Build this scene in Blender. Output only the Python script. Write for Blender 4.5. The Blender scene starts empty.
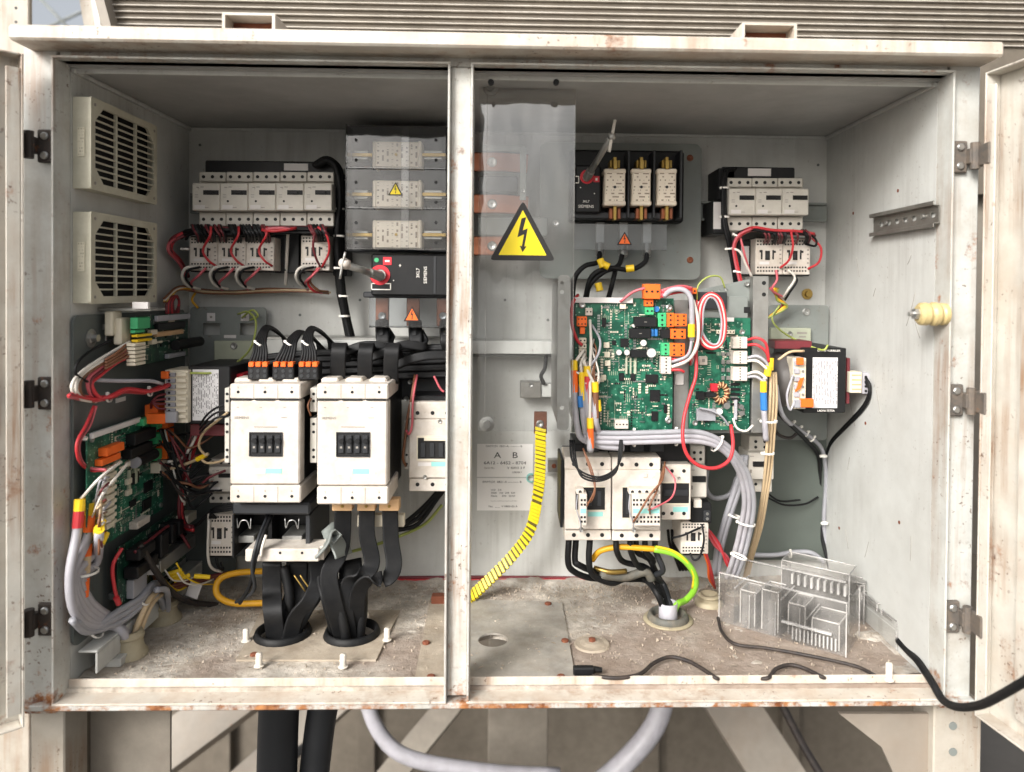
import bpy, bmesh, math, random
from mathutils import Vector, Matrix
random.seed(7)
R = math.radians
scene = bpy.context.scene
COL = scene.collection

# ------------------------------------------------------------------ camera
FPX, CX, CY = 740.0, 534.2, 301.7
YAW, PIT, ROL = 0.02634, -0.01408, 0.00856
CAM = Vector((0, 0, 1.35))
_c, _s = math.cos(YAW), math.sin(YAW)
_cp, _sp = math.cos(PIT), math.sin(PIT)
_r0 = Vector((_c, -_s, 0)); FWD = Vector((_cp*_s, _cp*_c, _sp)); _u0 = Vector((-_sp*_s, -_sp*_c, _cp))
RGT = math.cos(ROL)*_r0 + math.sin(ROL)*_u0
UPV = -math.sin(ROL)*_r0 + math.cos(ROL)*_u0
cd = bpy.data.cameras.new('camera'); cam = bpy.data.objects.new('camera', cd); COL.objects.link(cam)
cd.sensor_fit = 'HORIZONTAL'; cd.sensor_width = 36.0; cd.lens = FPX/1024*36
cd.shift_x = (512-CX)/1024; cd.shift_y = (CY-386)/1024
cd.clip_start = 0.02; cd.clip_end = 2000
m3 = Matrix((RGT, UPV, -FWD)).transposed()
cam.matrix_world = Matrix.Translation(CAM) @ m3.to_4x4()
cd.dof.use_dof = True; cd.dof.focus_distance = 1.27; cd.dof.aperture_fstop = 2.7
scene.camera = cam

# ------------------------------------------------------------------ sky, sun, exposure
SUN_EL, SUN_AZ = R(31), R(180+36)          # the light comes from behind the camera, a little from the left
w = bpy.data.worlds.new('World'); scene.world = w; w.use_nodes = True
nt = w.node_tree; bg = nt.nodes['Background']
sky = nt.nodes.new('ShaderNodeTexSky'); sky.sky_type = 'NISHITA'; sky.sun_disc = False
sky.sun_elevation = SUN_EL; sky.sun_rotation = SUN_AZ
sky.air_density = 1.0; sky.dust_density = 6.0; sky.ozone_density = 0.6
hs = nt.nodes.new('ShaderNodeHueSaturation'); hs.inputs['Saturation'].default_value = 0.30
nt.links.new(sky.outputs[0], hs.inputs['Color']); nt.links.new(hs.outputs[0], bg.inputs['Color'])
bg.inputs['Strength'].default_value = 0.145
sl = bpy.data.lights.new('sun', 'SUN'); sun = bpy.data.objects.new('sun', sl); COL.objects.link(sun)
sl.energy = 2.0; sl.angle = R(19); sl.color = (1, 0.99, 0.975)
sdir = -Vector((math.sin(SUN_AZ)*math.cos(SUN_EL), math.cos(SUN_AZ)*math.cos(SUN_EL), math.sin(SUN_EL)))
sun.rotation_euler = sdir.to_track_quat('-Z', 'Y').to_euler()
vs = scene.view_settings
vs.view_transform = 'Standard'; vs.look = 'None'; vs.gamma = 1; vs.use_curve_mapping = False; vs.exposure = 0.64

# ------------------------------------------------------------------ measuring helpers
def ray(px, py): return FWD + (px-CX)/FPX*RGT - (py-CY)/FPX*UPV
def P(px, py, Y): d = ray(px, py); return CAM + d*(Y/d.y)
def PX(px, py, X): d = ray(px, py); return CAM + d*(X/d.x)
def PZ(px, py, Z): d = ray(px, py); return CAM + d*((Z-CAM.z)/d.z)
XL, XR, YB, YF = -0.644, 0.627, 1.48, 1.05
ZF, ZC = 0.769, 1.667

# ------------------------------------------------------------------ materials
def lin(h):
    h = h.lstrip('#'); o = []
    for i in (0, 2, 4):
        v = int(h[i:i+2], 16)/255
        o.append(v/12.92 if v <= 0.04045 else ((v+0.055)/1.055)**2.4)
    return (*o, 1)
def mat(name, col, rough=0.5, metal=0.0, dirt=0.0, dirt_col='#6b5a48', dscale=9, rust=0.0, rscale=14, streak=0.0, chips=0.0, foot=None, bump=0.0, bscale=60, var=0.06, spec=0.5, coat=0):
    m = bpy.data.materials.new(name); m.use_nodes = True; n = m.node_tree.nodes; l = m.node_tree.links
    b = n['Principled BSDF']; b.inputs['Metallic'].default_value = metal
    b.inputs['Specular IOR Level'].default_value = spec
    if coat: b.inputs['Coat Weight'].default_value = coat
    geo = n.new('ShaderNodeNewGeometry')
    def noise(s, d=4, r=0.6):
        t = n.new('ShaderNodeTexNoise'); t.inputs['Scale'].default_value = s; t.inputs['Detail'].default_value = d; t.inputs['Roughness'].default_value = r
        l.new(geo.outputs['Position'], t.inputs['Vector']); return t
    def ramp(src, a, c_):
        r = n.new('ShaderNodeMapRange'); r.inputs['From Min'].default_value = a; r.inputs['From Max'].default_value = c_
        l.new(src, r.inputs['Value']); return r.outputs[0]
    def mix(fac, a, c_):
        x = n.new('ShaderNodeMix'); x.data_type = 'RGBA'
        if hasattr(fac, 'name') and not isinstance(fac, float): l.new(fac, x.inputs['Factor'])
        else: x.inputs['Factor'].default_value = fac
        for s, v in ((x.inputs['A'], a), (x.inputs['B'], c_)):
            if isinstance(v, tuple): s.default_value = v
            else: l.new(v, s)
        return x.outputs['Result']
    base = lin(col); cur = base
    t1 = noise(23, 5)
    if var:
        dk = tuple(v*(1-var*2.2) for v in base[:3])+(1,)
        lt = tuple(min(1, v*(1+var)) for v in base[:3])+(1,)
        cur = mix(ramp(t1.outputs['Fac'], 0.3, 0.7), dk, lt)
    if dirt:
        t2 = noise(dscale, 8, 0.7)
        f = n.new('ShaderNodeMath'); f.operation = 'MULTIPLY'; f.inputs[1].default_value = dirt
        l.new(ramp(t2.outputs['Fac'], 0.42, 0.72), f.inputs[0]); cur = mix(f.outputs[0], cur, lin(dirt_col))
    if rust:
        t3 = noise(rscale, 9, 0.72)
        cur = mix(ramp(t3.outputs['Fac'], 0.68-rust*0.2, 0.76-rust*0.16), cur, mix(ramp(noise(70).outputs['Fac'], .35, .65), lin('#5a2f1c'), lin('#a5683c')))
    def mth(op, a, c_):
        x = n.new('ShaderNodeMath'); x.operation = op
        for i, v in enumerate((a, c_)):
            if isinstance(v, (int, float)): x.inputs[i].default_value = v
            else: l.new(v, x.inputs[i])
        return x.outputs[0]
    if streak:      # run marks down the paint
        mp = n.new('ShaderNodeMapping'); mp.inputs['Scale'].default_value = (55, 55, 3.2); l.new(geo.outputs['Position'], mp.inputs['Vector'])
        ts_ = n.new('ShaderNodeTexNoise'); ts_.inputs['Scale'].default_value = 1; ts_.inputs['Detail'].default_value = 6; ts_.inputs['Roughness'].default_value = .65; l.new(mp.outputs[0], ts_.inputs['Vector'])
        big = ramp(noise(4.5, 3).outputs['Fac'], .42, .62)
        cur = mix(mth('MULTIPLY', mth('MULTIPLY', ramp(ts_.outputs['Fac'], .46, .64), big), streak), cur, lin('#8a6240' if rust else '#85807a'))
    if chips:       # chipped specks with rust or grime in them
        tc_ = noise(150, 3, .5); td_ = noise(9, 3)
        cur = mix(mth('MULTIPLY', mth('MULTIPLY', ramp(tc_.outputs['Fac'], .64, .69), ramp(td_.outputs['Fac'], .45, .6)), chips), cur, lin('#5e4433'))
    if foot:        # rust gathered at the foot of the sheet
        sx_ = n.new('ShaderNodeSeparateXYZ'); l.new(geo.outputs['Position'], sx_.inputs[0])
        fz = ramp(sx_.outputs['Z'], foot[1], foot[0]); tf_ = noise(28, 8, .7)
        cur = mix(ramp(mth('ADD', mth('MULTIPLY', fz, .29), tf_.outputs['Fac']), .68, .80), cur, mix(ramp(noise(60).outputs['Fac'], .35, .65), lin('#6b3d22'), lin('#b07a4c')))
    if isinstance(cur, tuple): b.inputs['Base Color'].default_value = cur
    else: l.new(cur, b.inputs['Base Color'])
    rr = n.new('ShaderNodeMapRange'); rr.inputs['To Min'].default_value = max(0.03, rough-0.09); rr.inputs['To Max'].default_value = min(1, rough+0.12)
    l.new(t1.outputs['Fac'], rr.inputs['Value']); l.new(rr.outputs[0], b.inputs['Roughness'])
    if bump:
        bp = n.new('ShaderNodeBump'); bp.inputs['Strength'].default_value = bump; bp.inputs['Distance'].default_value = 0.004
        l.new(noise(bscale, 6, .65).outputs['Fac'], bp.inputs['Height']); l.new(bp.outputs[0], b.inputs['Normal'])
    return m
M = {}
M['paint'] = mat('cabinet_paint', '#c6c6c0', .45, dirt=.35, dirt_col='#8c8272', dscale=7, bump=.08, bscale=90)
M['lip'] = mat('weathered_cream_paint', '#c6c0b5', .5, streak=.5, chips=.7, dirt=.55, dirt_col='#a5876a', dscale=13, rust=.34, rscale=11, bump=.15)
M['frame'] = mat('frame_paint', '#bfc0bb', .45, streak=.55, chips=.8, foot=(.735, .83), dirt=.5, dirt_col='#8f8270', dscale=12, rust=.42, rscale=17, bump=.1)
M['door'] = mat('door_paint', '#c6c2b8', .5, streak=.9, chips=.9, foot=(.60, .86), dirt=.5, dirt_col='#b09c86', dscale=8, rust=.58, rscale=9, bump=.15)
M['inside'] = mat('interior_paint', '#c1c2be', .5, streak=.3, chips=.35, dirt=.26, dirt_col='#8f8a80', dscale=6, var=.03, bump=.05)
M['ceil'] = mat('shade_darkened_ceiling_paint', '#aaaaa7', .6, dirt=.4, dirt_col='#7c7b77', dscale=8, var=.05)  # interior paint darkened to put ceiling shade into the colour, plus dust mottling
M['plate'] = mat('grey_plate_paint', '#7d827e', .45, streak=.25, chips=.4, dirt=.2, dirt_col='#4f4f49', var=.04)
M['plate_dark'] = mat('dark_grey_plate', '#5d6361', .45, streak=.25, chips=.4, dirt=.2, dirt_col='#3f3f3b', var=.04)
M['green_plate'] = mat('green_grey_plate', '#59605a', .5, dirt=.2, dirt_col='#3d3f39', var=.04)
M['olive'] = mat('pale_olive_plate', '#a9ad98', .5, var=.05)
M['galv'] = mat('galvanised_steel', '#a8a8a4', .42, metal=.75, dirt=.3, dirt_col='#8b8378', dscale=30, var=.1)
M['steel'] = mat('bright_steel', '#b9b9b6', .3, metal=.9, var=.06)
M['rail'] = mat('rail_steel', '#9c9a94', .38, metal=.8, dirt=.4, dirt_col='#6b6258', dscale=40)
M['beige'] = mat('fan_beige_plastic', '#c2beab', .5, dirt=.4, dirt_col='#8b8168', dscale=20, var=.05)
M['white'] = mat('contactor_white_plastic', '#d2cac0', .45, dirt=.6, dirt_col='#a99b88', dscale=32, chips=.18, var=.05, bump=.05)
M['bgrey'] = mat('breaker_grey_plastic', '#cbc6bc', .45, dirt=.25, dirt_col='#8f8675', dscale=30, var=.04)
M['ivory'] = mat('terminal_ivory_plastic', '#d9d0bb', .5, var=.05)
M['black'] = mat('black_plastic', '#121315', .48, var=.12, spec=.35, dirt=.2, dirt_col='#2c2a28', dscale=40)
M['dark'] = mat('dark_void_plastic', '#0b0b0c', .6, var=.1)
M['charcoal'] = mat('charcoal_plastic', '#25272a', .5, var=.08)
M['rubber'] = mat('black_cable_sheath', '#101113', .58, spec=.3, dirt=.15, dirt_col='#3d3a36', dscale=45, var=.15, bump=.1, bscale=120)
M['cord'] = mat('worn_black_cord', '#241f1e', .6, dirt=.4, dirt_col='#5a4c40', dscale=50)
M['greyrub'] = mat('grey_rubber_gland', '#55554f', .6, dirt=.5, dirt_col='#8a7d6b', dscale=40)
M['gland'] = mat('dirty_cream_gland', '#a2987f', .6, dirt=.6, dirt_col='#877961', dscale=30)
M['peg'] = mat('white_peg_plastic', '#ddd6ca', .5, dirt=.4, dirt_col='#a89a86', dscale=60)
M['ceramic'] = mat('ivory_ceramic', '#ddd2c0', .5, dirt=.15, dirt_col='#a08f78', dscale=60, var=.03)
M['copper'] = mat('copper', '#8f5a42', .4, metal=.85, dirt=.3, dirt_col='#5b3a2b', dscale=40)
M['brass'] = mat('dull_brass', '#a58a4c', .4, metal=.85, var=.1)
M['rust'] = mat('rusty_bolt_metal', '#7a4631', .8, metal=.1, rust=.5, rscale=60, bump=.3)
M['post'] = mat('centre_post_paint', '#c4c4be', .5, streak=.9, chips=.95, foot=(.76, .815), dirt=.6, dirt_col='#948673', dscale=16, rust=.5, rscale=24, bump=.15)
M['leg'] = mat('plinth_paint', '#b0a99d', .55, streak=.6, chips=.7, dirt=.5, dirt_col='#8f8270', dscale=9, rust=.16, rscale=12, bump=.12)
M['hinge'] = mat('black_worn_hinge', '#3a3532', .6, metal=.3, rust=.4, rscale=50, dirt=.3, dirt_col='#6b5a4c')
M['hinge_rust'] = mat('rusted_hinge', '#5f5a55', .7, metal=.3, rust=.2, rscale=60, dirt=.6, dirt_col='#8b7a68', dscale=60, bump=.2)
M['red'] = mat('red_wire_sheath', '#c03238', .4, var=.08)
M['pink'] = mat('faded_red_sheath', '#c86068', .4, var=.08)
M['maroon'] = mat('maroon_wire_sheath', '#702a30', .45, var=.1)
M['wwhite'] = mat('white_wire_sheath', '#d8d2c8', .4, var=.05)
M['sleeve'] = mat('grey_lilac_cable_sheath', '#aaa8ae', .42, var=.07, dirt=.25, dirt_col='#86807a', dscale=30)
M['sleeve2'] = mat('grey_cable_sheath', '#9b9ba0', .42, var=.06)
M['tan'] = mat('tan_cable_sheath', '#c4ad8a', .45, var=.06)
M['brown'] = mat('brown_wire_sheath', '#7d5238', .45, var=.1)
M['yellow'] = mat('yellow_plastic', '#f0c81e', .45, var=.05)
M['amber'] = mat('amber_cable_sheath', '#e0a520', .45, var=.06)
M['ylw_wrap'] = mat('yellow_spiral_wrap', '#dcc51c', .4, var=.06)
M['orange'] = mat('orange_plastic', '#ee6a1f', .45, var=.04)
M['gcon'] = mat('green_terminal_plastic', '#3fae72', .45, var=.05)
M['green'] = mat('green_wire_sheath', '#9aa552', .4, var=.08)
M['lime'] = mat('lime_cable_sheath', '#8cc83a', .4, var=.06)
M['blue'] = mat('blue_plastic', '#2f74b8', .4, var=.05)
M['teal'] = mat('teal_marking', '#8fcac4', .45, var=.03)
M['tie'] = mat('white_cable_tie', '#e6e2da', .4, var=.03)
M['inkred'] = mat('red_marking', '#cf1f2f', .45, var=.03)
M['ink'] = mat('black_ink', '#141110', .5, var=0)
M['inkgrey'] = mat('grey_ink', '#8d8780', .5, var=0)
M['inkwhite'] = mat('white_ink', '#e8e4dc', .5, var=0)
M['sign_yellow'] = mat('sign_yellow', '#f2d90f', .4, var=.02)
M['paper'] = mat('white_label_paper', '#d6d2cf', .5, var=.03, dirt=.15, dirt_col='#b5a99a', dscale=30)
M['labelpaper'] = mat('fresh_label_paper', '#e9e7e4', .5, var=.02)
M['wood'] = mat('tan_insulating_board', '#cfa87c', .6, var=.1)
M['grime'] = mat('grimy_metal', '#7d766b', .7, dirt=.5, dirt_col='#5a5047', dscale=10, bump=.2)
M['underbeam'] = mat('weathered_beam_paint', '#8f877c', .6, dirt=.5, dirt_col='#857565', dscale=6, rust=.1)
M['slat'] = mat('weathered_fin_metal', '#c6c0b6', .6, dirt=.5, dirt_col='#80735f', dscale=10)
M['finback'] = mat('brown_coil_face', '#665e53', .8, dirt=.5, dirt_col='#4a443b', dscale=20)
M['ground'] = mat('dark_gravel_ground', '#55504a', .8, dirt=.5, dirt_col='#3f3b35', dscale=1.5, bump=.2, bscale=20)
M['soil'] = mat('dry_dirt_crumbs', '#b3a594', .9, var=.2)
M['winding'] = mat('taped_winding', '#5c5855', .5, var=.1)

def floor_mat():
    m = mat('dusty_cabinet_floor', '#cbc3b7', .85, dirt=.95, dirt_col='#8a7d6c', dscale=19, chips=.5, bump=1.0, bscale=70, var=.22)
    n = m.node_tree.nodes; l = m.node_tree.links; b = n['Principled BSDF']
    src = b.inputs['Base Color'].links[0].from_socket
    geo = n.new('ShaderNodeNewGeometry'); mp = n.new('ShaderNodeMapping'); l.new(geo.outputs['Position'], mp.inputs['Vector'])
    mp.inputs['Rotation'].default_value = (0, 0, .6); mp.inputs['Scale'].default_value = (1, 2.6, 1)
    t = n.new('ShaderNodeTexNoise'); t.inputs['Scale'].default_value = 11; t.inputs['Detail'].default_value = 10; t.inputs['Roughness'].default_value = .75; t.inputs['Distortion'].default_value = 1.2
    l.new(mp.outputs[0], t.inputs['Vector'])
    r = n.new('ShaderNodeMapRange'); r.inputs['From Min'].default_value = .57; r.inputs['From Max'].default_value = .66; l.new(t.outputs['Fac'], r.inputs['Value'])
    q = n.new('ShaderNodeMath'); q.operation = 'MULTIPLY'; q.inputs[1].default_value = .9; l.new(r.outputs[0], q.inputs[0])
    x = n.new('ShaderNodeMix'); x.data_type = 'RGBA'; l.new(q.outputs[0], x.inputs['Factor']); l.new(src, x.inputs['A']); x.inputs['B'].default_value = lin('#e6ded3')
    # brown caked silt over the right-hand bay, its own patchy border
    sx = n.new('ShaderNodeSeparateXYZ'); l.new(geo.outputs['Position'], sx.inputs[0])
    t2 = n.new('ShaderNodeTexNoise'); t2.inputs['Scale'].default_value = 5.5; t2.inputs['Detail'].default_value = 6; l.new(geo.outputs['Position'], t2.inputs['Vector'])
    ad = n.new('ShaderNodeMath'); ad.operation = 'MULTIPLY_ADD'; ad.inputs[1].default_value = 1.15; l.new(t2.outputs['Fac'], ad.inputs[0])
    hx_ = n.new('ShaderNodeMath'); hx_.operation = 'MULTIPLY'; hx_.inputs[1].default_value = .42; l.new(sx.outputs['X'], hx_.inputs[0]); l.new(hx_.outputs[0], ad.inputs[2])
    r2 = n.new('ShaderNodeMapRange'); r2.inputs['From Min'].default_value = .50; r2.inputs['From Max'].default_value = .68; r2.inputs['To Max'].default_value = .72; l.new(ad.outputs[0], r2.inputs['Value'])
    y = n.new('ShaderNodeMix'); y.data_type = 'RGBA'; l.new(r2.outputs[0], y.inputs['Factor']); l.new(x.outputs['Result'], y.inputs['A']); y.inputs['B'].default_value = lin('#7f6d60')
    l.new(y.outputs['Result'], b.inputs['Base Color']); return m
M['floor'] = floor_mat()

def clear_mat(name, tint, haze, gl=1.0, rough=.06, wavy=0.0):
    m = bpy.data.materials.new(name); m.use_nodes = True; n = m.node_tree.nodes; l = m.node_tree.links
    n.remove(n['Principled BSDF']); out = n['Material Output']
    tr = n.new('ShaderNodeBsdfTransparent'); tr.inputs[0].default_value = (*tint, 1)
    df = n.new('ShaderNodeBsdfDiffuse'); df.inputs[0].default_value = (.8, .78, .75, 1)
    go = n.new('ShaderNodeBsdfGlossy'); go.inputs['Roughness'].default_value = rough
    geo = n.new('ShaderNodeNewGeometry'); t = n.new('ShaderNodeTexNoise'); t.inputs['Scale'].default_value = 14; t.inputs['Detail'].default_value = 8
    l.new(geo.outputs['Position'], t.inputs['Vector'])
    r = n.new('ShaderNodeMapRange'); r.inputs['From Min'].default_value = .35; r.inputs['From Max'].default_value = .75; r.inputs['To Min'].default_value = haze*.4; r.inputs['To Max'].default_value = haze*1.6
    l.new(t.outputs['Fac'], r.inputs['Value'])
    a = n.new('ShaderNodeMixShader'); l.new(r.outputs[0], a.inputs[0]); l.new(tr.outputs[0], a.inputs[1]); l.new(df.outputs[0], a.inputs[2])
    fr = n.new('ShaderNodeFresnel'); fr.inputs['IOR'].default_value = 1.49
    if wavy:
        mp = n.new('ShaderNodeMapping'); mp.inputs['Scale'].default_value = (9, 9, 3.5); l.new(geo.outputs['Position'], mp.inputs['Vector'])
        tw = n.new('ShaderNodeTexNoise'); tw.inputs['Scale'].default_value = 1; tw.inputs['Detail'].default_value = 2.5; l.new(mp.outputs[0], tw.inputs['Vector'])
        bp = n.new('ShaderNodeBump'); bp.inputs['Strength'].default_value = 1; bp.inputs['Distance'].default_value = wavy; l.new(tw.outputs['Fac'], bp.inputs['Height']); l.new(bp.outputs[0], go.inputs['Normal'])
    q = n.new('ShaderNodeMath'); q.operation = 'MULTIPLY'; q.inputs[1].default_value = gl; l.new(fr.outputs[0], q.inputs[0])
    c_ = n.new('ShaderNodeMixShader'); l.new(q.outputs[0], c_.inputs[0]); l.new(a.outputs[0], c_.inputs[1]); l.new(go.outputs[0], c_.inputs[2])
    l.new(c_.outputs[0], out.inputs['Surface']); return m
M['clear'] = clear_mat('clear_acrylic', (.975, .98, .98), .004, 2.5, .02, .0065)
M['clear2'] = clear_mat('dusty_clear_plastic', (.997, .993, .988), .05, .22, .05)
M['clear_rim'] = clear_mat('bright_clear_edge', (.98, .975, .97), .38, 1.6, .06)
M['cover'] = clear_mat('clear_fuse_cover', (.975, .98, .985), .005, 1.0, .03, .004)
M['smoke'] = clear_mat('smoky_clear_cover', (.84, .86, .88), .03, 1.3, .1)

def print_mat(name, base, ink, rows, cols, axis='z', dens=.5):
    """white label with rows of tiny unreadable print, along the object's own generated box"""
    m = bpy.data.materials.new(name); m.use_nodes = True; n = m.node_tree.nodes; l = m.node_tree.links; b = n['Principled BSDF']
    tc = n.new('ShaderNodeTexCoord'); sp = n.new('ShaderNodeSeparateXYZ'); l.new(tc.outputs['Generated'], sp.inputs[0])
    u, v = (sp.outputs['X'], sp.outputs['Z']) if axis == 'z' else (sp.outputs['Z'], sp.outputs['X'])
    def mt(op, a, bb=None):
        x = n.new('ShaderNodeMath'); x.operation = op
        for i, q in enumerate((a, bb)):
            if q is None: continue
            if isinstance(q, (int, float)): x.inputs[i].default_value = q
            else: l.new(q, x.inputs[i])
        return x.outputs[0]
    vr = mt('MULTIPLY', v, rows); fl = mt('FLOOR', vr); fr = mt('FRACT', vr)
    row = mt('MULTIPLY', mt('GREATER_THAN', fr, .35), mt('LESS_THAN', fr, .75))
    cb = n.new('ShaderNodeCombineXYZ'); l.new(mt('MULTIPLY', u, cols), cb.inputs['X']); l.new(mt('MULTIPLY', fl, 7.31), cb.inputs['Y'])
    t = n.new('ShaderNodeTexNoise'); t.inputs['Scale'].default_value = 1.0; t.inputs['Detail'].default_value = 3; l.new(cb.outputs[0], t.inputs['Vector'])
    w_ = mt('GREATER_THAN', t.outputs['Fac'], 1-dens)
    mg = mt('MULTIPLY', mt('GREATER_THAN', u, .07), mt('LESS_THAN', u, .93))
    f = mt('MULTIPLY', mt('MULTIPLY', row, w_), mg)
    x = n.new('ShaderNodeMix'); x.data_type = 'RGBA'; l.new(f, x.inputs['Factor']); x.inputs['A'].default_value = lin(base); x.inputs['B'].default_value = lin(ink)
    l.new(x.outputs['Result'], b.inputs['Base Color']); b.inputs['Roughness'].default_value = .5
    return m
M['print'] = print_mat('printed_data_label', '#cfcdcd', '#4c4b4e', 16, 14, 'x', .5)
M['print_v'] = print_mat('printed_rating_label', '#e0dcd4', '#9a948b', 7, 12, 'z', .5)
M['fuseprint'] = print_mat('fuse_body_print', '#ddd2c0', '#8a7a68', 9, 9, 'x', .47)
M['fuseprint_v'] = print_mat('fuse_body_print_upright', '#ddd2c0', '#8a7a68', 9, 6, 'z', .47)

M['beige_print'] = print_mat('faded_rating_label', '#cfc9b4', '#9a927c', 9, 8, 'z', .45)
def pcb_mat(name, dark, light, pad):
    m = bpy.data.materials.new(name); m.use_nodes = True; n = m.node_tree.nodes; l = m.node_tree.links; b = n['Principled BSDF']
    geo = n.new('ShaderNodeNewGeometry')
    v = n.new('ShaderNodeTexVoronoi'); v.distance = 'MANHATTAN'; v.inputs['Scale'].default_value = 190; l.new(geo.outputs['Position'], v.inputs['Vector'])
    t = n.new('ShaderNodeTexNoise'); t.inputs['Scale'].default_value = 60; t.inputs['Detail'].default_value = 5; l.new(geo.outputs['Position'], t.inputs['Vector'])
    r1 = n.new('ShaderNodeMapRange'); r1.inputs['From Min'].default_value = .45; r1.inputs['From Max'].default_value = .56; l.new(t.outputs['Fac'], r1.inputs['Value'])
    x = n.new('ShaderNodeMix'); x.data_type = 'RGBA'; l.new(r1.outputs[0], x.inputs['Factor']); x.inputs['A'].default_value = lin(dark); x.inputs['B'].default_value = lin(light)
    r2 = n.new('ShaderNodeMapRange'); r2.inputs['From Min'].default_value = .34; r2.inputs['From Max'].default_value = .25; l.new(v.outputs['Distance'], r2.inputs['Value'])
    sc_ = n.new('ShaderNodeSeparateColor'); l.new(v.outputs['Color'], sc_.inputs[0])
    g = n.new('ShaderNodeMath'); g.operation = 'GREATER_THAN'; g.inputs[1].default_value = .62; l.new(sc_.outputs[0], g.inputs[0])
    q = n.new('ShaderNodeMath'); q.operation = 'MULTIPLY'; l.new(r2.outputs[0], q.inputs[0]); l.new(g.outputs[0], q.inputs[1])
    y = n.new('ShaderNodeMix'); y.data_type = 'RGBA'; l.new(q.outputs[0], y.inputs['Factor']); l.new(x.outputs['Result'], y.inputs['A']); y.inputs['B'].default_value = lin(pad)
    l.new(y.outputs['Result'], b.inputs['Base Color']); b.inputs['Roughness'].default_value = .35
    return m
M['pcb'] = pcb_mat('green_circuit_board', '#0e4a38', '#23674f', '#9cc4ae')
M['pcb_dark'] = pcb_mat('dark_circuit_board', '#0d2b22', '#17402f', '#8fa79a')

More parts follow.
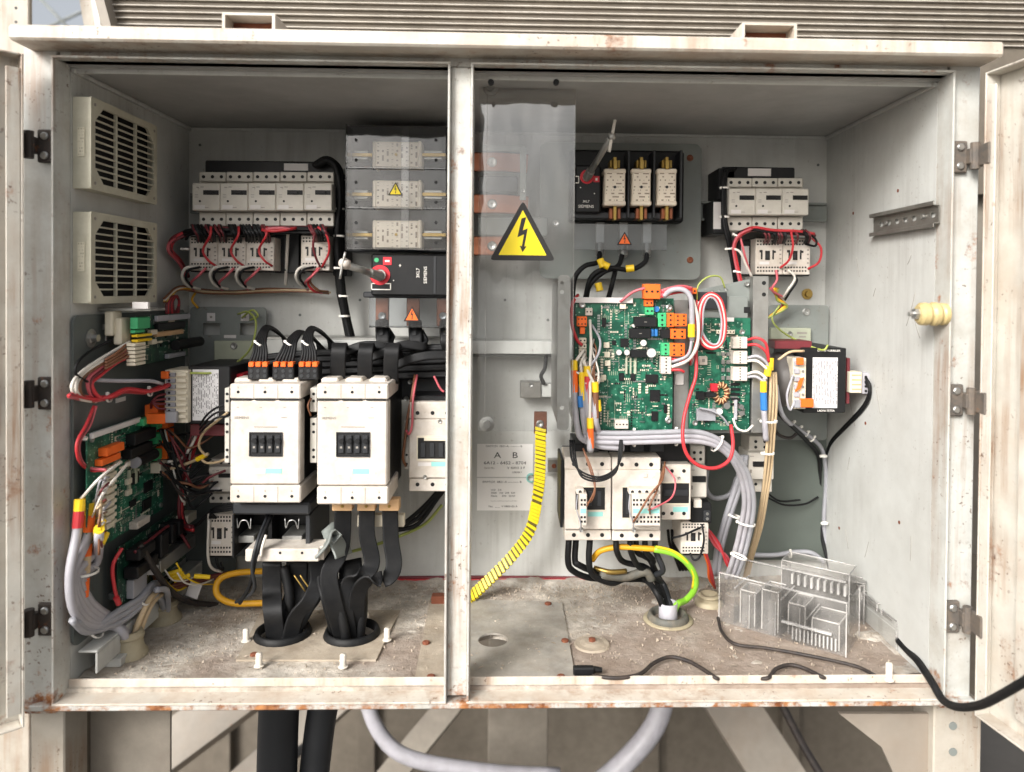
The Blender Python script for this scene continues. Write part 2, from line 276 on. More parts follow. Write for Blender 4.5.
# ------------------------------------------------------------------ mesh helpers
class MB:
    def __init__(s): s.v = []; s.f = []; s.m = []; s.mi = 0
    def _add(s, vs, fs):
        b = len(s.v); s.v += [Vector(v) for v in vs]; s.f += [tuple(i+b for i in f) for f in fs]; s.m += [s.mi]*len(fs)
    def hexa(s, c):   # 8 corners: bottom 4, top 4
        s._add(c, [(3, 2, 1, 0), (4, 5, 6, 7), (0, 1, 5, 4), (1, 2, 6, 5), (2, 3, 7, 6), (3, 0, 4, 7)])
    def box(s, x0, x1, y0, y1, z0, z1, bev=0.0, rot=None):
        if x1 < x0: x0, x1 = x1, x0
        if y1 < y0: y0, y1 = y1, y0
        if z1 < z0: z0, z1 = z1, z0
        bev = min(bev, .3*min(x1-x0, y1-y0, z1-z0))
        c = Vector(((x0+x1)/2, (y0+y1)/2, (z0+z1)/2)); h = Vector(((x1-x0)/2, (y1-y0)/2, (z1-z0)/2))
        vs = []; fs = []
        if bev <= 0:
            for sz in (-1, 1):
                for sx, sy in ((-1, -1), (1, -1), (1, 1), (-1, 1)): vs.append(Vector((sx*h.x, sy*h.y, sz*h.z)))
            fs = [(3, 2, 1, 0), (4, 5, 6, 7), (0, 1, 5, 4), (1, 2, 6, 5), (2, 3, 7, 6), (3, 0, 4, 7)]
        else:
            idx = {}
            for sx in (-1, 1):
                for sy in (-1, 1):
                    for sz in (-1, 1):
                        for ax in range(3):
                            p = [sx*h.x, sy*h.y, sz*h.z]; sg = (sx, sy, sz)
                            for k in range(3):
                                if k != ax: p[k] -= sg[k]*bev
                            idx[(sx, sy, sz, ax)] = len(vs); vs.append(Vector(p))
            def fix(f, nrm):
                a, b_, c_ = (vs[f[i]] for i in range(3))
                return f if (b_-a).cross(c_-a).dot(nrm) > 0 else tuple(reversed(f))
            for ax in range(3):
                o = [k for k in range(3) if k != ax]
                for sg in (-1, 1):
                    f = []
                    for a, b_ in ((-1, -1), (1, -1), (1, 1), (-1, 1)):
                        k = [0, 0, 0]; k[ax] = sg; k[o[0]] = a; k[o[1]] = b_; f.append(idx[(*k, ax)])
                    nr = Vector((0, 0, 0)); nr[ax] = sg; fs.append(fix(tuple(f), nr))
            for ax in range(3):     # edges along ax
                o = [k for k in range(3) if k != ax]
                for a in (-1, 1):
                    for b_ in (-1, 1):
                        f = []
                        for t, oo in ((-1, o[0]), (1, o[0]), (1, o[1]), (-1, o[1])):
                            k = [0, 0, 0]; k[ax] = t; k[o[0]] = a; k[o[1]] = b_; f.append(idx[(*k, oo)])
                        nr = Vector((0, 0, 0)); nr[o[0]] = a; nr[o[1]] = b_; fs.append(fix(tuple(f), nr))
            for sx in (-1, 1):
                for sy in (-1, 1):
                    for sz in (-1, 1):
                        fs.append(fix(tuple(idx[(sx, sy, sz, a)] for a in range(3)), Vector((sx, sy, sz))))
        if rot is not None: vs = [rot @ v for v in vs]
        s._add([v+c for v in vs], fs)
    def cyl(s, a, b, r, n=12, r2=None, cap=True):
        a = Vector(a); b = Vector(b); r2 = r if r2 is None else r2
        t = (b-a).normalized(); q = Vector((0, 0, 1)) if abs(t.z) < .9 else Vector((1, 0, 0))
        u = t.cross(q).normalized(); w_ = t.cross(u)
        vs = [a+r*(math.cos(i*2*math.pi/n)*u+math.sin(i*2*math.pi/n)*w_) for i in range(n)]
        vs += [b+r2*(math.cos(i*2*math.pi/n)*u+math.sin(i*2*math.pi/n)*w_) for i in range(n)]
        fs = [((i+1) % n, i, n+i, n+(i+1) % n) for i in range(n)]
        if cap: fs += [tuple(range(n)), tuple(range(2*n-1, n-1, -1))]
        s._add(vs, fs)
    def lathe(s, o, axis, prof, n=24):
        """prof: (r, h) list along the axis"""
        o = Vector(o); t = Vector(axis).normalized(); q = Vector((0, 0, 1)) if abs(t.z) < .9 else Vector((1, 0, 0))
        u = t.cross(q).normalized(); w_ = t.cross(u); vs = []; fs = []
        for r, h in prof:
            for i in range(n):
                a = i*2*math.pi/n; vs.append(o+t*h+r*(math.cos(a)*u+math.sin(a)*w_))
        for k in range(len(prof)-1):
            for i in range(n):
                fs.append((k*n+(i+1) % n, k*n+i, (k+1)*n+i, (k+1)*n+(i+1) % n))
        s._add(vs, fs)
    def sweep(s, pts, sec, axis=None, cap=True):
        """sec: function i-> list of (a,b) offsets in (W,N) ; axis: preferred W direction"""
        n = len(pts); T = [(pts[min(i+1, n-1)]-pts[max(i-1, 0)]).normalized() for i in range(n)]
        if axis is None:
            q = Vector((0, 0, 1)) if abs(T[0].z) < .9 else Vector((1, 0, 0)); W = T[0].cross(q).normalized()
        vs = []; fs = []
        for i in range(n):
            if axis is not None:
                ax = axis(i) if callable(axis) else axis
                W = ax-T[i]*ax.dot(T[i])
                W = W.normalized() if W.length > 1e-4 else Vector((1, 0, 0))
            else:
                W = (W-T[i]*W.dot(T[i])); W = W.normalized() if W.length > 1e-6 else T[i].orthogonal().normalized()
            N = T[i].cross(W); k = sec(i)
            vs += [pts[i]+a*W+b*N for a, b in k]
        m = len(k)
        for i in range(n-1):
            for j in range(m): fs.append((i*m+j, i*m+(j+1) % m, (i+1)*m+(j+1) % m, (i+1)*m+j))
        if cap: fs += [tuple(range(m-1, -1, -1)), tuple(range((n-1)*m, n*m))]
        s._add(vs, fs)
    def tube(s, pts, r, n=8, sub=5):
        p = smooth(pts, sub); k = [(r*math.cos(i*2*math.pi/n), r*math.sin(i*2*math.pi/n)) for i in range(n)]
        s.sweep(p, lambda i: k)
    def ribbon(s, pts, wd, th, axis, sub=6):
        p = smooth(pts, sub); a, b = wd/2, th/2; c_ = min(a, b)*.6; e = a-c_*1.8
        k = [(-a, -b+c_), (-a+c_*.3, -b+c_*.3), (-a+c_, -b), (-e, -b), (0, -b*.9), (e, -b), (a-c_, -b), (a-c_*.3, -b+c_*.3), (a, -b+c_), (a, b-c_), (a-c_*.3, b-c_*.3), (a-c_, b), (e, b), (0, b*.9), (-e, b), (-a+c_, b), (-a+c_*.3, b-c_*.3), (-a, b-c_)]
        s.sweep(p, lambda i: k, axis)
    def sheet(s, outline, holes, o, u, v, n, th):
        """flat sheet with real holes: 2D outline and holes in (u,v) at origin o, thickness th along n (from o)"""
        o, u, v, n = Vector(o), Vector(u), Vector(v), Vector(n)
        bm = bmesh.new(); loops = []
        for lp in [outline]+holes:
            vv = [bm.verts.new((a, b, 0)) for a, b in lp]; loops.append(vv)
            for i in range(len(vv)): bm.edges.new((vv[i], vv[(i+1) % len(vv)]))
        bmesh.ops.triangle_fill(bm, edges=bm.edges[:], use_beauty=True, use_dissolve=False)
        bm.verts.index_update()
        co = [x.co.copy() for x in bm.verts]; fs = [tuple(x.index for x in f.verts) for f in bm.faces]
        lps = [[x.index for x in lp] for lp in loops]; bm.free(); N = len(co)
        A = [o+u*c_.x+v*c_.y for c_ in co]; B = [p+n*th for p in A]; F = []
        for f in fs:
            nr = (A[f[1]]-A[f[0]]).cross(A[f[2]]-A[f[0]])
            g = f if nr.dot(n) < 0 else tuple(reversed(f))
            F.append(g); F.append(tuple(i+N for i in reversed(g)))
        for lp in lps:
            for i in range(len(lp)): a, b = lp[i], lp[(i+1) % len(lp)]; F.append((a, b, b+N, a+N))
        s._add(A+B, F)
def circ(x, y, r, n=20, ry=None): return [(x+r*math.cos(i*2*math.pi/n), y+(ry or r)*math.sin(i*2*math.pi/n)) for i in range(n)]
def rrect(x0, y0, x1, y1, r, n=5):
    o = []
    for cx, cy, a0 in ((x1-r, y1-r, 0), (x0+r, y1-r, 90), (x0+r, y0+r, 180), (x1-r, y0+r, 270)):
        for i in range(n): a = R(a0+90*i/(n-1)); o.append((cx+r*math.cos(a), cy+r*math.sin(a)))
    return o
def smooth(pts, sub=5):
    pts = [Vector(p) for p in pts]
    if len(pts) < 3 or sub <= 1: return pts
    q = [2*pts[0]-pts[1]]+pts+[2*pts[-1]-pts[-2]]; o = []
    for i in range(1, len(q)-2):
        a, b, c_, d = q[i-1], q[i], q[i+1], q[i+2]
        for k in range(sub):
            t = k/sub
            o.append(.5*((2*b)+(c_-a)*t+(2*a-5*b+4*c_-d)*t*t+(3*b-a-3*c_+d)*t**3))
    o.append(pts[-1]); return o
def link(name, mesh, parent=None, loc=(0, 0, 0)):
    o = bpy.data.objects.new(name, mesh); COL.objects.link(o); o.parent = parent; o.location = loc; return o
def clampY(u, v, Y, lim=None):
    if u < 200: Y = min(Y, (lim or (.603 if 430 < v < 560 and u > 98 else .632))*FPX/(514-u))
    elif u > 800: Y = min(Y, .618*FPX/(u-514))
    return Y
def S(Y): return Y/FPX       # metres per pixel at depth Y

class Thing:
    """an Empty at the thing's base, parts are its children; all coordinates given in world space"""
    def __init__(s, name, label, cat, loc, group=None, kind=None):
        s.o = bpy.data.objects.new(name, None); COL.objects.link(s.o); s.o.empty_display_size = .02
        s.loc = Vector(loc); s.o.location = s.loc; s.o['label'] = label
        if cat: s.o['category'] = cat
        if group: s.o['group'] = group
        s.o['kind'] = kind or 'thing'
    def add(s, name, mb, mats, parent=None, smooth_=False, label=None, kind=None):
        me = bpy.data.meshes.new(name)
        me.from_pydata([v-s.loc for v in mb.v], [], mb.f)
        ms = mats if isinstance(mats, (list, tuple)) else [mats]
        for q in ms: me.materials.append(M[q] if isinstance(q, str) else q)
        if len(ms) > 1: me.polygons.foreach_set('material_index', mb.m)
        if smooth_: me.polygons.foreach_set('use_smooth', [True]*len(me.polygons))
        me.update()
        o = link(name, me, parent or s.o)
        if label: o['label'] = label
        if kind: o['kind'] = kind
        return o
    def bx(s, name, m, x0, x1, y0, y1, z0, z1, bev=.0012, parent=None, **k):
        b = MB(); b.box(x0, x1, y0, y1, z0, z1, bev); return s.add(name, b, m, parent, **k)
    def cy(s, name, m, a, b, r, n=14, r2=None, parent=None, **k):
        q = MB(); q.cyl(a, b, r, n, r2); return s.add(name, q, m, parent, **k)
    def tube(s, name, m, pts, r, n=8, sub=5, parent=None, **k):
        q = MB(); q.tube(pts, r, n, sub); return s.add(name, q, m, parent, smooth_=True, **k)
    def wire(s, m, pts, rpx, name='wire', parent=None, n=7):
        if pts[0][1] < 660: pts = [(u, v, clampY(u, v, y)) for u, v, y in pts]
        Y = sum(p[2] for p in pts)/len(pts); return s.tube(name, m, [P(*p) for p in pts], rpx*S(Y), n, 5, parent)
    def text(s, string, p, size, m, rot=(math.pi/2, 0, 0), parent=None, align='CENTER', name='lettering', wx=1.0):
        c_ = bpy.data.curves.new(name, 'FONT'); c_.body = string; c_.size = size; c_.align_x = align; c_.align_y = 'CENTER'; c_.extrude = .0002
        c_.resolution_u = 2; c_.materials.append(M[m])
        tmp = bpy.data.objects.new('tmp', c_); me = bpy.data.meshes.new_from_object(tmp); me.name = name; bpy.data.objects.remove(tmp); bpy.data.curves.remove(c_)
        me.materials.clear(); me.materials.append(M[m])
        o = link(name, me, parent or s.o, Vector(p)-s.loc); o.rotation_euler = rot; o.scale = (wx, 1, 1); return o

class Dev(Thing):
    """a thing whose front stands at depth Y; part rectangles are measured in photo pixels at the depth of each part's own front face"""
    def __init__(s, name, label, cat, rect, Y, group=None, yback=None):
        s.Y = Y; u0, v0, u1, v1 = rect; p = P((u0+u1)/2, v1, Y); s.rect = rect
        super().__init__(name, label, cat, (p.x, Y, p.z), group)
    def ext(s, u0, v0, u1, v1, d):
        Y = s.Y+d; uc, vc = (u0+u1)/2, (v0+v1)/2
        return P(u0, vc, Y).x, P(u1, vc, Y).x, P(uc, v1, Y).z, P(uc, v0, Y).z
    def box(s, name, m, u0, v0, u1, v1, d0, d1, bev=.0012, parent=None, **k):
        x0, x1, z0, z1 = s.ext(u0, v0, u1, v1, d0); return s.bx(name, m, x0, x1, s.Y+d0, s.Y+d1, z0, z1, bev, parent, **k)
    def boxes(s, name, m, rects, d0, d1, bev=0, parent=None, **k):
        b = MB()
        for r in rects:
            x0, x1, z0, z1 = s.ext(*r, d0); b.box(x0, x1, s.Y+d0, s.Y+d1, z0, z1, bev)
        return s.add(name, b, m, parent, **k)
    def disc(s, name, m, u, v, rpx, d0, d1, n=14, parent=None, r2=None, **k):
        p = P(u, v, s.Y+d0); r = rpx*S(s.Y+d0); return s.cy(name, m, (p.x, s.Y+d1, p.z), p, r if r2 is None else r2*S(s.Y+d0), n, r, parent, **k)
    def screw(s, name, m, u, v, rpx, d0, parent=None):
        """slotted screw head proud of its face"""
        p = P(u, v, s.Y+d0); r = rpx*S(s.Y+d0); b = MB()
        b.lathe(p+Vector((0, .004, 0)), (0, -1, 0), [(r, 0), (r, .0045), (r*.75, .006), (r*.3, .0055), (0.0001, .0045)], 12)
        return s.add(name, b, m, parent)

# ------------------------------------------------------------------ ground, surroundings
def structure(name, mb, m):
    me = bpy.data.meshes.new(name); me.from_pydata([tuple(v) for v in mb.v], [], mb.f); me.materials.append(M[m]); o = link(name, me); o['kind'] = 'structure'; return o
GZ = -1.2     # the cabinet stands on a raised steel skid
b = MB(); b._add([(-600, -600, GZ), (600, -600, GZ), (600, 600, GZ), (-600, 600, GZ)], [(0, 1, 2, 3)]); structure('ground', b, 'ground')

# ------------------------------------------------------------------ the cabinet
cab = Thing('control_cabinet', 'weathered pale grey steel control cabinet standing with both front bays open', 'cabinet', (0, 1.25, .70))
t = .003
XLo, XRo = XL-.05, XR+.048
# walls, floor, ceiling (3 mm sheet; the outer skins stand beyond them)
cab.bx('back_wall', 'inside', XLo, XRo, YB, YB+.012, ZF-.02, ZC+.02, 0)
cab.bx('side_wall', 'inside', XL-.012, XL, YF+.0405, YB, ZF-.02, ZC+.02, 0)
cab.bx('side_wall', 'inside', XR, XR+.012, YF+.0405, YB, ZF-.02, ZC+.02, 0)
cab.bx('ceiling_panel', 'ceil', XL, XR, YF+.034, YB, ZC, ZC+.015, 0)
for a in (-1, 1):   # folded corner beads under the ceiling
    x = XL if a < 0 else XR
    cab.bx('corner_bead', 'inside', x, x-a*.006, YF+.04, YB, ZC-.007, ZC-.0005, .001)
cab.bx('corner_bead', 'inside', XL+.006, XR-.006, YB-.006, YB-.0003, ZC-.006, ZC-.0005, .001)
# floor sheet with its real openings
hole = PZ(493, 642, ZF); g1 = PZ(283, 636, ZF); g2 = PZ(352, 636, ZF); gr = PZ(668, 620, ZF); gl1 = PZ(129, 655, ZF); gl2 = PZ(163, 620, ZF)
b = MB(); b.sheet([(XL, YF+.03), (XR, YF+.03), (XR, YB), (XL, YB)],
    [circ(hole.x, hole.y, .036, 24), circ(g1.x, g1.y, .036, 24), circ(g2.x, g2.y, .036, 24), circ(gr.x, gr.y, .02, 18)],
    (0, 0, ZF), (1, 0, 0), (0, 1, 0), (0, 0, -1), .012)
cab.add('floor_panel', b, 'floor')
# frame: faces set back, folded lips round the two openings
TL, TR, BL, BR = P(56, 57.5, YF), P(957, 72, YF), P(52.5, 705, YF), P(938, 701, YF)
zt = (TL.z+TR.z)/2; zb = (BL.z+BR.z)/2; xl = XL; xr = XR
ml, mr = (P(448, 60, YF).x+P(444, 690, YF).x)/2, (P(472, 60, YF).x+P(470, 690, YF).x)/2
yfr = YF+.014
cab.bx('frame_post', 'frame', XLo, xl-t, yfr, YF+.034, zb-.02, zt+.035, .0015)
cab.bx('frame_post', 'frame', xr+t, XRo, yfr, YF+.034, zb-.02, zt+.035, .0015)
cab.bx('centre_post', 'post', ml+t, mr-t, YF+.012, YF+.05, zb+.004, zt-.001, .0015)
cab.bx('top_rail', 'frame', xl, xr, yfr+.001, YF+.033, zt, zt+.036, .001)
cab.bx('bottom_rail', 'frame', XLo-.001, XRo+.001, YF+.002, YF+.03, zb-.010, zb-.0015, .0015)
def lip(x0, x1):
    b = MB()
    b.box(x0-t, x0, YF, YF+.04, zb, zt, .0006); cab.add('opening_lip', b, 'frame'); b = MB(); b.box(x1, x1+t, YF, YF+.04, zb, zt, .0006); cab.add('opening_lip', b, 'frame')
    b = MB(); b.box(x0-t, x1+t, YF-.0005, YF+.045, zt, zt+t, .0006); cab.add('opening_lip', b, 'frame')
    b = MB(); b.box(x0-t, x1+t, YF-.0005, YF+.034, zb-t+.002, zb+.002, .0006); cab.add('door_sill', b, 'lip')
lip(xl, ml); lip(mr, xr)
zs = ZF
cab.bx('sill_return', 'lip', xl, xr, YF+.0345, YF+.0375, zb-.012, ZF+.0115, .0008)
cab.bx('header_flange', 'inside', xl, xr, YF+.0452, YF+.05, ZC-.006, zt+.02, .001)
# rain hood along the top
hy0 = 1.015
hp0, hp1 = P(7, 25, hy0), P(1005, 40, hy0); hz1 = (hp0.z+hp1.z)/2; hz0 = (P(500, 47.5, hy0).z)
cab.bx('rain_hood', 'lip', hp0.x, hp1.x, hy0, YB+.06, hz0, hz1, .003)
cab.bx('outer_side', 'frame', XLo-.002, XLo+.002, YF+.034, YB+.03, zb-.02, hz0-.001, .001)
cab.bx('outer_side', 'frame', XRo-.002, XRo+.002, YF+.034, YB+.03, zb-.02, hz0-.001, .001)
for u in (522,): # hood hanging tab with bolt heads, behind the top lip of the right bay
    for uu in (491, 556):
        p = P(uu, 83, YF+.05); cab.cy('lip_bolt', 'black', p, p+Vector((0, -.006, 0)), .0045, 10)
# doors: pans with folded edges, hinged on the outer posts and thrown wide open
def door(hx, side, ang, nm):
    """side -1 left, 1 right; ang from closed"""
    W = .60; z0, z1 = zb-.012, hz0-.018; T = Matrix.Rotation(side*ang, 4, 'Z'); H = Vector((hx, YF-.014, 0))
    def bb(a0, a1, c0, c1, z0_, z1_, bev=.001):   # a along the leaf from the hinge, c thickness (0 outside skin, + toward the cabinet when shut)
        q = MB(); q.box(0, 1, 0, 1, 0, 1) if False else q.box(-side*a0, -side*a1, c0, c1, z0_, z1_, bev)
        q.v = [H+T.to_3x3() @ v for v in q.v]; return q
    d = cab.add('door', bb(0, W, -.003, 0, z0, z1), 'door', label=nm)
    cab.add('door_edge', bb(0.0, .003, 0.0005, .024, z0, z1), 'door', d)
    cab.add('door_edge', bb(.0035, .02, .021, .0238, z0+.02, z1-.02), 'door', d)
    cab.add('door_edge', bb(.0035, W, 0.0005, .024, z1-.003, z1), 'door', d)
    cab.add('door_edge', bb(.0035, W, 0.0005, .024, z0, z0+.003), 'lip', d)
    cab.add('stiffener', bb(.06, .09, .0005, .016, z0+.03, z1-.03), 'door', d)
    return d
hL = P(27, 300, YF-.01).x-.006; hR = P(983, 300, YF-.01).x+.016
door(hL, -1, R(138), 'left door leaf with rust streaks on its folded edge')
door(hR, 1, R(99), 'right door leaf, dirty cream and rust stained near the foot')
def hinge(u, v, side, m):
    p = P(u, v, YF); zc = p.z
    xo = XLo if side < 0 else XRo
    e = xl-t-.001 if side < 0 else xr+t+.001
    hx = hL if side < 0 else hR
    b = MB(); b.box(min(e, e+side*.022), max(e, e+side*.022), YF+.006, YF+.0135, zc-.023, zc+.023, .0015)
    h = cab.add('hinge', b, m)
    cab.cy('hinge_pin', m, (e+side*.028, YF-.002, zc-.019), (e+side*.028, YF-.002, zc+.019), .0065, 12, parent=h)
    b = MB(); b.box(min(e+side*.020, e+side*.030), max(e+side*.020, e+side*.030), YF-.004, YF+.012, zc-.011, zc+.011, .001); cab.add('hinge_arm', b, m, h)
    b = MB(); b.box(min(e+side*.030, e+side*.038), max(e+side*.030, e+side*.038), YF-.03, YF-.004, zc-.016, zc+.016, .002); cab.add('hinge_leaf', b, m, h)
    for k in (-1, 1):
        q = Vector((e+side*.011, YF+.006, zc+k*.0135)); b = MB()
        b.lathe(q, (0, -1, 0), [(.0055, 0), (.0055, .002), (.004, .0035), (.0001, .0035)], 12); cab.add('hinge_bolt', b, 'steel', h)
for v in (145, 394, 622): hinge(45, v, -1, 'hinge')
for v in (156, 401, 619): hinge(968, v, 1, 'hinge_rust')

# ------------------------------------------------------------------ what stands around the cabinet
fp = Thing('finned_coil', 'weathered condenser coil with horizontal fins above and behind the cabinet', 'coil', (0.3, 1.72, hz1))
Yc = 1.66
x0, x1 = P(108, 10, Yc).x, P(1180, 10, Yc).x
fp.bx('coil_face', 'finback', x0, x1, Yc+.02, Yc+.04, hz1-.12, hz1+.5, 0)
fp.bx('added_shade_casing', 'grime', x0+.02, x1, Yc+.06, 3.5, zb-.03, hz1+.9, .004)  # unseen coil body, added to shade the space under the cabinet
for i in range(30):
    z = P(480, 34.5-6.35*i, Yc).z
    b = MB(); b.box(x0, x1, Yc+.013, Yc+.0195, z-.0008, z+.0016, .0005); fp.add('fin', b, 'slat')
b = MB(); q0, q1 = P(112, 30, Yc-.02), P(96, -30, Yc-.02)
b.hexa([q0+Vector((-.02, 0, 0)), q0, q0+Vector((0, .06, 0)), q0+Vector((-.02, .06, 0)), q1+Vector((-.02, 0, 0)), q1, q1+Vector((0, .06, 0)), q1+Vector((-.02, .06, 0))]); fp.add('end_plate', b, 'underbeam')
for (u0, v0, u1, v1, lb) in ((222, 13, 275, 30, 'left of the two rusty channel lugs lying on the cabinet roof'), (742, 23, 797, 40, 'right of the two rusty channel lugs lying on the cabinet roof')):
    d = Dev('lifting_lug', lb, 'lug', (u0, v0, u1, v1), 1.03, 'channel lugs on the cabinet roof')
    X0, X1, Z0, Z1 = d.ext(u0, v0, u1, v1, 0); Z0 = hz1
    o = [(X0, Z0), (X1, Z0), (X1, Z1), (X0, Z1)]; h = [(X0+.004, Z0+.003), (X1-.004, Z0+.003), (X1-.004, Z1-.003), (X0+.004, Z1-.003)]
    b = MB(); b.sheet(o, [h], (0, 1.03, 0), (1, 0, 0), (0, 0, 1), (0, 1, 0), .09); d.add('channel', b, 'lip')
    d.bx('rusty_web', 'rust', X0+.0045, X1-.0045, 1.06, 1.063, Z0+.0035, Z1-.0035, 0)
# plant-room posts and bracing at the upper left
po = Thing('steel_post', 'pale steel post with bolt holes behind the left door', 'post', (P(10, 10, 1.9).x, 1.9, 0))
X0, X1 = P(-30, 10, 1.9).x, P(29, 10, 1.9).x
po.bx('shaft', 'leg', X0, X1, 1.9, 1.915, GZ, 3.2, .003)
for v in (8, 22): p = P(16, v, 1.9); po.cy('bolt_hole', 'dark', p+Vector((0, .01, 0)), p+Vector((0, -.0006, 0)), .0035, 10)
br = Thing('leaning_brace', 'pale leaning steel brace rising behind the roof at upper left', 'brace', P(95, 25, 2.0))
b = MB(); a, c_ = P(96, 60, 2.0), P(76, -60, 2.0); w_ = Vector((.017, 0, 0)); e_ = Vector((0, .02, 0))
b.hexa([a-w_, a+w_, a+w_+e_, a-w_+e_, c_-w_, c_+w_, c_+w_+e_, c_-w_+e_]); br.add('flange', b, 'leg')
b = MB(); a2, c2 = a+Vector((.023, -.02, 0)), c_+Vector((.023, -.02, 0)); w2 = Vector((.014, 0, 0)); b.hexa([a2, a2+w2, a2+w2+e_, a2+e_, c2, c2+w2, c2+w2+e_, c2+e_]); br.add('web', b, 'frame')
for k, (p0, p1, lb) in enumerate((((20, -22, 6.0), (95, 55, 6.0), 'thin grey stay wire sloping down to the right against the sky'), ((20, 40, 6.1), (130, -10, 6.1), 'thin grey stay wire rising to the right against the sky'))):
    g = Thing('stay_wire', lb, 'wire', P(*p0), 'crossing stay wires at the upper left'); g.tube('strand', 'plate', [P(*p0), P(*p1)], .011, 6, 1)

# below the cabinet: feet, chassis beams, pipes
zu = zb-.02
def beam(name, lb, cat, a, c_, w_, h_, m, group=None):
    """square-ish bar between two points"""
    a, c_ = Vector(a), Vector(c_); th = Thing(name, lb, cat, (a.x, a.y, min(a.z, c_.z)), group); b = MB()
    k = [(-w_/2, -h_/2), (w_/2, -h_/2), (w_/2, h_/2), (-w_/2, h_/2)]
    b.sweep([a, c_], lambda i: k, Vector((1, 0, 0))); th.add('bar', b, m); return th
ft = Thing('cabinet_plinth', 'pale steel plinth leg under the left corner of the cabinet', 'plinth', (P(47, 740, YF+.03).x, YF+.06, 0))
X0, X1 = P(30, 740, YF+.03).x, P(64, 740, YF+.03).x
ft.bx('leg', 'leg', X0, X1, YF+.031, YF+.09, GZ, zb-.021, .002); ft.bx('foot_plate', 'leg', X0-.02, X1+.02, YF+.02, YF+.1, GZ+.0005, GZ+.01, .001)
ft.bx('web_plate', 'grime', X1+.001, P(172, 740, YF+.10).x, YF+.095, YF+.10, .3, zb-.021, .001)
ft = Thing('corner_gusset', 'pale steel gusset plate and leg under the right corner of the cabinet', 'gusset', (P(960, 740, YF+.03).x, YF+.06, 0))
X0, X1 = P(934, 740, YF+.03).x, P(982, 740, YF+.03).x
ft.bx('leg', 'leg', X0, X1, YF+.031, YF+.09, GZ, zb-.021, .002)
b = MB(); q = [P(838, 712, YF+.05), P(880, 745, YF+.05), P(905, 800, YF+.05), P(934, 800, YF+.05), P(934, 712, YF+.05)]
for z_ in q: z_.z = min(z_.z, zb-.0215)
o2 = [(p.x, p.z) for p in q]; b.sheet(o2, [], (0, YF+.045, 0), (1, 0, 0), (0, 0, 1), (0, 1, 0), .006); ft.add('gusset', b, 'underbeam')
for v in (726, 752): p = P(953, v, YF+.03); ft.cy('bolt_hole', 'plate', p+Vector((0, .004, 0)), p+Vector((0, -.0008, 0)), .006, 14)
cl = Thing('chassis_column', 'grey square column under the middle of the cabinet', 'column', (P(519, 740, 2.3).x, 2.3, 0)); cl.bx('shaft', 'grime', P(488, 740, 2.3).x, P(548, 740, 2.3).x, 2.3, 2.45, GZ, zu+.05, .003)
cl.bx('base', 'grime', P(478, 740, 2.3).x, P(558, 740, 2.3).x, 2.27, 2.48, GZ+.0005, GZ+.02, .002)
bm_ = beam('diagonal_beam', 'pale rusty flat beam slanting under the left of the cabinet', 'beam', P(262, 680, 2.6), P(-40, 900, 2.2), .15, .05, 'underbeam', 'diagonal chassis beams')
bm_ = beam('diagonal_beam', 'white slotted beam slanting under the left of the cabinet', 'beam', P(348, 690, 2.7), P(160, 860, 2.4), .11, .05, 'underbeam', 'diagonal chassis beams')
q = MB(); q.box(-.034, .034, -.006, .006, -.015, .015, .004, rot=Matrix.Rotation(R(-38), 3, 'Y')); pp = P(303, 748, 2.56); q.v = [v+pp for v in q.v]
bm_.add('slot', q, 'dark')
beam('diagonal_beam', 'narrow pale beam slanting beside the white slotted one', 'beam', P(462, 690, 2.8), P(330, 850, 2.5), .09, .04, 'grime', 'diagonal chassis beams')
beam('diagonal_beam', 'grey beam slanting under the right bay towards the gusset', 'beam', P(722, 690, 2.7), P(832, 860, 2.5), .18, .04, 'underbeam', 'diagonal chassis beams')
for (pts, r, m, nm, lb, ct) in (
    ([(280, 690, 1.40), (278, 740, 1.40), (275, 860, 1.40)], 20, 'charcoal', 'supply_cable', 'thick black cable hanging under the left bay, nearer the beams', 'cable'),
    ([(326, 690, 1.42), (318, 740, 1.42), (305, 860, 1.42)], 15, 'charcoal', 'supply_cable', 'thick charcoal cable hanging under the left bay beside the white hose', 'cable'),
    ([(360, 680, 2.2), (378, 730, 2.18), (410, 758, 2.16), (490, 772, 2.14), (560, 776, 2.12)], 7.5, 'sleeve', 'curved_hose', 'pale curved hose sweeping right under the centre post', 'hose'),
    ([(668, 680, 2.2), (655, 725, 2.18), (622, 765, 2.16), (580, 800, 2.14)], 11, 'sleeve', 'curved_hose', 'pale hose dropping to the left under the right bay', 'hose'),
    ([(775, 690, 2.1), (800, 740, 2.05), (830, 790, 2.0)], 4, 'cord', 'thin_cable', 'thin dark cable slanting below the right bay', 'cable')):
    h = Thing(nm, lb, ct, P(*pts[-1])); h.wire(m, pts, r, 'sheath', n=12)
# rusty wall far below behind, keeps the dark under-space
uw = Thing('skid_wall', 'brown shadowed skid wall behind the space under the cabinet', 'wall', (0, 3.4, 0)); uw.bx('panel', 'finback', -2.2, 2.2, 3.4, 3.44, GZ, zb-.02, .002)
for k in range(7): x = -2.0+k*.65; uw.bx('rib', 'finback', x, x+.08, 3.35, 3.399, GZ, zb-.03, .002)

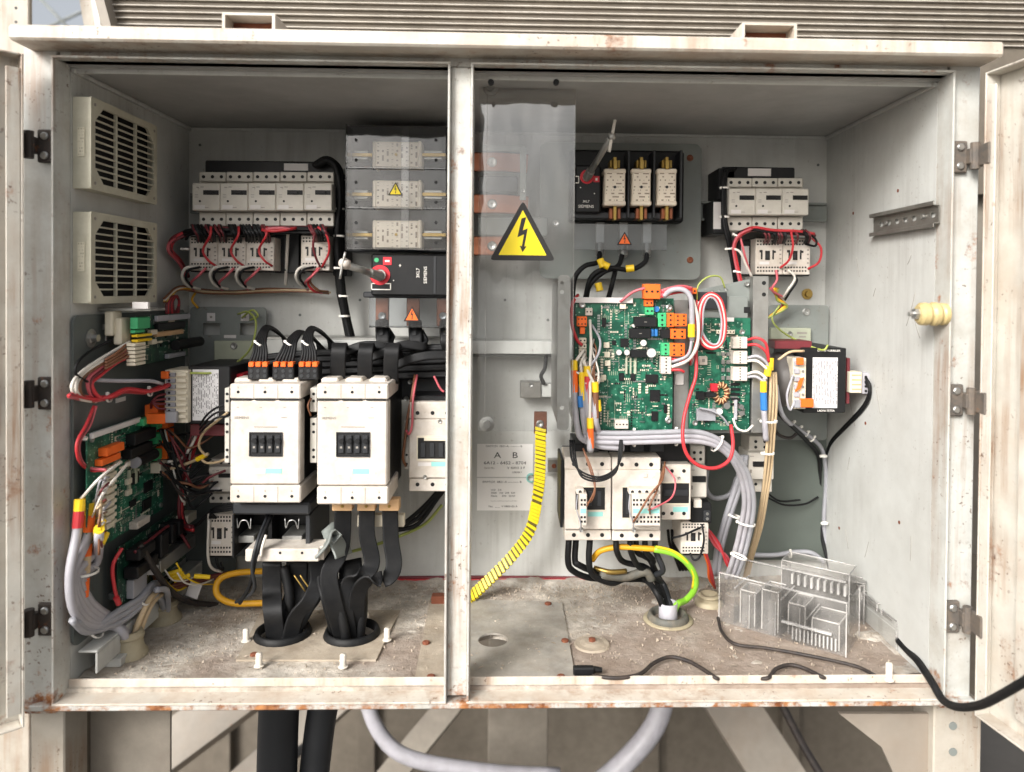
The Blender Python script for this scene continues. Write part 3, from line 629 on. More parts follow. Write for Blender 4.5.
# ------------------------------------------------------------------ fans on the left wall
def fan(lb, v_near_top, v_near_bot):
    Xf = -.617; n0 = PX(91, v_near_top, Xf); n1 = PX(91, v_near_bot, Xf); y0 = n0.y; y1 = PX(157, 200, Xf).y
    z1, z0 = n0.z, n1.z
    th = Thing('filter_fan', lb, 'fan', (Xf, (y0+y1)/2, z0), 'filter fans on the left wall')
    b = MB(); m_ = .011; ch = .022
    o = rrect(y0, z0, y1, z1, .004); A, B, Cc, D = y0+m_, y1-m_, z0+m_, z1-m_
    hole_ = [(A+ch, Cc), (B-ch, Cc), (B, Cc+ch), (B, D-ch), (B-ch, D), (A+ch, D), (A, D-ch), (A, Cc+ch)]
    b.sheet(o, [hole_], (Xf, 0, 0), (0, 1, 0), (0, 0, 1), (-1, 0, 0), .004); th.add('bezel', b, 'beige')
    b = MB(); o2 = [(y0+.001, z0+.001), (y1-.001, z0+.001), (y1-.001, z1-.001), (y0+.001, z1-.001)]; h2 = [(y0+.004, z0+.004), (y1-.004, z0+.004), (y1-.004, z1-.004), (y0+.004, z1-.004)]
    b.sheet(o2, [h2], (Xf-.0041, 0, 0), (0, 1, 0), (0, 0, 1), (-1, 0, 0), -XL+Xf-.0046 if False else (Xf-XL-.0045)); th.add('housing', b, 'beige')
    def half(z):  # chamfer shortens the end slats
        e = 0
        if z > D-ch: e = z-(D-ch)
        if z < Cc+ch: e = (Cc+ch)-z
        return e
    n = 11
    for i in range(1, n):
        z = Cc+(D-Cc)*i/n; e = half(z); b = MB(); b.box(Xf-.0035, Xf-.0005, A+e-.001, B-e+.001, z-.0012, z+.0012, .0003); th.add('slat', b, 'beige')
    for k in (1, 2):
        y = A+(B-A)*k/3; b = MB(); b.box(Xf-.0045, Xf+.0005, y-.0017, y+.0017, Cc, D, .0004); th.add('bar', b, 'beige')
    th.bx('filter_mat', 'dark', Xf-.0165, Xf-.014, y0+.005, y1-.005, z0+.005, z1-.005, 0)
    p = Vector((XL+.014, y0-.0002, (z0+z1)/2)); th.bx('rating_label', 'beige_print', p.x-.006, p.x+.004, y0-.0006, y0+.0009, p.z-.02, p.z+.022, 0)
    for yy, zz in ((y0+.01, z0+.01), (y0+.01, z1-.01), (y1-.01, z0+.01), (y1-.01, z1-.01)): th.cy('screw_cap', 'inkgrey', (Xf-.002, yy, zz), (Xf+.0008, yy, zz), .0024, 10)
fan('upper beige filter fan grille on the left inner wall', 96, 189)
fan('lower beige filter fan grille on the left inner wall', 211, 304)
# dark plate on the left wall with its foot rail
lp = Thing('wall_plate', 'dark grey mounting plate on the left inner wall below the fans', 'plate', (XL+.004, 1.25, ZF))
p0, p1 = PX(70, 316, XL+.006), PX(178, 560, XL+.006)
b = MB(); b.sheet(rrect(1.088, ZF+.055, 1.45, p0.z, .012), [], (XL+.006, 0, 0), (0, 1, 0), (0, 0, 1), (-1, 0, 0), .004); lp.add('plate', b, 'plate_dark')
for yy, zz in ((1.13, p0.z-.035), (1.42, p0.z-.02)):
    b = MB(); b.lathe((XL+.006, yy, zz), (1, 0, 0), [(.009, 0), (.009, .003), (.006, .004), (.006, .012), (.0001, .012)], 6); lp.add('bolt', b, 'steel')
    b = MB(); b.lathe((XL+.0065, yy, zz), (1, 0, 0), [(.014, 0), (.014, .0015), (.006, .0016)], 16); lp.add('washer', b, 'galv')
for yy, zz in ((1.20, 1.165), (1.16, 1.115), (1.16, 1.055)): lp.bx('marker_tag', 'paper', XL+.0062, XL+.0068, yy, yy+.03, zz, zz+.007, 0)
fr_ = Thing('foot_rail', 'pale grey angle rail on the floor below the left wall plate', 'rail', (XL+.02, 1.25, ZF+.0005))
fr_.bx('flange', 'inside', XL+.008, XL+.036, 1.095, 1.46, ZF+.0445, ZF+.048, .001); fr_.bx('web', 'inside', XL+.0325, XL+.036, 1.095, 1.46, ZF+.014, ZF+.044, .001); fr_.bx('foot', 'inside', XL+.018, XL+.046, 1.14, 1.16, ZF+.0005, ZF+.0135, .001); fr_.bx('foot', 'inside', XL+.018, XL+.046, 1.40, 1.42, ZF+.0005, ZF+.0135, .001)

# ------------------------------------------------------------------ motor breakers (the rows at the top, left and right)
def breaker(lb, bu0, bu1, bv0, bv1, tu0, tu1, t0, t1, q0, q1, Y, group, hand=None):
    """body rect, top terminal rows t0..t1, bottom terminal rows q0..q1"""
    d = Dev('motor_breaker', lb, 'breaker', (bu0, bv0, bu1, bv1), Y, group)
    d.box('body', 'bgrey', bu0, bv0, bu1, bv1, 0, .045, .0015)
    d.box('base', 'bgrey', tu0, t0+1, tu1, q1-1, .031, .095, .001)
    for nm, a, c_ in (('top_terminals', t0, t1), ('bottom_terminals', q0, q1)):
        k = d.box(nm, 'bgrey', tu0+.2, a, tu1-.2, c_, .022, .075, .0012)
        for i in range(3):
            u = tu0+(tu1-tu0)*(i+.5)/3; d.disc('terminal_screw', 'dark', u, (a+c_)/2, 1.7, .0214, .024, 10, k)
    w_, h_ = bu1-bu0, bv1-bv0
    x, y = bu0+w_*.40, bv0+h_*.26
    d.box('switch_recess', 'dark', x, y, x+w_*.56, y+h_*.17, -.0006, .002, .0003)
    d.box('toggle', 'black', x+w_*.06, y+h_*.03, x+w_*.38, y+h_*.13, -.004, .001, .0006)
    d.disc('setting_dial', 'bgrey', bu0+w_*.19, bv0+h_*.16, 1.7, -.0012, .002, 12); d.box('dial_slot', 'inkgrey', bu0+w_*.15, bv0+h_*.145, bu0+w_*.24, bv0+h_*.17, -.0018, -.0002, 0)
    d.disc('test_button', 'ink', bu0+w_*.28, bv0+h_*.66, 1.1, -.0007, .002, 10)
    d.box('rating_label', 'paper', bu0+w_*.08, bv0+h_*.80, bu0+w_*.46, bv0+h_*.94, -.0006, .001, 0)
    d.boxes('fine_print', 'inkgrey', [(bu0+w_*.3, bv0+h_*.13, bu0+w_*.42, bv0+h_*.16), (bu0+w_*.1, bv0+h_*.42, bu0+w_*.22, bv0+h_*.44), (bu0+w_*.1, bv0+h_*.5, bu0+w_*.22, bv0+h_*.52), (bu0+w_*.46, bv0+h_*.88, bu0+w_*.6, bv0+h_*.9)], -.0004, .001, kind='stuff')
    return d
nmL = ['leftmost', 'second from the left', 'middle', 'fourth from the left', 'rightmost']
for i in range(5):
    breaker(f'grey motor breaker, {nmL[i]} of the five in the upper left row', 192+28*i, 219.7+28*i, 183, 210.5, 199+27*i, 225.8+27*i, 172, 181.5, 212.5, 226, 1.36, 'motor breakers in the upper left row')
nmR = ['left', 'middle', 'right']
for i in range(3):
    breaker(f'grey motor breaker, {nmR[i]} of the three in the upper right row', 729+26.7*i, 755.4+26.7*i, 188.5, 215, 727+25.4*i, 752.2+25.4*i, 178, 187, 217, 230.5, 1.36, 'motor breakers in the upper right row')
d = Dev('busbar_cover', 'long black busbar housing above the five left motor breakers', 'busbar', (205, 161, 318, 173), 1.41)
d.box('cover', 'black', 205, 161, 335, 174, 0, .06, .002); d.box('label', 'paper', 284, 163.5, 308, 170.5, -.0006, .001, 0)
d = Dev('busbar_cover', 'black busbar housing above the three right motor breakers', 'busbar', (735, 167, 795, 180), 1.40)
d.box('cover', 'black', 722, 167, 795, 182, 0, .06, .002); d.box('label', 'paper', 748, 168.5, 771, 176, -.0006, .001, 0)
d = Dev('feeder_terminal', 'black feeder terminal block left of the upper right motor breakers', 'terminal', (713, 170, 730, 234), 1.385)
d.box('body', 'black', 713, 200, 728, 234, 0, .09, .002); d.box('head', 'black', 718, 168, 735, 200, .015, .09, .002); d.box('label', 'paper', 713.5, 202, 721, 229, -.0006, .001, 0)
d = Dev('mounting_rail', 'grey rail behind the upper right motor breakers', 'rail', (700, 202, 828, 222), 1.45)
d.box('web', 'plate', 700, 204, 827, 219, .012, .016, .0005); d.box('flange', 'plate', 700, 202, 827, 204, 0, .012, .0004); d.box('flange', 'plate', 700, 219, 827, 221, 0, .012, .0004)
d = Dev('mounting_rail', 'grey rail behind the upper left motor breakers', 'rail', (188, 196, 338, 214), 1.455)
d.box('web', 'plate', 190, 196, 338, 212, .012, .016, .0005); d.box('flange', 'plate', 190, 194, 338, 196, 0, .012, .0004); d.box('flange', 'plate', 190, 212, 338, 214, 0, .012, .0004)

# ------------------------------------------------------------------ small contactors
def small_contactor(lb, u0, v0, u1, v1, Y, group, dep=.075):
    d = Dev('small_contactor', lb, 'contactor', (u0, v0, u1, v1), Y, group); w_, h_ = u1-u0, v1-v0
    d.box('body', 'white', u0, v0, u1, v1, 0, dep, .0012)
    d.box('rear_housing', 'black', u0+w_*.03, v0-1, u1-w_*.02, v1+1.5, dep*.45, dep+.02, .001)
    X = lambda a: u0+w_*a
    Yv = lambda a: v0+h_*a
    d.boxes('wire_ports', 'dark', [(X(.06+.105*i), Yv(r), X(.06+.105*i+.06), Yv(r+.045)) for i in range(8) for r in (.05, .14, .78, .88)], -.0004, .001, kind='stuff')
    d.box('position_slot', 'ink', X(.2), Yv(.32), X(.26), Yv(.58), -.0005, .001, 0); d.box('slot_flag', 'ink', X(.15), Yv(.32), X(.2), Yv(.39), -.0005, .001, 0)
    w2 = d.box('armature_window', 'ink', X(.36), Yv(.34), X(.53), Yv(.6), -.0006, .001, 0); d.box('armature', 'charcoal', X(.4), Yv(.42), X(.49), Yv(.55), -.002, 0, .0004, w2)
    d.box('position_slot', 'ink', X(.62), Yv(.32), X(.68), Yv(.58), -.0005, .001, 0); d.box('slot_flag', 'ink', X(.68), Yv(.34), X(.75), Yv(.4), -.0005, .001, 0)
    d.box('type_label', 'paper', X(.15), Yv(.64), X(.5), Yv(.72), -.0005, .001, 0)
    d.boxes('fine_print', 'inkgrey', [(X(.88), Yv(.3+.12*i), X(.95), Yv(.34+.12*i)) for i in range(4)], -.0004, .001, kind='stuff')
    return d
for i in range(3):
    small_contactor(f'small white contactor, {nmR[i]} of three joined under the left motor breakers', 189.5+28.3*i, 237, 217.4+28.3*i, 270.5, 1.39, 'small contactors under the left motor breakers')
d = Dev('contactor_housing', 'black housing block beside the three joined small contactors', 'housing', (275, 233, 299, 273), 1.43); d.box('block', 'black', 275, 233, 299, 273, 0, .045, .001); d.box('rib', 'charcoal', 284, 235, 286, 271, -.003, .001, .0004)
small_contactor('lone small white contactor under the rightmost left-row motor breaker', 301, 235.5, 329.5, 270.5, 1.39, 'small contactors under the left motor breakers')
for i in range(2):
    small_contactor(f'small white contactor, {("left", "right")[i]} of two joined under the right motor breakers', 755.5+27.6*i, 238.5, 782.7+27.6*i, 274.5, 1.39, 'small contactors under the right motor breakers')
d = Dev('contactor_housing', 'black housing block left of the two joined small contactors', 'housing', (738, 240, 756, 276), 1.42); d.box('block', 'black', 740, 240, 756, 276, 0, .05, .001); d.box('label', 'paper', 741, 246, 749, 274, -.0006, .001, 0)
# ------------------------------------------------------------------ big contactors
def big_contactor(lb, u0, u1, v0, v1, Y, dep, win, group):
    """win: window rectangle in pixels"""
    d = Dev('power_contactor', lb, 'contactor', (u0, v0, u1, v1), Y, group); w_, h_ = u1-u0, v1-v0
    a, c_ = v0+h_*.135, v0+h_*.855
    tb = d.box('top_block', 'white', u0+.3, v0+1, u1-.3, a, 0, dep*.62, .002)
    d.box('main_body', 'white', u0+.5, a+1.3, u1-1.2, c_-1.0, .001, .03, .0025)
    d.box('core', 'black', u0+1.5, v0+4, u1-1.5, v1-4, .012, dep, .002)
    bb = d.box('bottom_block', 'white', u0+.3, c_, u1-.3, v1, 0, dep*.62, .002)
    for i in range(3):
        u = u0+w_*(.12+.375*i); d.disc('terminal_screw', 'dark', u, v0+h_*.075, 1.5, -.0004, .002, 12, tb); d.disc('terminal_screw', 'dark', u, v1-h_*.055, 1.5, -.0004, .002, 12, bb)
        x0, x1 = u0+w_*(.02+.335*i), u0+w_*(.29+.335*i)
        d.box('terminal_lug', 'white', x0+3, v0-5, x1+1, v0+4, .035, .075, .003, tb)
    for i in (1, 2):
        u = u0+w_*(.005+.335*i); d.box('pole_seam', 'inkgrey', u-.35, v0+1.6, u+.35, a-.6, -.0002, .002, 0, tb); d.box('pole_seam', 'inkgrey', u-.35, c_+.6, u+.35, v1-.6, -.0002, .002, 0, bb)
    for i in range(3): u = u0+w_*(.02+.335*i); d.box('latch_gap', 'dark', u, a-.3, u+w_*.27, a+1.1, .0002, .004, 0)
    a0, b0, a1, b1 = win
    d.box('arc_window', 'dark', a0, b0, a1, b1, .0003, .004, .0005)
    b = MB(); X0, X1, Z0, Z1 = d.ext(a0-.8, b0-.8, a1+.8, b1+.8, 0); x0, x1, z0, z1 = d.ext(a0, b0, a1, b1, 0)
    b.sheet([(X0, Z0), (X1, Z0), (X1, Z1), (X0, Z1)], [[(x0, z0), (x1, z0), (x1, z1), (x0, z1)]], (0, Y-.0012, 0), (1, 0, 0), (0, 0, 1), (0, 1, 0), .002); d.add('window_frame', b, 'charcoal')
    for i in range(4):
        u = a0+(a1-a0)*(i+.5)/4; rr = (a1-a0)/11; p = d.box('pole_lever', 'charcoal', u-rr, b0+2.5, u+rr, b1-2.5, -.003, .003, .001)
        d.disc('lever_tip', 'black', u, (b0+b1)/2-.14*(b1-b0), rr*.9, -.006, .0, 10, p); d.box('lever_mark', 'inkgrey', u-rr*.4, (b0+b1)/2+2, u+rr*.4, (b0+b1)/2+4, -.0034, -.001, 0, p)
    for sx in (a0+4, a1-4):
        for sv in (b0-6, b1+6.5): d.screw('cover_screw', 'galv', sx, sv, 1.7, .0035)
    d.box('cover_line', 'inkgrey', a0+4, b0-6.4, a1-4, b0-5.6, .0004, .002, 0)
    lv = b1+13; uc = (a0+a1)/2
    d.box('type_label', 'paper', uc-16, lv, uc-.5, lv+5.5, .0002, .002, 0); d.box('colour_band', 'teal', uc-.2, lv, uc+16, lv+5, .0003, .002, 0)
    p = P(u0+w_*.17, v0+h_*.29, Y+.0005); d.text('SIEMENS', p, 3.6*S(Y), 'inkgrey', wx=1.1)
    d.boxes('fine_print', 'inkgrey', [(u0+w_*.72, v0+h_*.285, u0+w_*.8, v0+h_*.29), (u0+w_*.42, v0+h_*.2, u0+w_*.45, v0+h_*.205), (u0+w_*.1, v0+h_*.2, u0+w_*.13, v0+h_*.205), (u0+w_*.75, v0+h_*.2, u0+w_*.79, v0+h_*.205)], .0004, .002, kind='stuff')
    for i in range(3): d.text(str(2*i+1), P(u0+w_*(.12+.375*i), v0+h_*.04, Y-.0004), 3*S(Y), 'inkgrey', parent=tb); d.text(str(2*i+2), P(u0+w_*(.12+.375*i), v1-h_*.1, Y-.0004), 3*S(Y), 'inkgrey', parent=bb)
    d.boxes('block_print', 'inkgrey', [(u0+w_*(.12+.375*i)-.7, v0+h_*.03, u0+w_*(.12+.375*i)+.7, v0+h_*.037) for i in range(3)], -.0003, .001, kind='stuff')
    return d
c1 = big_contactor('large white power contactor with black plug blocks on top', 229.5, 301, 383, 503, 1.20, .17, (250, 433, 281.5, 455.5), 'large power contactors')
c2 = big_contactor('large white power contactor with broad black cable loops on top', 316.5, 388.5, 383, 504.5, 1.20, .17, (337, 433, 369, 456), 'large power contactors')
# side auxiliary strips between the large contactors and at the left flank
for (u0, u1, lb) in ((310, 317, 'narrow white auxiliary switch between the two large contactors'), (224.5, 229.5, 'narrow white auxiliary switch on the left flank of the plug-topped contactor')):
    d = Dev('auxiliary_switch', lb, 'switch', (u0, 390, u1, 468), 1.225); d.box('body', 'bgrey', u0, 388, u1, 412, 0, .08, .001); d.box('body_lower', 'bgrey', u0, 418, u1, 463, 0, .08, .001)
    for v in (394, 401, 424, 432, 450, 457): d.disc('terminal_screw', 'dark', (u0+u1)/2, v, 1.5, -.0005, .002, 10)
    if u0 > 300:
        d.tube('jumper', 'brown', [P(311, 398, 1.222), P(308, 406, 1.215), P(311, 416, 1.222)], .0016)

# contactor beside the centre post
d = Dev('contactor', 'white contactor partly hidden behind the left side of the centre post', 'contactor', (408, 402, 458, 492), 1.28)
d.box('top_block', 'white', 409, 402, 462, 419, .004, .08, .0015); d.box('face', 'white', 409, 419.6, 462, 478, 0, .05, .0015); d.box('bottom_block', 'white', 409, 478.6, 462, 491.5, .004, .08, .0015); d.box('core', 'black', 411, 396, 462, 489, .02, .13, .001)
for u in (417.5, 432.5, 447): d.disc('terminal_screw', 'dark', u, 413, 2, .0035, .005, 12); d.disc('terminal_screw', 'dark', u, 484.5, 2, .0035, .005, 12)
d.box('arc_window', 'dark', 417.5, 437.5, 460, 459.5, -.0005, .002, .0004)
d.box('window_bezel', 'ivory', 416.5, 436, 460, 438, -.002, .001, .0003); d.box('window_bezel', 'ivory', 416.5, 459, 460, 461, -.002, .001, .0003); d.box('window_bezel', 'ivory', 416.3, 438, 417.8, 459, -.0021, .001, .0003)
for u in (423, 432, 441, 450): d.box('pole_lever', 'charcoal', u-2.4, 443, u+2.4, 457, -.0025, .001, .0006)
d.box('catch', 'ivory', 424, 437.5, 448, 441, -.004, 0, .0006)
d.box('type_label', 'paper', 418, 462.5, 431, 466, -.0005, .001, 0); d.box('colour_band', 'teal', 431.3, 462, 460, 466.5, -.0006, .001, 0)
d.screw('cover_screw', 'galv', 440, 421.5, 2.2, 0); d.screw('cover_screw', 'galv', 425, 477, 2.2, 0)
d = Dev('auxiliary_switch', 'narrow white auxiliary switch on the flank of the contactor by the post', 'switch', (404.5, 418, 409, 470), 1.295); d.box('body', 'bgrey', 404.5, 420, 409, 469, 0, .07, .001)
for v in (426, 436, 455, 464): d.disc('terminal_screw', 'dark', 406.6, v, 1.3, -.0005, .002, 8)

# devices under and left of the plug-topped contactor
d = Dev('overload_relay', 'open black overload relay box under the plug-topped contactor', 'relay', (232, 500, 312, 562), 1.23)
d.box('upper_shroud', 'charcoal', 232, 503, 310, 515, -.01, .13, .003); d.box('back', 'black', 233, 515, 310, 556, .09, .13, 0); d.box('cheek', 'black', 232, 515, 234, 558, .0, .13, .0005); d.box('cheek', 'charcoal', 305.5, 515, 310, 558, .0, .13, .001); d.box('partition', 'black', 268, 515, 272, 556, .05, .0895, .0005)
for u in (244, 292):
    d.tube('spring_clip', 'steel', [P(u-7, 518, 1.24), P(u-6, 528, 1.238), P(u-3, 521, 1.238), P(u+3, 521, 1.238), P(u+6, 529, 1.238), P(u+7, 518, 1.24)], .001, 6, 4)
    d.box('terminal_bar', 'galv', u-10, 536, u+10, 543, .02, .08, .001)
d = Dev('terminal_bar', 'white three-pole terminal bar below the open black relay', 'terminal', (245, 546, 323, 563), 1.205)
d.box('bar', 'white', 245, 549, 319, 562, 0, .05, .002); d.box('end_cap', 'white', 319.3, 546, 324, 560, .008, .05, .001)
for u in (259, 280, 302): d.disc('terminal_screw', 'dark', u, 553, 1.3, -.0005, .002, 10)
d = Dev('insulating_bracket', 'tan insulating bracket under the loop-topped contactor', 'bracket', (332, 502, 403, 524), 1.235)
d.box('board', 'wood', 332, 503.5, 352, 511, 0, .02, .001); d.box('board', 'wood', 357, 503, 375, 511, 0, .02, .001); d.box('board', 'wood', 379, 499.5, 399, 511, 0, .02, .001); d.box('crossbar', 'ivory', 357, 515, 404, 527, .03, .045, .001)
for u in (342, 366, 389): d.disc('stud', 'brass', u, 506.5, 1.5, -.002, .002, 8)
breaker('grey motor breaker at the left flank of the plug-topped contactor', 208.5, 233, 467, 492, 209, 233, 459, 466, 493.5, 503, 1.34, 'motor breakers low on the left')
small_contactor('small white contactor left of the open black relay', 207, 514, 234.5, 556, 1.335, 'small contactors low on the left')
# ------------------------------------------------------------------ back plates
def plate(name, lb, u0, v0, u1, v1, Y, m, holes=(), rad=.008, th=.004, cat='plate'):
    d = Dev(name, lb, cat, (u0, v0, u1, v1), Y); X0, X1, Z0, Z1 = d.ext(u0, v0, u1, v1, 0)
    hs_ = []
    for h in holes: x0, x1, z0, z1 = d.ext(*h, 0); hs_.append([(x0, z0), (x1, z0), (x1, z1), (x0, z1)])
    b = MB(); b.sheet(rrect(X0, Z0, X1, Z1, rad), hs_, (0, Y, 0), (1, 0, 0), (0, 0, 1), (0, 1, 0), th); d.add('sheet', b, m); return d
d = plate('bracket_plate', 'grey bracket plate with two square windows above the left transformer', 190, 307, 266, 372, 1.455, 'plate', [(203, 323, 220, 335), (240, 323, 256, 335)])
for u in (211, 245): d.box('window_tab', 'paper', u-4, 313, u+4, 321, -.0006, .001, 0); d.disc('tab_dot', 'inkgrey', u, 317, 1.3, -.001, 0, 8)
d.box('tag', 'paper', 224, 335, 236, 338, -.0006, .001, 0); d.box('cover', 'olive', 214, 341, 262, 360, -.012, -.001, .001); d.screw('bolt', 'galv', 234, 346, 3.6, -.012)
d = plate('bracket_plate', 'grey bracket plate with a bolt above the right transformer', 768, 305, 828, 440, 1.452, 'plate')
d.screw('bolt', 'galv', 806.5, 312, 4.2, 0); d.screw('bolt', 'galv', 790, 334, 2.8, -.012); d.box('cover', 'olive', 771, 328, 811, 345, -.012, -.001, .001)
d.boxes('fine_print', 'inkgrey', [(797, 332, 807, 334), (799, 336, 806, 337.5)], -.0126, -.0118, kind='stuff')
d = plate('green_back_plate', 'dark green-grey back plate in the lower right corner', 706, 432, 827, 560, 1.462, 'green_plate')
d = plate('back_plate', 'large dark grey back plate behind the left lower devices', 186, 372, 236, 578, 1.463, 'plate_dark')
d = plate('isolator_plate', 'dark grey rounded plate carrying the right fuse switch', 540, 143, 701, 279, 1.44, 'plate', rad=.014)
for u, v in ((690, 158), (690, 260)): d.screw('rusty_bolt', 'rust', u, v, 3.4, 0)
d = Dev('earth_stud', 'brass washer and stud on the back wall right of the two small contactors', 'bolt', (801, 288, 813, 300), 1.479)
p = P(807, 294, 1.479); b = MB(); b.lathe(p, (0, -1, 0), [(.011, 0), (.011, .002), (.006, .0025), (.0055, .009), (.0001, .009)], 14); d.add('washer', b, 'brass')
# cable tray strip across the left bay
d = Dev('cable_tray', 'pale grey horizontal tray ledge behind the black cables', 'tray', (252, 324, 470, 358), 1.40)
d.box('ledge', 'inside', 255, 340, 470, 357, 0, .004, .0008); d.box('top_flange', 'galv', 258, 337.5, 470, 340, .0, .06, .0008)

# ------------------------------------------------------------------ left fuse switch
warn_n = 0
def triangle(th, uc, vb, w_, h_, Y, m, bolt_m='ink', frame=True, nm='warning_sticker', tag_=None, parent=None):
    """rounded warning triangle with a lightning arrow, built in relief"""
    k = S(Y); c0 = P(uc, vb, Y)
    def pt(a, b_): return (c0.x+a*k, c0.z+b_*k)
    def rt(w2, h2, r, base):
        A, B, T_ = Vector((-w2/2, base)), Vector((w2/2, base)), Vector((0, base+h2)); o = []
        for p, q, s_ in ((A, T_, B), (B, A, T_), (T_, B, A)):
            d1 = (q-p).normalized()*r; d2 = (s_-p).normalized()*r
            for t_ in (0, .33, .66, 1): o.append((p+d1)*(1-t_)**2+p*2*t_*(1-t_)+(p+d2)*t_*t_)
        return [pt(p.x, p.y) for p in o]
    b = MB(); b.sheet(rt(w_, h_, w_*.07, 0), [], (0, Y, 0), (1, 0, 0), (0, 0, 1), (0, -1, 0), .0004); s_ = th.add(nm, b, 'ink', parent)
    i_ = w_*.13
    b = MB(); b.sheet(rt(w_-i_*2.1, h_-i_*1.75, w_*.01, i_*.62), [], (0, Y-.0004, 0), (1, 0, 0), (0, 0, 1), (0, -1, 0), .0003); th.add('yellow_field', b, m, s_)
    z = [(-.02, .70), (.05, .72), (0, .50), (.075, .535), (.025, .235), (.06, .235), (.0, .14), (-.045, .245), (-.012, .238), (.02, .435), (-.08, .385)]
    b = MB(); b.sheet([pt(x*w_, y*h_) for x, y in z], [], (0, Y-.0007, 0), (1, 0, 0), (0, 0, 1), (0, -1, 0), .0003); th.add('lightning_arrow', b, bolt_m, s_)
    return s_
d = Dev('fuse_switch', 'black fuse switch with its T handle behind the left side of the centre post', 'switch', (362, 252, 462, 300), 1.31, 'fuse load switches')
d.box('rear_body', 'charcoal', 348, 126, 468, 252, .06, .13, .002); d.box('body', 'black', 371, 254, 462, 296, 0, .11, .003); d.box('body_foot', 'charcoal', 363, 292, 462, 298, .01, .11, .002); d.box('flank', 'charcoal', 433.5, 256, 436, 294, -.001, .002, .0004)
d.box('position_mark', 'inkred', 383, 257, 391.5, 265, -.0008, .001, 0); d.boxes('position_mark_print', 'inkwhite', [(385, 260, 389.5, 262)], -.0012, 0); d.boxes('mark_frame', 'inkwhite', [(371, 289, 391, 290), (371, 283, 391, 284), (371, 283, 372, 290), (390, 283, 391, 290)], -.0007, .001)
b = MB(); p = P(380, 275, 1.309); k = S(1.31)
b.sheet(circ(p.x, p.z, 10*k, 24), [circ(p.x, p.z, 6*k, 24)], (0, 1.3095, 0), (1, 0, 0), (0, 0, 1), (0, -1, 0), .0012); d.add('red_ring', b, 'inkred')
d.disc('green_mark', 'gcon', 376.5, 260, 2.3, -.0008, .001, 12)
d.disc('shaft_socket', 'galv', 380, 275, 5.5, -.012, 0, 14)
hub = P(380, 276, 1.30); tip = P(343, 264, 1.225)
h_ = d.tube('handle_rod', 'galv', [hub, tip], .0062, 10, 1); d.tube('cross_bar', 'galv', [P(345.5, 252, 1.222), P(342.5, 264, 1.222), P(340, 279, 1.222)], .0022, 8, 3, h_); b = MB(); b.lathe(tip+Vector((.006, .012, -.001)), (tip-hub), [(.0001, .018), (.007, .016), (.0095, .01), (.0085, .002), (.006, 0)], 14); d.add('handle_knob', b, 'white', h_, True)
q = hub.lerp(tip, .12); d.cy('handle_collar', 'galv', hub, hub.lerp(tip, .28), .0095, 12, .0075, parent=h_)
d.text('SIEMENS', P(425.5, 275, 1.3095), 4.6*k, 'inkwhite', (math.pi/2, -math.pi/2, 0)); d.text('3KL7', P(418, 273, 1.3095), 4.6*k, 'inkwhite', (math.pi/2, -math.pi/2, 0))
d.boxes('fine_print', 'inkwhite', [(399, 265, 401, 266), (399.7, 264, 400.3, 267), (393, 280, 394, 281)], -.0006, .001, kind='stuff')
for u, v in ((352, 146), (431, 146)): pass
# copper terminals under it with the clear shroud
for u in (382, 413, 443):
    c_ = d.box('terminal_tongue', 'copper', u-6.5, 296, u+6.5, 326, .035, .045, .001); d.screw('terminal_bolt', 'steel', u, 316, 4, .034, c_)
tr_ = d.box('terminal_shroud', 'smoke', 369, 298, 462, 327, .008, .0095, .0004); d.box('shroud_lip', 'clear', 369, 326, 462, 328, .0, .03, .0004, tr_)
triangle(d, 412, 321.5, 17, 15.5, 1.3175, 'orange', nm='warning_sticker')
# three fuses lying across the upper part, clear cover in front
fn = ['top', 'middle', 'bottom']
for i, (v0, v1) in enumerate(((141, 168), (180, 208), (220, 249))):
    f = Dev('link_fuse', f'ivory ceramic link fuse, {fn[i]} of three under the clear cover', 'fuse', (372, v0, 421, v1), 1.335, 'link fuses in the left fuse switch')
    f.box('body', 'fuseprint', 375.5, v0+.5, 418.5, v1-.5, 0, .034, .002)
    for a, c_ in ((372.5, 376.5), (417.5, 421.5)): f.box('end_plate', 'ceramic', a, v0, c_, v1, -.001, .036, .002)
    for a, c_ in ((352, 372), (421.8, 446)):
        f.box('blade', 'brass', a, (v0+v1)/2-1.5, c_, (v0+v1)/2+2, .006, .03, .0005); f.box('jaw', 'galv', a+2, (v0+v1)/2-4, c_-4, (v0+v1)/2+5, .012, .05, .001)
    f.disc('indicator', 'brass', 396, (v0+v1)/2, 1.5, -.0012, .001, 10)
cv = Dev('clear_cover', 'clear ribbed plastic cover over the three left fuses', 'cover', (346, 124, 446, 250), 1.30)
for i, (v0, v1) in enumerate(((125, 169), (169.5, 209), (209.5, 250))):
    c_ = cv.box('cover_panel', 'cover', 346, v0, 446, v1, 0, .0015, .0004); cv.box('panel_rib', 'cover', 346.5, v1-2.2, 445.5, v1-.4, -.004, -.0003, .0005, c_)
    for u in (356, 436):
        for v in ((v0+v1)/2-7, (v0+v1)/2+13): cv.disc('vent_hole', 'dark', u, v, 1.7, -.0006, -.0001, 8, c_)
cv.box('edge', 'cover', 345.3, 124, 346.5, 250, -.002, .05, .0004); cv.box('crease', 'cover', 401, 125.5, 409, 249, -.002, -.0004, .0004)
triangle(cv, 395.5, 195.5, 15, 13.5, 1.2985, 'sign_yellow')
for i in range(2): pass

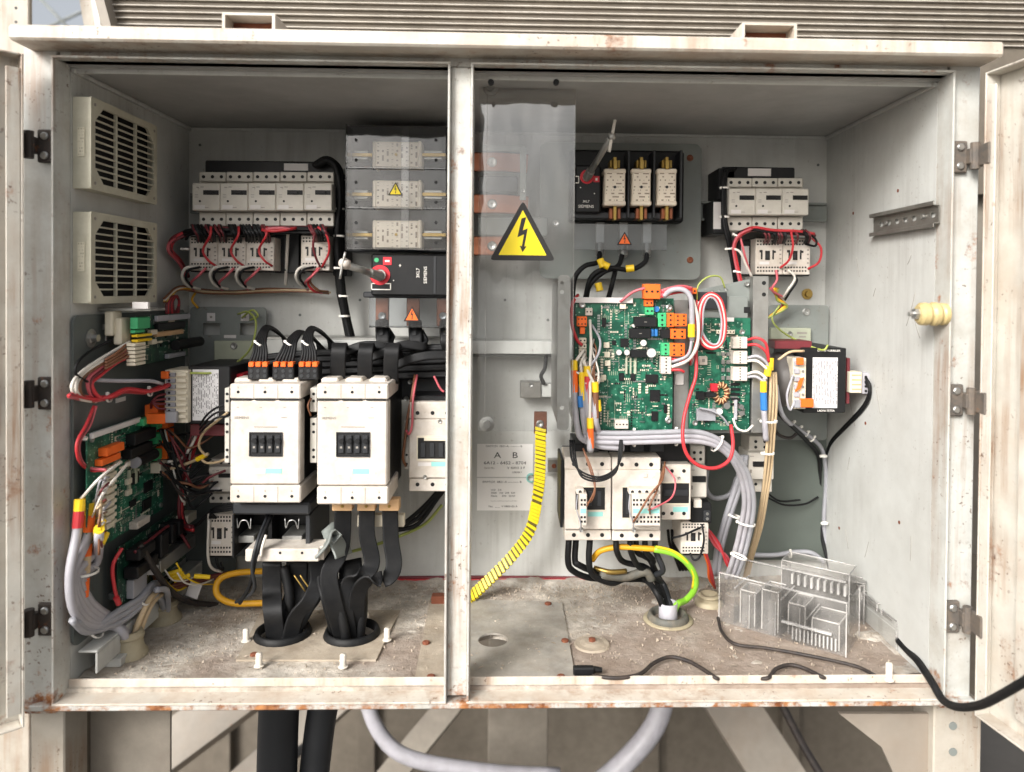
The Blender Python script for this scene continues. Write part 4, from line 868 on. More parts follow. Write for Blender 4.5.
# ------------------------------------------------------------------ right fuse switch
d = Dev('fuse_switch', 'black fuse switch with raised T handle and three upright fuses', 'switch', (575, 150, 684, 225), 1.35, 'fuse load switches')
d.box('base', 'black', 570, 150, 684, 222, .05, .088, .004); d.box('mechanism', 'black', 575, 165, 601, 213, 0, .05, .003); d.box('lower_shelf', 'charcoal', 571, 212, 672, 219, .012, .0495, .002)
for u in (627.5, 653, 680): d.box('barrier', 'charcoal', u, 150, u+2.5, 218, .0, .06, .001)
d.box('position_mark', 'inkred', 593.5, 176, 599.5, 182, -.0008, .001, 0); d.boxes('position_mark_print', 'inkwhite', [(595.5, 178, 597.5, 180.5)], -.0012, 0); d.boxes('mark_frame', 'inkwhite', [(575.5, 182.5, 579, 183.2), (575.5, 176, 579, 176.7), (578.5, 176.5, 579.1, 183)], -.0007, .001)
k = S(1.35); p = P(587, 177, 1.35); b = MB(); b.sheet(circ(p.x, p.z, 7*k, 20), [circ(p.x, p.z, 4*k, 20)], (0, 1.3495, 0), (1, 0, 0), (0, 0, 1), (0, -1, 0), .0012); d.add('red_ring', b, 'inkred')
d.disc('shaft_socket', 'galv', 587, 177, 4, -.012, 0, 12)
hub = P(587, 177, 1.34); tip = P(611.5, 137, 1.24)
h_ = d.tube('handle_rod', 'galv', [hub, tip], .0055, 10, 1); d.tube('cross_bar', 'wwhite', [P(615, 120, 1.24), P(612, 136, 1.237), P(609, 152, 1.24)], .0028, 8, 3, h_); d.cy('handle_collar', 'galv', hub, hub.lerp(tip, .16), .008, 12, parent=h_)
b = MB(); b.lathe(tip, (tip-hub), [(.0055, -.003), (.0075, .001), (.0065, .006), (.0001, .0075)], 12); d.add('handle_knob', b, 'galv', h_, True)
d.text('3KL7', P(586, 201.5, 1.3493), 3.2*k, 'inkwhite'); d.text('SIEMENS', P(586, 206.5, 1.3493), 4.2*k, 'inkwhite')
d.boxes('fine_print', 'inkwhite', [(580, 187, 581, 188), (594, 193, 595, 194)], -.0006, .001, kind='stuff')
for i, (u0, u1) in enumerate(((604, 626), (631.5, 651.5), (657, 677))):
    f = Dev('link_fuse', f'ivory upright link fuse, {nmR[i]} of three in the right fuse switch', 'fuse', (u0, 168, u1, 206), 1.335, 'link fuses in the right fuse switch')
    f.box('body', 'fuseprint_v', u0+.8, 172, u1-.8, 202, 0, .04, .002)
    for a, c_ in ((168.5, 173.5), (200.5, 205.5)): f.box('end_plate', 'ceramic', u0, a, u1, c_, -.001, .041, .002)
    uc = (u0+u1)/2
    f.box('blade', 'brass', uc-1.6, 157, uc+1.6, 168.3, .006, .03, .0005); f.box('blade', 'brass', uc-1.6, 205.7, uc+1.6, 220, .006, .03, .0005)
    for s_ in (-1, 1): f.box('jaw', 'copper', uc+s_*4-1.8, 208, uc+s_*4+1.8, 219, .016, .05, .001); f.box('jaw', 'brass', uc+s_*4-1.2, 160, uc+s_*4+1.2, 168, .02, .05, .001)
    f.disc('indicator', 'ink', uc, 187, 1.5, -.0008, .001, 10); f.box('pull_lug', 'brass', uc-1.5, 160, uc+2.5, 169, -.004, 0, .0006)
for u in (600, 623.5, 647):
    c_ = d.box('terminal_tongue', 'galv', u-4.5, 222, u+4.5, 256, .055, .062, .001); d.screw('terminal_bolt', 'steel', u, 248, 4, .053, c_)
s_ = d.box('terminal_shroud', 'smoke', 574, 224, 667, 250, .02, .0215, .0004)
triangle(d, 624.5, 245, 15.5, 13.5, 1.3695, 'orange')
# copper bars at its left, seen through the acrylic sheet
bb = Dev('copper_busbar', 'stack of copper busbars behind the clear acrylic sheet', 'busbar', (480, 150, 560, 250), 1.37)
for i, v in enumerate((162, 204, 246)):
    b = MB(); pts = [P(474, v, 1.39), P(500, v, 1.39), P(515, v+1, 1.39), P(528, v+2, 1.39)]; b.ribbon(pts, .036, .008, Vector((0, 0, 1)), 4); c_ = bb.add('bar', b, 'copper')
    bb.screw('bar_bolt', 'steel', 492, v, 4.8, .014, c_)
bb.box('support', 'charcoal', 478, 176, 518, 192, .015, .06, .002); bb.box('support', 'plate_dark', 478, 217, 548, 236, .015, .06, .002); bb.box('screen_plate', 'plate', 482, 145, 524, 151, .01, .06, .001); bb.box('screen_edge', 'plate', 520, 146, 526, 200, -.01, -.007, .0004)
bb.screw('edge_screw', 'steel', 523, 191, 2.2, -.01); bb.screw('bolt', 'steel', 556, 223, 3.4, .02)
# the acrylic sheet itself
sh = Dev('acrylic_sheet', 'tall clear acrylic shield carrying a large yellow warning triangle', 'shield', (478, 82, 575, 432), 1.16)
X0, X1, Z0, Z1 = sh.ext(478, 84, 574, 431, 0); q = P(491, 90, 1.16); q2 = P(487, 426, 1.16); q3 = P(560, 426, 1.16)
b = MB(); b.sheet(rrect(X0, Z0, X1, Z1, .008), [circ(q2.x, q2.z, .004, 12)], (0, 1.16, 0), (1, 0, 0), (0, 0, 1), (0, 1, 0), .002); sh.add('sheet', b, 'clear')
sh.bx('polished_edge', 'clear2', X1-.0012, X1+.0004, 1.1595, 1.1625, Z0+.008, Z1-.008, .0003); sh.bx('polished_edge', 'clear2', X0+.012, X0+.0132, 1.1585, 1.1598, Z0+.008, Z1-.01, .0003)
triangle(sh, 522.5, 260.5, 66, 60, 1.1592, 'sign_yellow', nm='warning_sign')
for u, v in ((491, 88), (487, 424)):
    p = P(u, v, 1.16); b = MB(); b.lathe(p, (0, -1, 0), [(.012, -.004), (.012, .001), (.0065, .002), (.006, .008), (.0001, .008)], 16); sh.add('bolt', b, 'galv')
p = P(491, 88, 1.1665); sh.cy('standoff', 'galv', p, (p.x, p.y, ZC+.01), .005, 12)
# crumpled reflective tape on the wall behind the sheet, small terminal and conduit ledge
tp = Dev('trunking_lid', 'pale horizontal trunking lid low behind the acrylic sheet', 'trunking', (472, 341, 556, 355), 1.42); tp.box('lid', 'inside', 470, 341, 556, 354, 0, .055, .001); tp.box('shadow_gap', 'plate', 470, 354.5, 556, 357, .02, .055, 0)
ct = Dev('wall_terminal', 'small metal terminal bracket on the wall below the trunking lid', 'terminal', (520, 381, 556, 399), 1.44)
ct.box('base', 'rail', 520, 382, 541, 398, 0, .03, .001); ct.box('tab', 'inside', 541, 384, 556, 397, .004, .03, .001); ct.screw('screw', 'steel', 531, 385, 2.6, 0); ct.wire('rubber', [(546, 355, 1.44), (545, 368, 1.435), (541, 376, 1.435), (544, 384, 1.44)], 2, 'lead')
# metal strap beside the board rack
st = Dev('slotted_strap', 'vertical galvanised strap with bolt holes left of the green circuit board', 'strap', (557, 274, 570, 432), 1.20)
X0, X1, Z0, Z1 = st.ext(557.5, 275, 569.5, 430, 0)
h = [P(562, 283, 1.2), P(562, 292, 1.2), P(562, 408, 1.2)]
b = MB(); b.sheet(rrect(X0, Z0, X1, Z1, .006), [circ(p.x, p.z, .0035, 12) for p in h], (0, 1.20, 0), (1, 0, 0), (0, 0, 1), (0, 1, 0), .003); st.add('strip', b, 'galv'); st.bx('side_fold', 'galv', X0, X0+.003, 1.2035, 1.40, Z0+.01, Z1-.01, .0008)

# ------------------------------------------------------------------ labels on the back wall
lb = Dev('wall_label', 'white printed label reading A B on the back wall', 'label', (477, 444, 533, 477), 1.479)
lb.box('sheet', 'labelpaper', 477, 444, 533, 477, 0, .0008, 0); k = S(1.479); Yl = 1.4787
for s_, u, v, z in (('A', 497.5, 455.5, 8.5), ('B', 515, 455.5, 8.5), ('6A12 - 6452 - 8704', 505, 463, 4.3)): lb.text(s_, P(u, v, Yl), z*k, 'ink', wx=1.25)
lb.text('SWITCH  0821-A ---------- B', P(504, 446.3, Yl), 2.6*k, 'ink', wx=1.2); lb.text('Serial No.', P(489.5, 468, Yl), 2.6*k, 'inkgrey'); lb.text('V 400/2 3 F', P(516, 468, Yl), 3.2*k, 'ink', wx=1.2); lb.text('ASSEMBLY', P(517, 472.4, Yl), 2.2*k, 'ink')
lb = Dev('wall_label', 'second white printed label with small type under the A B label', 'label', (477, 478, 533, 511), 1.479)
lb.box('sheet', 'labelpaper', 477, 478, 533, 510.5, 0, .0008, 0)
for s_, u, v, z, m in (('SWITCH  0821-A ---------- B', 502, 482, 2.8, 'ink'), ('10.0   3.0', 496, 490, 2.4, 'ink'), ('2006   100  300  300', 503, 493, 2.4, 'ink'), ('Made      350   50/60', 503, 496, 2.4, 'ink'), ('_________________', 504, 500, 2.6, 'ink'), ('No.  ___  V 0800-00 A', 503, 506.5, 2.6, 'ink')): lb.text(s_, P(u, v, Yl), z*k, m, wx=1.2)

# ------------------------------------------------------------------ right wall: rail and insulator
rl = Thing('din_rail', 'short slotted steel rail bolted to the right inner wall', 'rail', (XR-.004, 1.18, 1.40))
a = PX(869, 228, XR-.012); c_ = PX(941, 215, XR-.012); zc = PX(905, 219, XR-.012).z; y0, y1 = 1.075, a.y; hz = .0185
slots = []
yy = y1-.02
while yy > y0+.02: slots.append(rrect(yy-.013, zc-.004, yy, zc+.004, .0035, 4)); yy -= .026
b = MB(); b.sheet([(y0, zc-hz*.72), (y1, zc-hz*.72), (y1, zc+hz*.72), (y0, zc+hz*.72)], slots, (XR-.004, 0, 0), (0, 1, 0), (0, 0, 1), (1, 0, 0), .0012); rl.add('web', b, 'rail')
for s_ in (-1, 1):
    z = zc+s_*hz*.72; rl.bx('side', 'rail', XR-.0105, XR-.0042, y0, y1, z-.0006, z+.0006, 0); rl.bx('flange', 'rail', XR-.0122, XR-.0108, y0, y1, min(z, z+s_*.006), max(z, z+s_*.006), .0003)
for y_ in (y0+.04, y1-.046): rl.cy('screw', 'galv', (XR-.004, y_, zc), (XR-.0075, y_, zc), .0035, 12)
ins = Thing('post_insulator', 'cream round insulator with a steel bolt on the right inner wall', 'insulator', (XR-.001, 1.14, PX(930, 315, XR-.02).z-.02))
p = PX(925, 314, XR-.03)
b = MB(); b.lathe((XR, p.y, p.z), (-1, 0, 0), [(.016, 0), (.0165, .006), (.0145, .009), (.0175, .014), (.0175, .02), (.0145, .024), (.017, .029), (.0165, .037), (.012, .041), (.0001, .041)], 24)
ins.add('body', b, mat('cream_resin', '#bba97a', .35, dirt=.3, dirt_col='#a08a50', dscale=40), smooth_=False)
b = MB(); b.lathe((XR-.041, p.y, p.z), (-1, 0, 0), [(.0085, 0), (.0085, .006), (.004, .006), (.0038, .013), (.0001, .013)], 6); ins.add('bolt', b, 'steel')

# wear on the inner walls: scratches and spare holes
rnd = random.Random(77)
for i in range(11):
    y = rnd.uniform(1.12, 1.42); z = rnd.uniform(.85, 1.45); ln = rnd.uniform(.015, .06); a = rnd.uniform(-2.2, -.9); bend = rnd.uniform(-.2, .2)
    pts = [Vector((XR-.0001, y+ln*t_*math.cos(a+bend*t_), z+ln*t_*math.sin(a+bend*t_))) for t_ in (0, .33, .66, 1)]
    cab.tube('scratch', 'inkgrey', pts, .0005, 5, 3)
for y, z in ((1.2, 1.52), (1.36, 1.5), (1.18, .98), (1.4, .9), (1.3, 1.12)): cab.cy('spare_hole', 'rust', (XR+.002, y, z), (XR-.0006, y, z), .003, 10)
for u, v in ((505, 300), (548, 320), (512, 560), (360, 300), (300, 315), (700, 300), (818, 165), (200, 145), (470, 530)):
    p = P(u, v, YB); cab.cy('spare_hole', 'plate_dark', (p.x, YB+.002, p.z), (p.x, YB-.0006, p.z), .0028, 10)
# ------------------------------------------------------------------ transformers
d = Dev('transformer', 'black framed transformer with white data label on the right back plate', 'transformer', (775, 347, 848, 413), 1.285)
d.box('frame', 'black', 803, 348, 846, 413, 0, .15, .0015); d.box('data_label', 'print', 812.5, 357.5, 837.5, 408, -.0006, .001, 0)
b = MB(); p = P(790, 382, 1.30); b.lathe((p.x+.02, 1.335, p.z), (-1, 0, 0), [(.046, 0), (.05, .012), (.05, .035), (.04, .046), (.0001, .046)], 20); d.add('winding', b, 'winding', smooth_=True)
d.box('core_top', 'maroon', 775, 341, 812, 349, .015, .075, .001)
sp_ = d.box('terminal_strip', 'ivory', 793, 358, 806, 409, -.012, .02, .001)
for i in range(6): d.box('terminal', 'sleeve', 794.5, 361+7.8*i, 800, 366+7.8*i, -.016, -.011, .0008, sp_); d.disc('terminal_screw', 'steel', 803, 363.5+7.8*i, 1.5, -.0135, -.011, 8, sp_)
d.box('orange_clip', 'orange', 797, 358, 804, 365, -.022, -.0165, .001); d.box('orange_clip', 'orange', 801, 399, 814, 407.5, -.022, -.0125, .001); d.box('orange_clip', 'sleeve2', 795, 400, 801, 408, -.022, -.0165, .001)
b = MB(); p = P(799, 385, 1.267); b.hexa([p+Vector((-.006, 0, -.012)), p+Vector((.003, 0, -.006)), p+Vector((.003, .004, -.006)), p+Vector((-.006, .004, -.012)), p+Vector((.002, 0, .011)), p+Vector((.009, 0, .013)), p+Vector((.009, .004, .013)), p+Vector((.002, .004, .011))]); d.add('red_flag', b, 'orange')
d.box('red_insulation', 'maroon', 846.3, 358, 850, 404, .012, .07, .001)
o_ = d.box('output_terminal', 'ivory', 850, 372, 862, 393, .0, .03, .001); d.box('output_block', 'sleeve', 862.2, 373, 870, 394, .004, .03, .001, o_)
for i in range(4): d.disc('terminal_screw', 'dark', 866, 377+4.7*i, 1.4, .0034, .006, 8, o_); d.box('groove', 'wood', 852, 374.5+4.7*i, 861, 376+4.7*i, -.0005, .001, 0, o_)
d.text('LADNI MURRELEK', P(829, 350.8, 1.2844), 2.9*S(1.285), 'inkwhite'); d.text('LADNI-TETEA', P(826, 410.8, 1.2844), 2.9*S(1.285), 'inkwhite')
d = Dev('transformer', 'black transformer with white data label left of the large contactors', 'transformer', (160, 364, 230, 425), 1.27)
d.box('frame', 'black', 188, 366, 230, 424, .0, .13, .0015); d.box('data_label', 'print', 192.5, 369.5, 218.5, 420.5, -.0006, .001, 0)
d.box('lower_shadow_core', 'maroon', 190, 424.3, 230, 436, .02, .12, .001); d.box('red_cap', 'inkred', 225, 374, 243, 388, .03, .08, .001)
sp_ = d.box('terminal_strip', 'ivory', 164.5, 370, 188, 423, -.012, .05, .001)
for i in range(8):
    v = 373+6*i; d.box('terminal', 'ivory', 176, v, 186, v+3.6, -.0165, -.0115, .0008, sp_); d.box('lever', 'sleeve2', 165.5, v-.3, 175, v+3.9, -.0155, -.0115, .0006, sp_); d.disc('wire_entry', 'dark', 169, v+1.8, 1.3, -.0162, -.0145, 8, sp_)
d.box('orange_clip', 'orange', 160.5, 371.5, 168, 379, -.02, -.0125, .001)
d.box('orange_plug', 'orange', 144.5, 405, 158, 418, -.01, .02, .001); d.box('orange_plug', 'orange', 146, 414, 165, 424, -.026, -.0105, .001); d.box('grey_plug', 'sleeve2', 165, 412, 176, 423, -.026, -.0165, .001)
# ------------------------------------------------------------------ circuit boards
def smd(th, mk, n, seed, name='surface_components', parent=None):
    """tiny parts too small to pick apart; mk(a,b,w,h,t,MB) adds a box on the board"""
    rnd = random.Random(seed); b = MB(); done = 0
    while done < n:
        a, c_ = rnd.random(), rnd.random(); a = round(a*40)/40; c_ = round(c_*55)/55
        w_, h_ = rnd.choice(((.0030, .0015), (.0015, .0030), (.0020, .0012), (.0044, .003), (.0012, .0020), (.0065, .0005), (.0005, .0065), (.0026, .0026)))
        b.mi = rnd.choice((0, 1, 1, 2, 2)) if max(w_, h_) < .005 else 1
        vert = rnd.random() < .5; cnt = rnd.choice((1, 2, 3, 4, 5, 7)); t_ = rnd.uniform(.0008, .002) if max(w_, h_) < .005 else .0003
        for q in range(cnt):
            st = q*(.022 if vert else .026); A, B = a+(0 if vert else st), c_+(st if vert else 0)
            if A < .985 and B < .985: mk(A, B, w_, h_, t_, b); done += 1
    return th.add(name, b, ['black', 'ivory', 'steel'], parent, kind='stuff')
# main board, right bay
Yb_ = 1.25
rk = Dev('board_rack', 'grey steel rack plate carrying the two circuit boards', 'rack', (566, 276, 770, 434), 1.275)
rk.box('back_plate', 'plate', 572, 300, 754, 433, .002, .006, .001)
X0, X1, Z0, Z1 = rk.ext(689, 278, 754, 300, 0); b = MB(); b.sheet([(X0, Z0), (X1, Z0), (X1, Z1), (X0, Z1-.025)], [circ(X0+.03+.012*i, Z0+.012+.002*i, .0022, 10) for i in range(4)], (0, 1.28, 0), (1, 0, 0), (0, 0, 1), (0, 1, 0), .003); rk.add('upper_plate', b, 'plate')
rk.box('side_channel', 'galv', 752.5, 276, 768, 433, -.02, -.017, .001); rk.box('side_channel_fold', 'galv', 752.5, 276.5, 754, 432.5, -.0165, .03, .0005)
for v in (283, 294.5): rk.disc('channel_hole', 'dark', 764, v, 2.1, -.0206, -.019, 12)
for u, v in ((747, 284), (760, 420)): rk.screw('screw', 'galv', u, v, 2.4, -.02 if u > 752 else 0)
rk.bx('leg', 'galv', P(760, 420, 1.26).x-.01, P(760, 420, 1.26).x+.01, 1.29, YB, P(760, 425, 1.28).z, P(760, 425, 1.28).z+.02, .001); rk.bx('leg', 'galv', P(580, 420, 1.28).x-.01, P(580, 420, 1.28).x+.01, 1.282, YB, P(580, 425, 1.28).z, P(580, 425, 1.28).z+.02, .001)
rk.bx('leg', 'galv', P(760, 295, 1.28).x-.01, P(760, 295, 1.28).x+.01, 1.29, YB, P(760, 295, 1.28).z-.02, P(760, 295, 1.28).z, .001)

d = Dev('circuit_board', 'large green circuit board with orange plugs in the right bay', 'circuit board', (576, 297, 673, 431), Yb_, 'green control boards')
d.box('board', 'pcb', 574.5, 298, 673, 430, 0, .002, .0003)
X0, X1, Z0, Z1 = d.ext(576, 300, 671, 429, 0)
def mk(a, c_, w_, h_, t_, b): x = X0+(X1-X0)*(.22+.76*a); z = Z0+(Z1-Z0)*(.02+.95*c_); b.box(x, x+w_, Yb_-t_, Yb_-.0001, z, z+h_)
smd(d, mk, 900, 3)
d.box('white_strip', 'paper', 574.5, 297.5, 633, 303, -.006, -.0003, .0006)
def con(th, m, u0, v0, u1, v1, dep, n=0, rows=1, name='plug', vert=False, dark='dark'):
    c_ = th.box(name, m, u0, v0, u1, v1, -dep, -.0003, .0008)
    for i in range(n):
        for r in range(rows):
            if vert: u, v = u0+(u1-u0)*(r+.5)/rows, v0+(v1-v0)*(i+.5)/n
            else: u, v = u0+(u1-u0)*(i+.5)/n, v0+(v1-v0)*(r+.5)/rows
            th.disc('wire_entry', dark, u, v, min((u1-u0)/(rows if vert else n), (v1-v0)/(n if vert else rows))*.24, -dep-.0006, -dep+.001, 8, c_)
    return c_
con(d, 'orange', 644, 284, 660.5, 299, .022, 3, 1); con(d, 'orange', 645, 299.5, 653.5, 306.5, .015, 2); con(d, 'gcon', 645.5, 307, 654, 315, .012, 2, 1, 'socket')
con(d, 'gcon', 658, 313, 666.5, 327, .012, 3, 1, 'socket', True); con(d, 'orange', 667, 313, 674.5, 327, .012, 3, 1, 'plug', True); con(d, 'orange', 674.8, 314, 687, 326.5, .02, 3, 2, 'plug', True)
con(d, 'orange', 671, 329, 686, 339, .018, 2, 2, 'plug', True); d.box('pin_header', 'black', 661, 329.5, 670.7, 338.5, -.012, -.0003, .0008)
con(d, 'gcon', 661.5, 343, 670, 355.5, .012, 3, 1, 'socket', True); con(d, 'orange', 670.5, 343.5, 685, 356.5, .018, 3, 2, 'plug', True)
con(d, 'white', 661, 356.8, 671.5, 374, .016, 5, 1, 'plug', True)
for a in ((634.5, 317, 657, 327), (630, 328.5, 651, 338.5)): r_ = d.box('relay', 'black', *a, -.016, -.0003, .001); d.box('relay_mark', 'inkgrey', (a[0]+a[2])/2-1.3, (a[1]+a[3])/2-.3, (a[0]+a[2])/2+1.3, (a[1]+a[3])/2+.3, -.0163, -.015, 0, r_)
for u in (652.5, 656.5): d.box('blue_capacitor', 'blue', u-1.7, 329, u+1.5, 336.5, -.01, -.0003, .001)
d.disc('blue_varistor', 'blue', 656.5, 309, 3, -.006, -.0003, 14)
for (u, v, r) in ((619, 352.5, 3), (627, 352.5, 3), (651.5, 353, 5), (643.5, 343, 3.4), (634, 326, 1.6)): c_ = d.disc('capacitor', 'steel' if r > 2 else 'white', u, v, r, -.013, -.0003, 18); d.disc('capacitor_top', 'paper', u, v, r*.86, -.0136, -.0129, 18, c_)
d.box('heat_sink', 'black', 631, 350, 647, 357.5, -.013, -.0003, .0008)
for a in ((620.5, 338.5, 628.5, 347), (645.5, 374.5, 658, 383), (650, 390, 660, 401.5), (651.5, 411.5, 658, 421), (630.5, 373, 635.5, 381), (619, 373, 624, 381), (664, 405, 667.5, 413), (602, 318, 606, 327), (612, 340.5, 616, 345)): d.box('chip', 'black', *a, -.003, -.0002, .0004)
for a in ((604, 342.5, 609.5, 348), (604.5, 352, 610, 357.5), (605, 360.5, 610.5, 366), (601, 375, 606, 380.5), (620, 304, 626, 309)): d.box('indicator_block', 'ivory', *a, -.006, -.0003, .0006)
for a in ((625.5, 358, 627.5, 374), (634, 358, 636.5, 374), (630, 358, 631.5, 374)): d.box('resistor_bar', 'olive', *a, -.004, -.0002, .0004)
con(d, 'orange', 577, 316.5, 587, 326.5, .016, 3, 2, 'plug'); d.box('plug_tail', 'orange', 580, 327, 585, 334, -.012, -.0003, .0008)
for i in range(6): con(d, 'ivory', 579, 338+5.6*i, 586.5, 343+5.6*i, .012, 2, 1); d.box('pin_header', 'black', 590, 338.5+5.6*i, 595.5, 342.5+5.6*i, -.007, -.0003, .0006)
con(d, 'white', 615, 420, 628.5, 429, .014, 4, 1); con(d, 'white', 585.5, 308, 592.5, 315.5, .009, 2, 1)
for u, v in ((669, 307.5), (668, 420), (582, 305)):
    p = P(u, v, Yb_); b = MB(); b.lathe(p, (0, -1, 0), [(.0055, 0), (.0055, .003), (.0035, .004), (.0001, .0032)], 14); d.add('mounting_screw', b, 'steel')
# second board
Yc_ = 1.262
d2 = Dev('circuit_board', 'smaller green circuit board with white side plugs and copper coil', 'circuit board', (688, 313, 751, 431), Yc_, 'green control boards')
d2.box('board', 'pcb', 689.5, 318, 750, 430, 0, .002, .0003); x0_, x1_, z0_, z1_ = d2.ext(691, 320, 748, 428, 0)
def mk(a, c_, w_, h_, t_, b): x = x0_+(x1_-x0_)*.95*a; z = z0_+(z1_-z0_)*.97*c_; b.box(x, x+w_, Yc_-t_, Yc_-.0001, z, z+h_)
smd(d2, mk, 520, 5)
for a in ((333, 337, 348.5), (333, 351, 364), (333, 367, 381)): con(d2, 'white', 733, a[1], 747.5, a[2], .016, 5, 1, 'plug', True)
c_ = d2.box('relay', 'white', 699.5, 356.5, 707.5, 365, -.008, -.0003, .0008); d2.box('relay_mark', 'inkgrey', 702, 359, 705, 362, -.0083, -.0075, 0, c_)
for i in range(4):
    for j in range(3): d2.box('chip', 'steel', 722+5*j-.5, 352+8*i, 725.4+5*j-.5, 356+8*i, -.0035, -.0002, .0005) if j < 2 else None
for i in range(5): d2.box('resistor_bar', 'black', 731, 383+5*i, 740, 385.6+5*i, -.003, -.0002, .0004)
b = MB(); p = P(721, 393, Yc_-.006); k = S(Yc_); pts = [p+Vector((6*k*math.cos(a_*math.pi/9), .0, 8.6*k*math.sin(a_*math.pi/9))) for a_ in range(19)]; b.tube(pts, 2.6*k, 10, 2); co = d2.add('coil', b, 'copper', smooth_=True)
for i in range(14): a_ = i*2*math.pi/14; q = p+Vector((6*k*math.cos(a_), 0, 8.6*k*math.sin(a_))); u_ = Vector((math.cos(a_), 0, math.sin(a_))); b = MB(); b.tube([q+u_*2.9*k, q+Vector((0, -2.9*k, 0)), q-u_*2.9*k], .7*k, 6, 3); d2.add('coil_turn', b, 'wood', co, smooth_=True)
d2.box('fuse_block', 'inkred', 711.5, 384, 718, 391.5, -.012, -.0003, .001); d2.box('heat_sink', 'black', 697, 392, 705, 400, -.014, -.0003, .001); d2.box('heat_sink', 'black', 705.5, 392.5, 717, 397.5, -.012, -.0003, .001)
b = MB(); pts = [P(699, 408, Yc_-.014), P(712, 411, Yc_-.016), P(722, 417, Yc_-.016), P(728, 425, Yc_-.013)]; b.ribbon(pts, .006, .003, Vector((0, -1, .2)), 4); d2.add('ejector_lever', b, 'sleeve2'); p = P(719, 411, Yc_-.015); d2.cy('ejector_knob', 'paper', p, p+Vector((0, -.006, 0)), .005, 14)
d2.box('heat_plate', 'sleeve2', 697, 409, 716, 421, -.008, -.0003, .0008); d2.box('crystal', 'sleeve', 734.5, 400, 737.5, 420, -.006, -.0003, .0008)
for v in (407, 413.5): d2.disc('capacitor', 'steel', 741.5, v, 2.6, -.01, -.0003, 14)
d2.disc('capacitor', 'steel', 727, 406, 3.3, -.012, -.0003, 14); con(d2, 'black', 696, 342, 712, 350, .008, 0)
for u, v in ((695, 423), (742, 332)): d2.screw('mounting_screw', 'steel', u, v, 3, 0)
d2.box('strip_label', 'paper', 724, 317.5, 734, 321.5, -.0008, -.0002, 0); con(d2, 'ivory', 717, 330, 735, 334, .008, 6, 1)
cvp = Dev('board_cover', 'grey folded cover plate above the smaller circuit board', 'cover', (690, 291, 745, 318), 1.268)
cvp.box('cover', 'plate', 700, 296, 748, 318, -.004, -.001, .0008); cvp.box('dark_label', 'charcoal', 689, 292, 727, 309, -.012, -.0045, .0008); cvp.box('square_hole', 'dark', 744, 307, 750, 313, -.0046, -.0038, 0)
for i in range(3): cvp.disc('cover_hole', 'inkgrey', 705+7*i, 298, 1.1, -.0125, -.0119, 8)
sp2 = Dev('divider_strip', 'grey steel divider strip between the two circuit boards', 'strip', (674, 300, 690, 431), 1.272); sp2.box('strip', 'galv', 674, 300, 689, 431, 0, .002, .0005); sp2.box('foam_tab', 'paper', 675, 374, 684, 385, -.003, -.0002, .001)

# boards on the left wall: axes along depth (y) and height (z)
class WallBoard(Thing):
    def setup(s, X, px0, px1, vt, vb):
        s.X = X; a = PX(px0, vt, X); c_ = PX(px0, vb, X); e = PX(px1, vt, X); s.y0, s.y1, s.z0, s.z1 = a.y, e.y, c_.z, a.z
    def at(s, u, v): p = PX(u, v, s.X); return p.y, p.z
    def wb(s, name, m, u0, v0, u1, v1, dep, bev=.0008, parent=None, **k):
        """part seen in pixels on the board plane (left edge top, right edge bottom in board fractions)"""
        a = s.y0+(s.y1-s.y0)*u0; c_ = s.y0+(s.y1-s.y0)*u1; z1 = s.z1-(s.z1-s.z0)*v0; z0 = s.z1-(s.z1-s.z0)*v1
        return s.bx(name, m, s.X+.0002, s.X+dep, a, c_, z0, z1, bev, parent, **k)
    def smd(s, n, seed, lo=.2):
        def mk(a, c_, w_, h_, t_, b):
            y = s.y0+(s.y1-s.y0)*(lo+(.97-lo)*a); z = s.z0+(s.z1-s.z0)*.96*c_; b.box(s.X+.0001, s.X+t_, y, y+w_, z, z+h_)
        smd(s, mk, n, seed)
wb = WallBoard('circuit_board', 'large green circuit board on the left inner wall', 'circuit board', (-.622, 1.2, ZF+.1), 'green control boards'); wb.setup(-.622, 87, 163, 434, 556)
wb.bx('board', 'pcb', wb.X-.002, wb.X, wb.y0, wb.y1, wb.z0, wb.z1, .0003); wb.smd(620, 11)
for k_ in ((wb.y0+.01, wb.z0+.01), (wb.y1-.01, wb.z0+.01), (wb.y0+.01, wb.z1-.01), (wb.y1-.01, wb.z1-.01)): wb.cy('standoff', 'steel', (XL+.0065, *k_), (wb.X-.0021, *k_), .003, 10); wb.cy('mounting_screw', 'steel', (wb.X+.0002, *k_), (wb.X+.003, *k_), .0045, 12)
wb.wb('white_strip', 'paper', .02, .0, .62, .045, .006); wb.wb('plug', 'orange', .12, .15, .33, .22, .014); wb.wb('plug', 'orange', .08, .235, .30, .29, .012)
wb.wb('relay', 'black', .45, .12, .75, .22, .016); wb.wb('relay', 'black', .4, .24, .7, .33, .016)
for v in (.06, .2, .36): wb.wb('socket', 'gcon', .8, v, .88, v+.1, .012); wb.wb('plug', 'orange', .885, v-.01, .995, v+.11, .02)
wb.wb('plug', 'ivory', .8, .48, .9, .58, .018); wb.wb('plug', 'gcon', .6, .015, .78, .08, .012)
for i in range(9): wb.wb('plug', 'ivory', .16, .33+.06*i, .25, .375+.06*i, .009); wb.wb('pin_header', 'ivory', .26, .335+.06*i, .31, .37+.06*i, .005)
for a in ((.52, .5, .62, .6), (.7, .64, .82, .74), (.68, .8, .8, .9), (.5, .74, .58, .8)): wb.wb('chip', 'black', *a, .003, .0004)
for a in ((.47, .45, .5, .62), (.56, .42, .59, .6)): wb.wb('resistor_bar', 'olive', *a, .004, .0004)
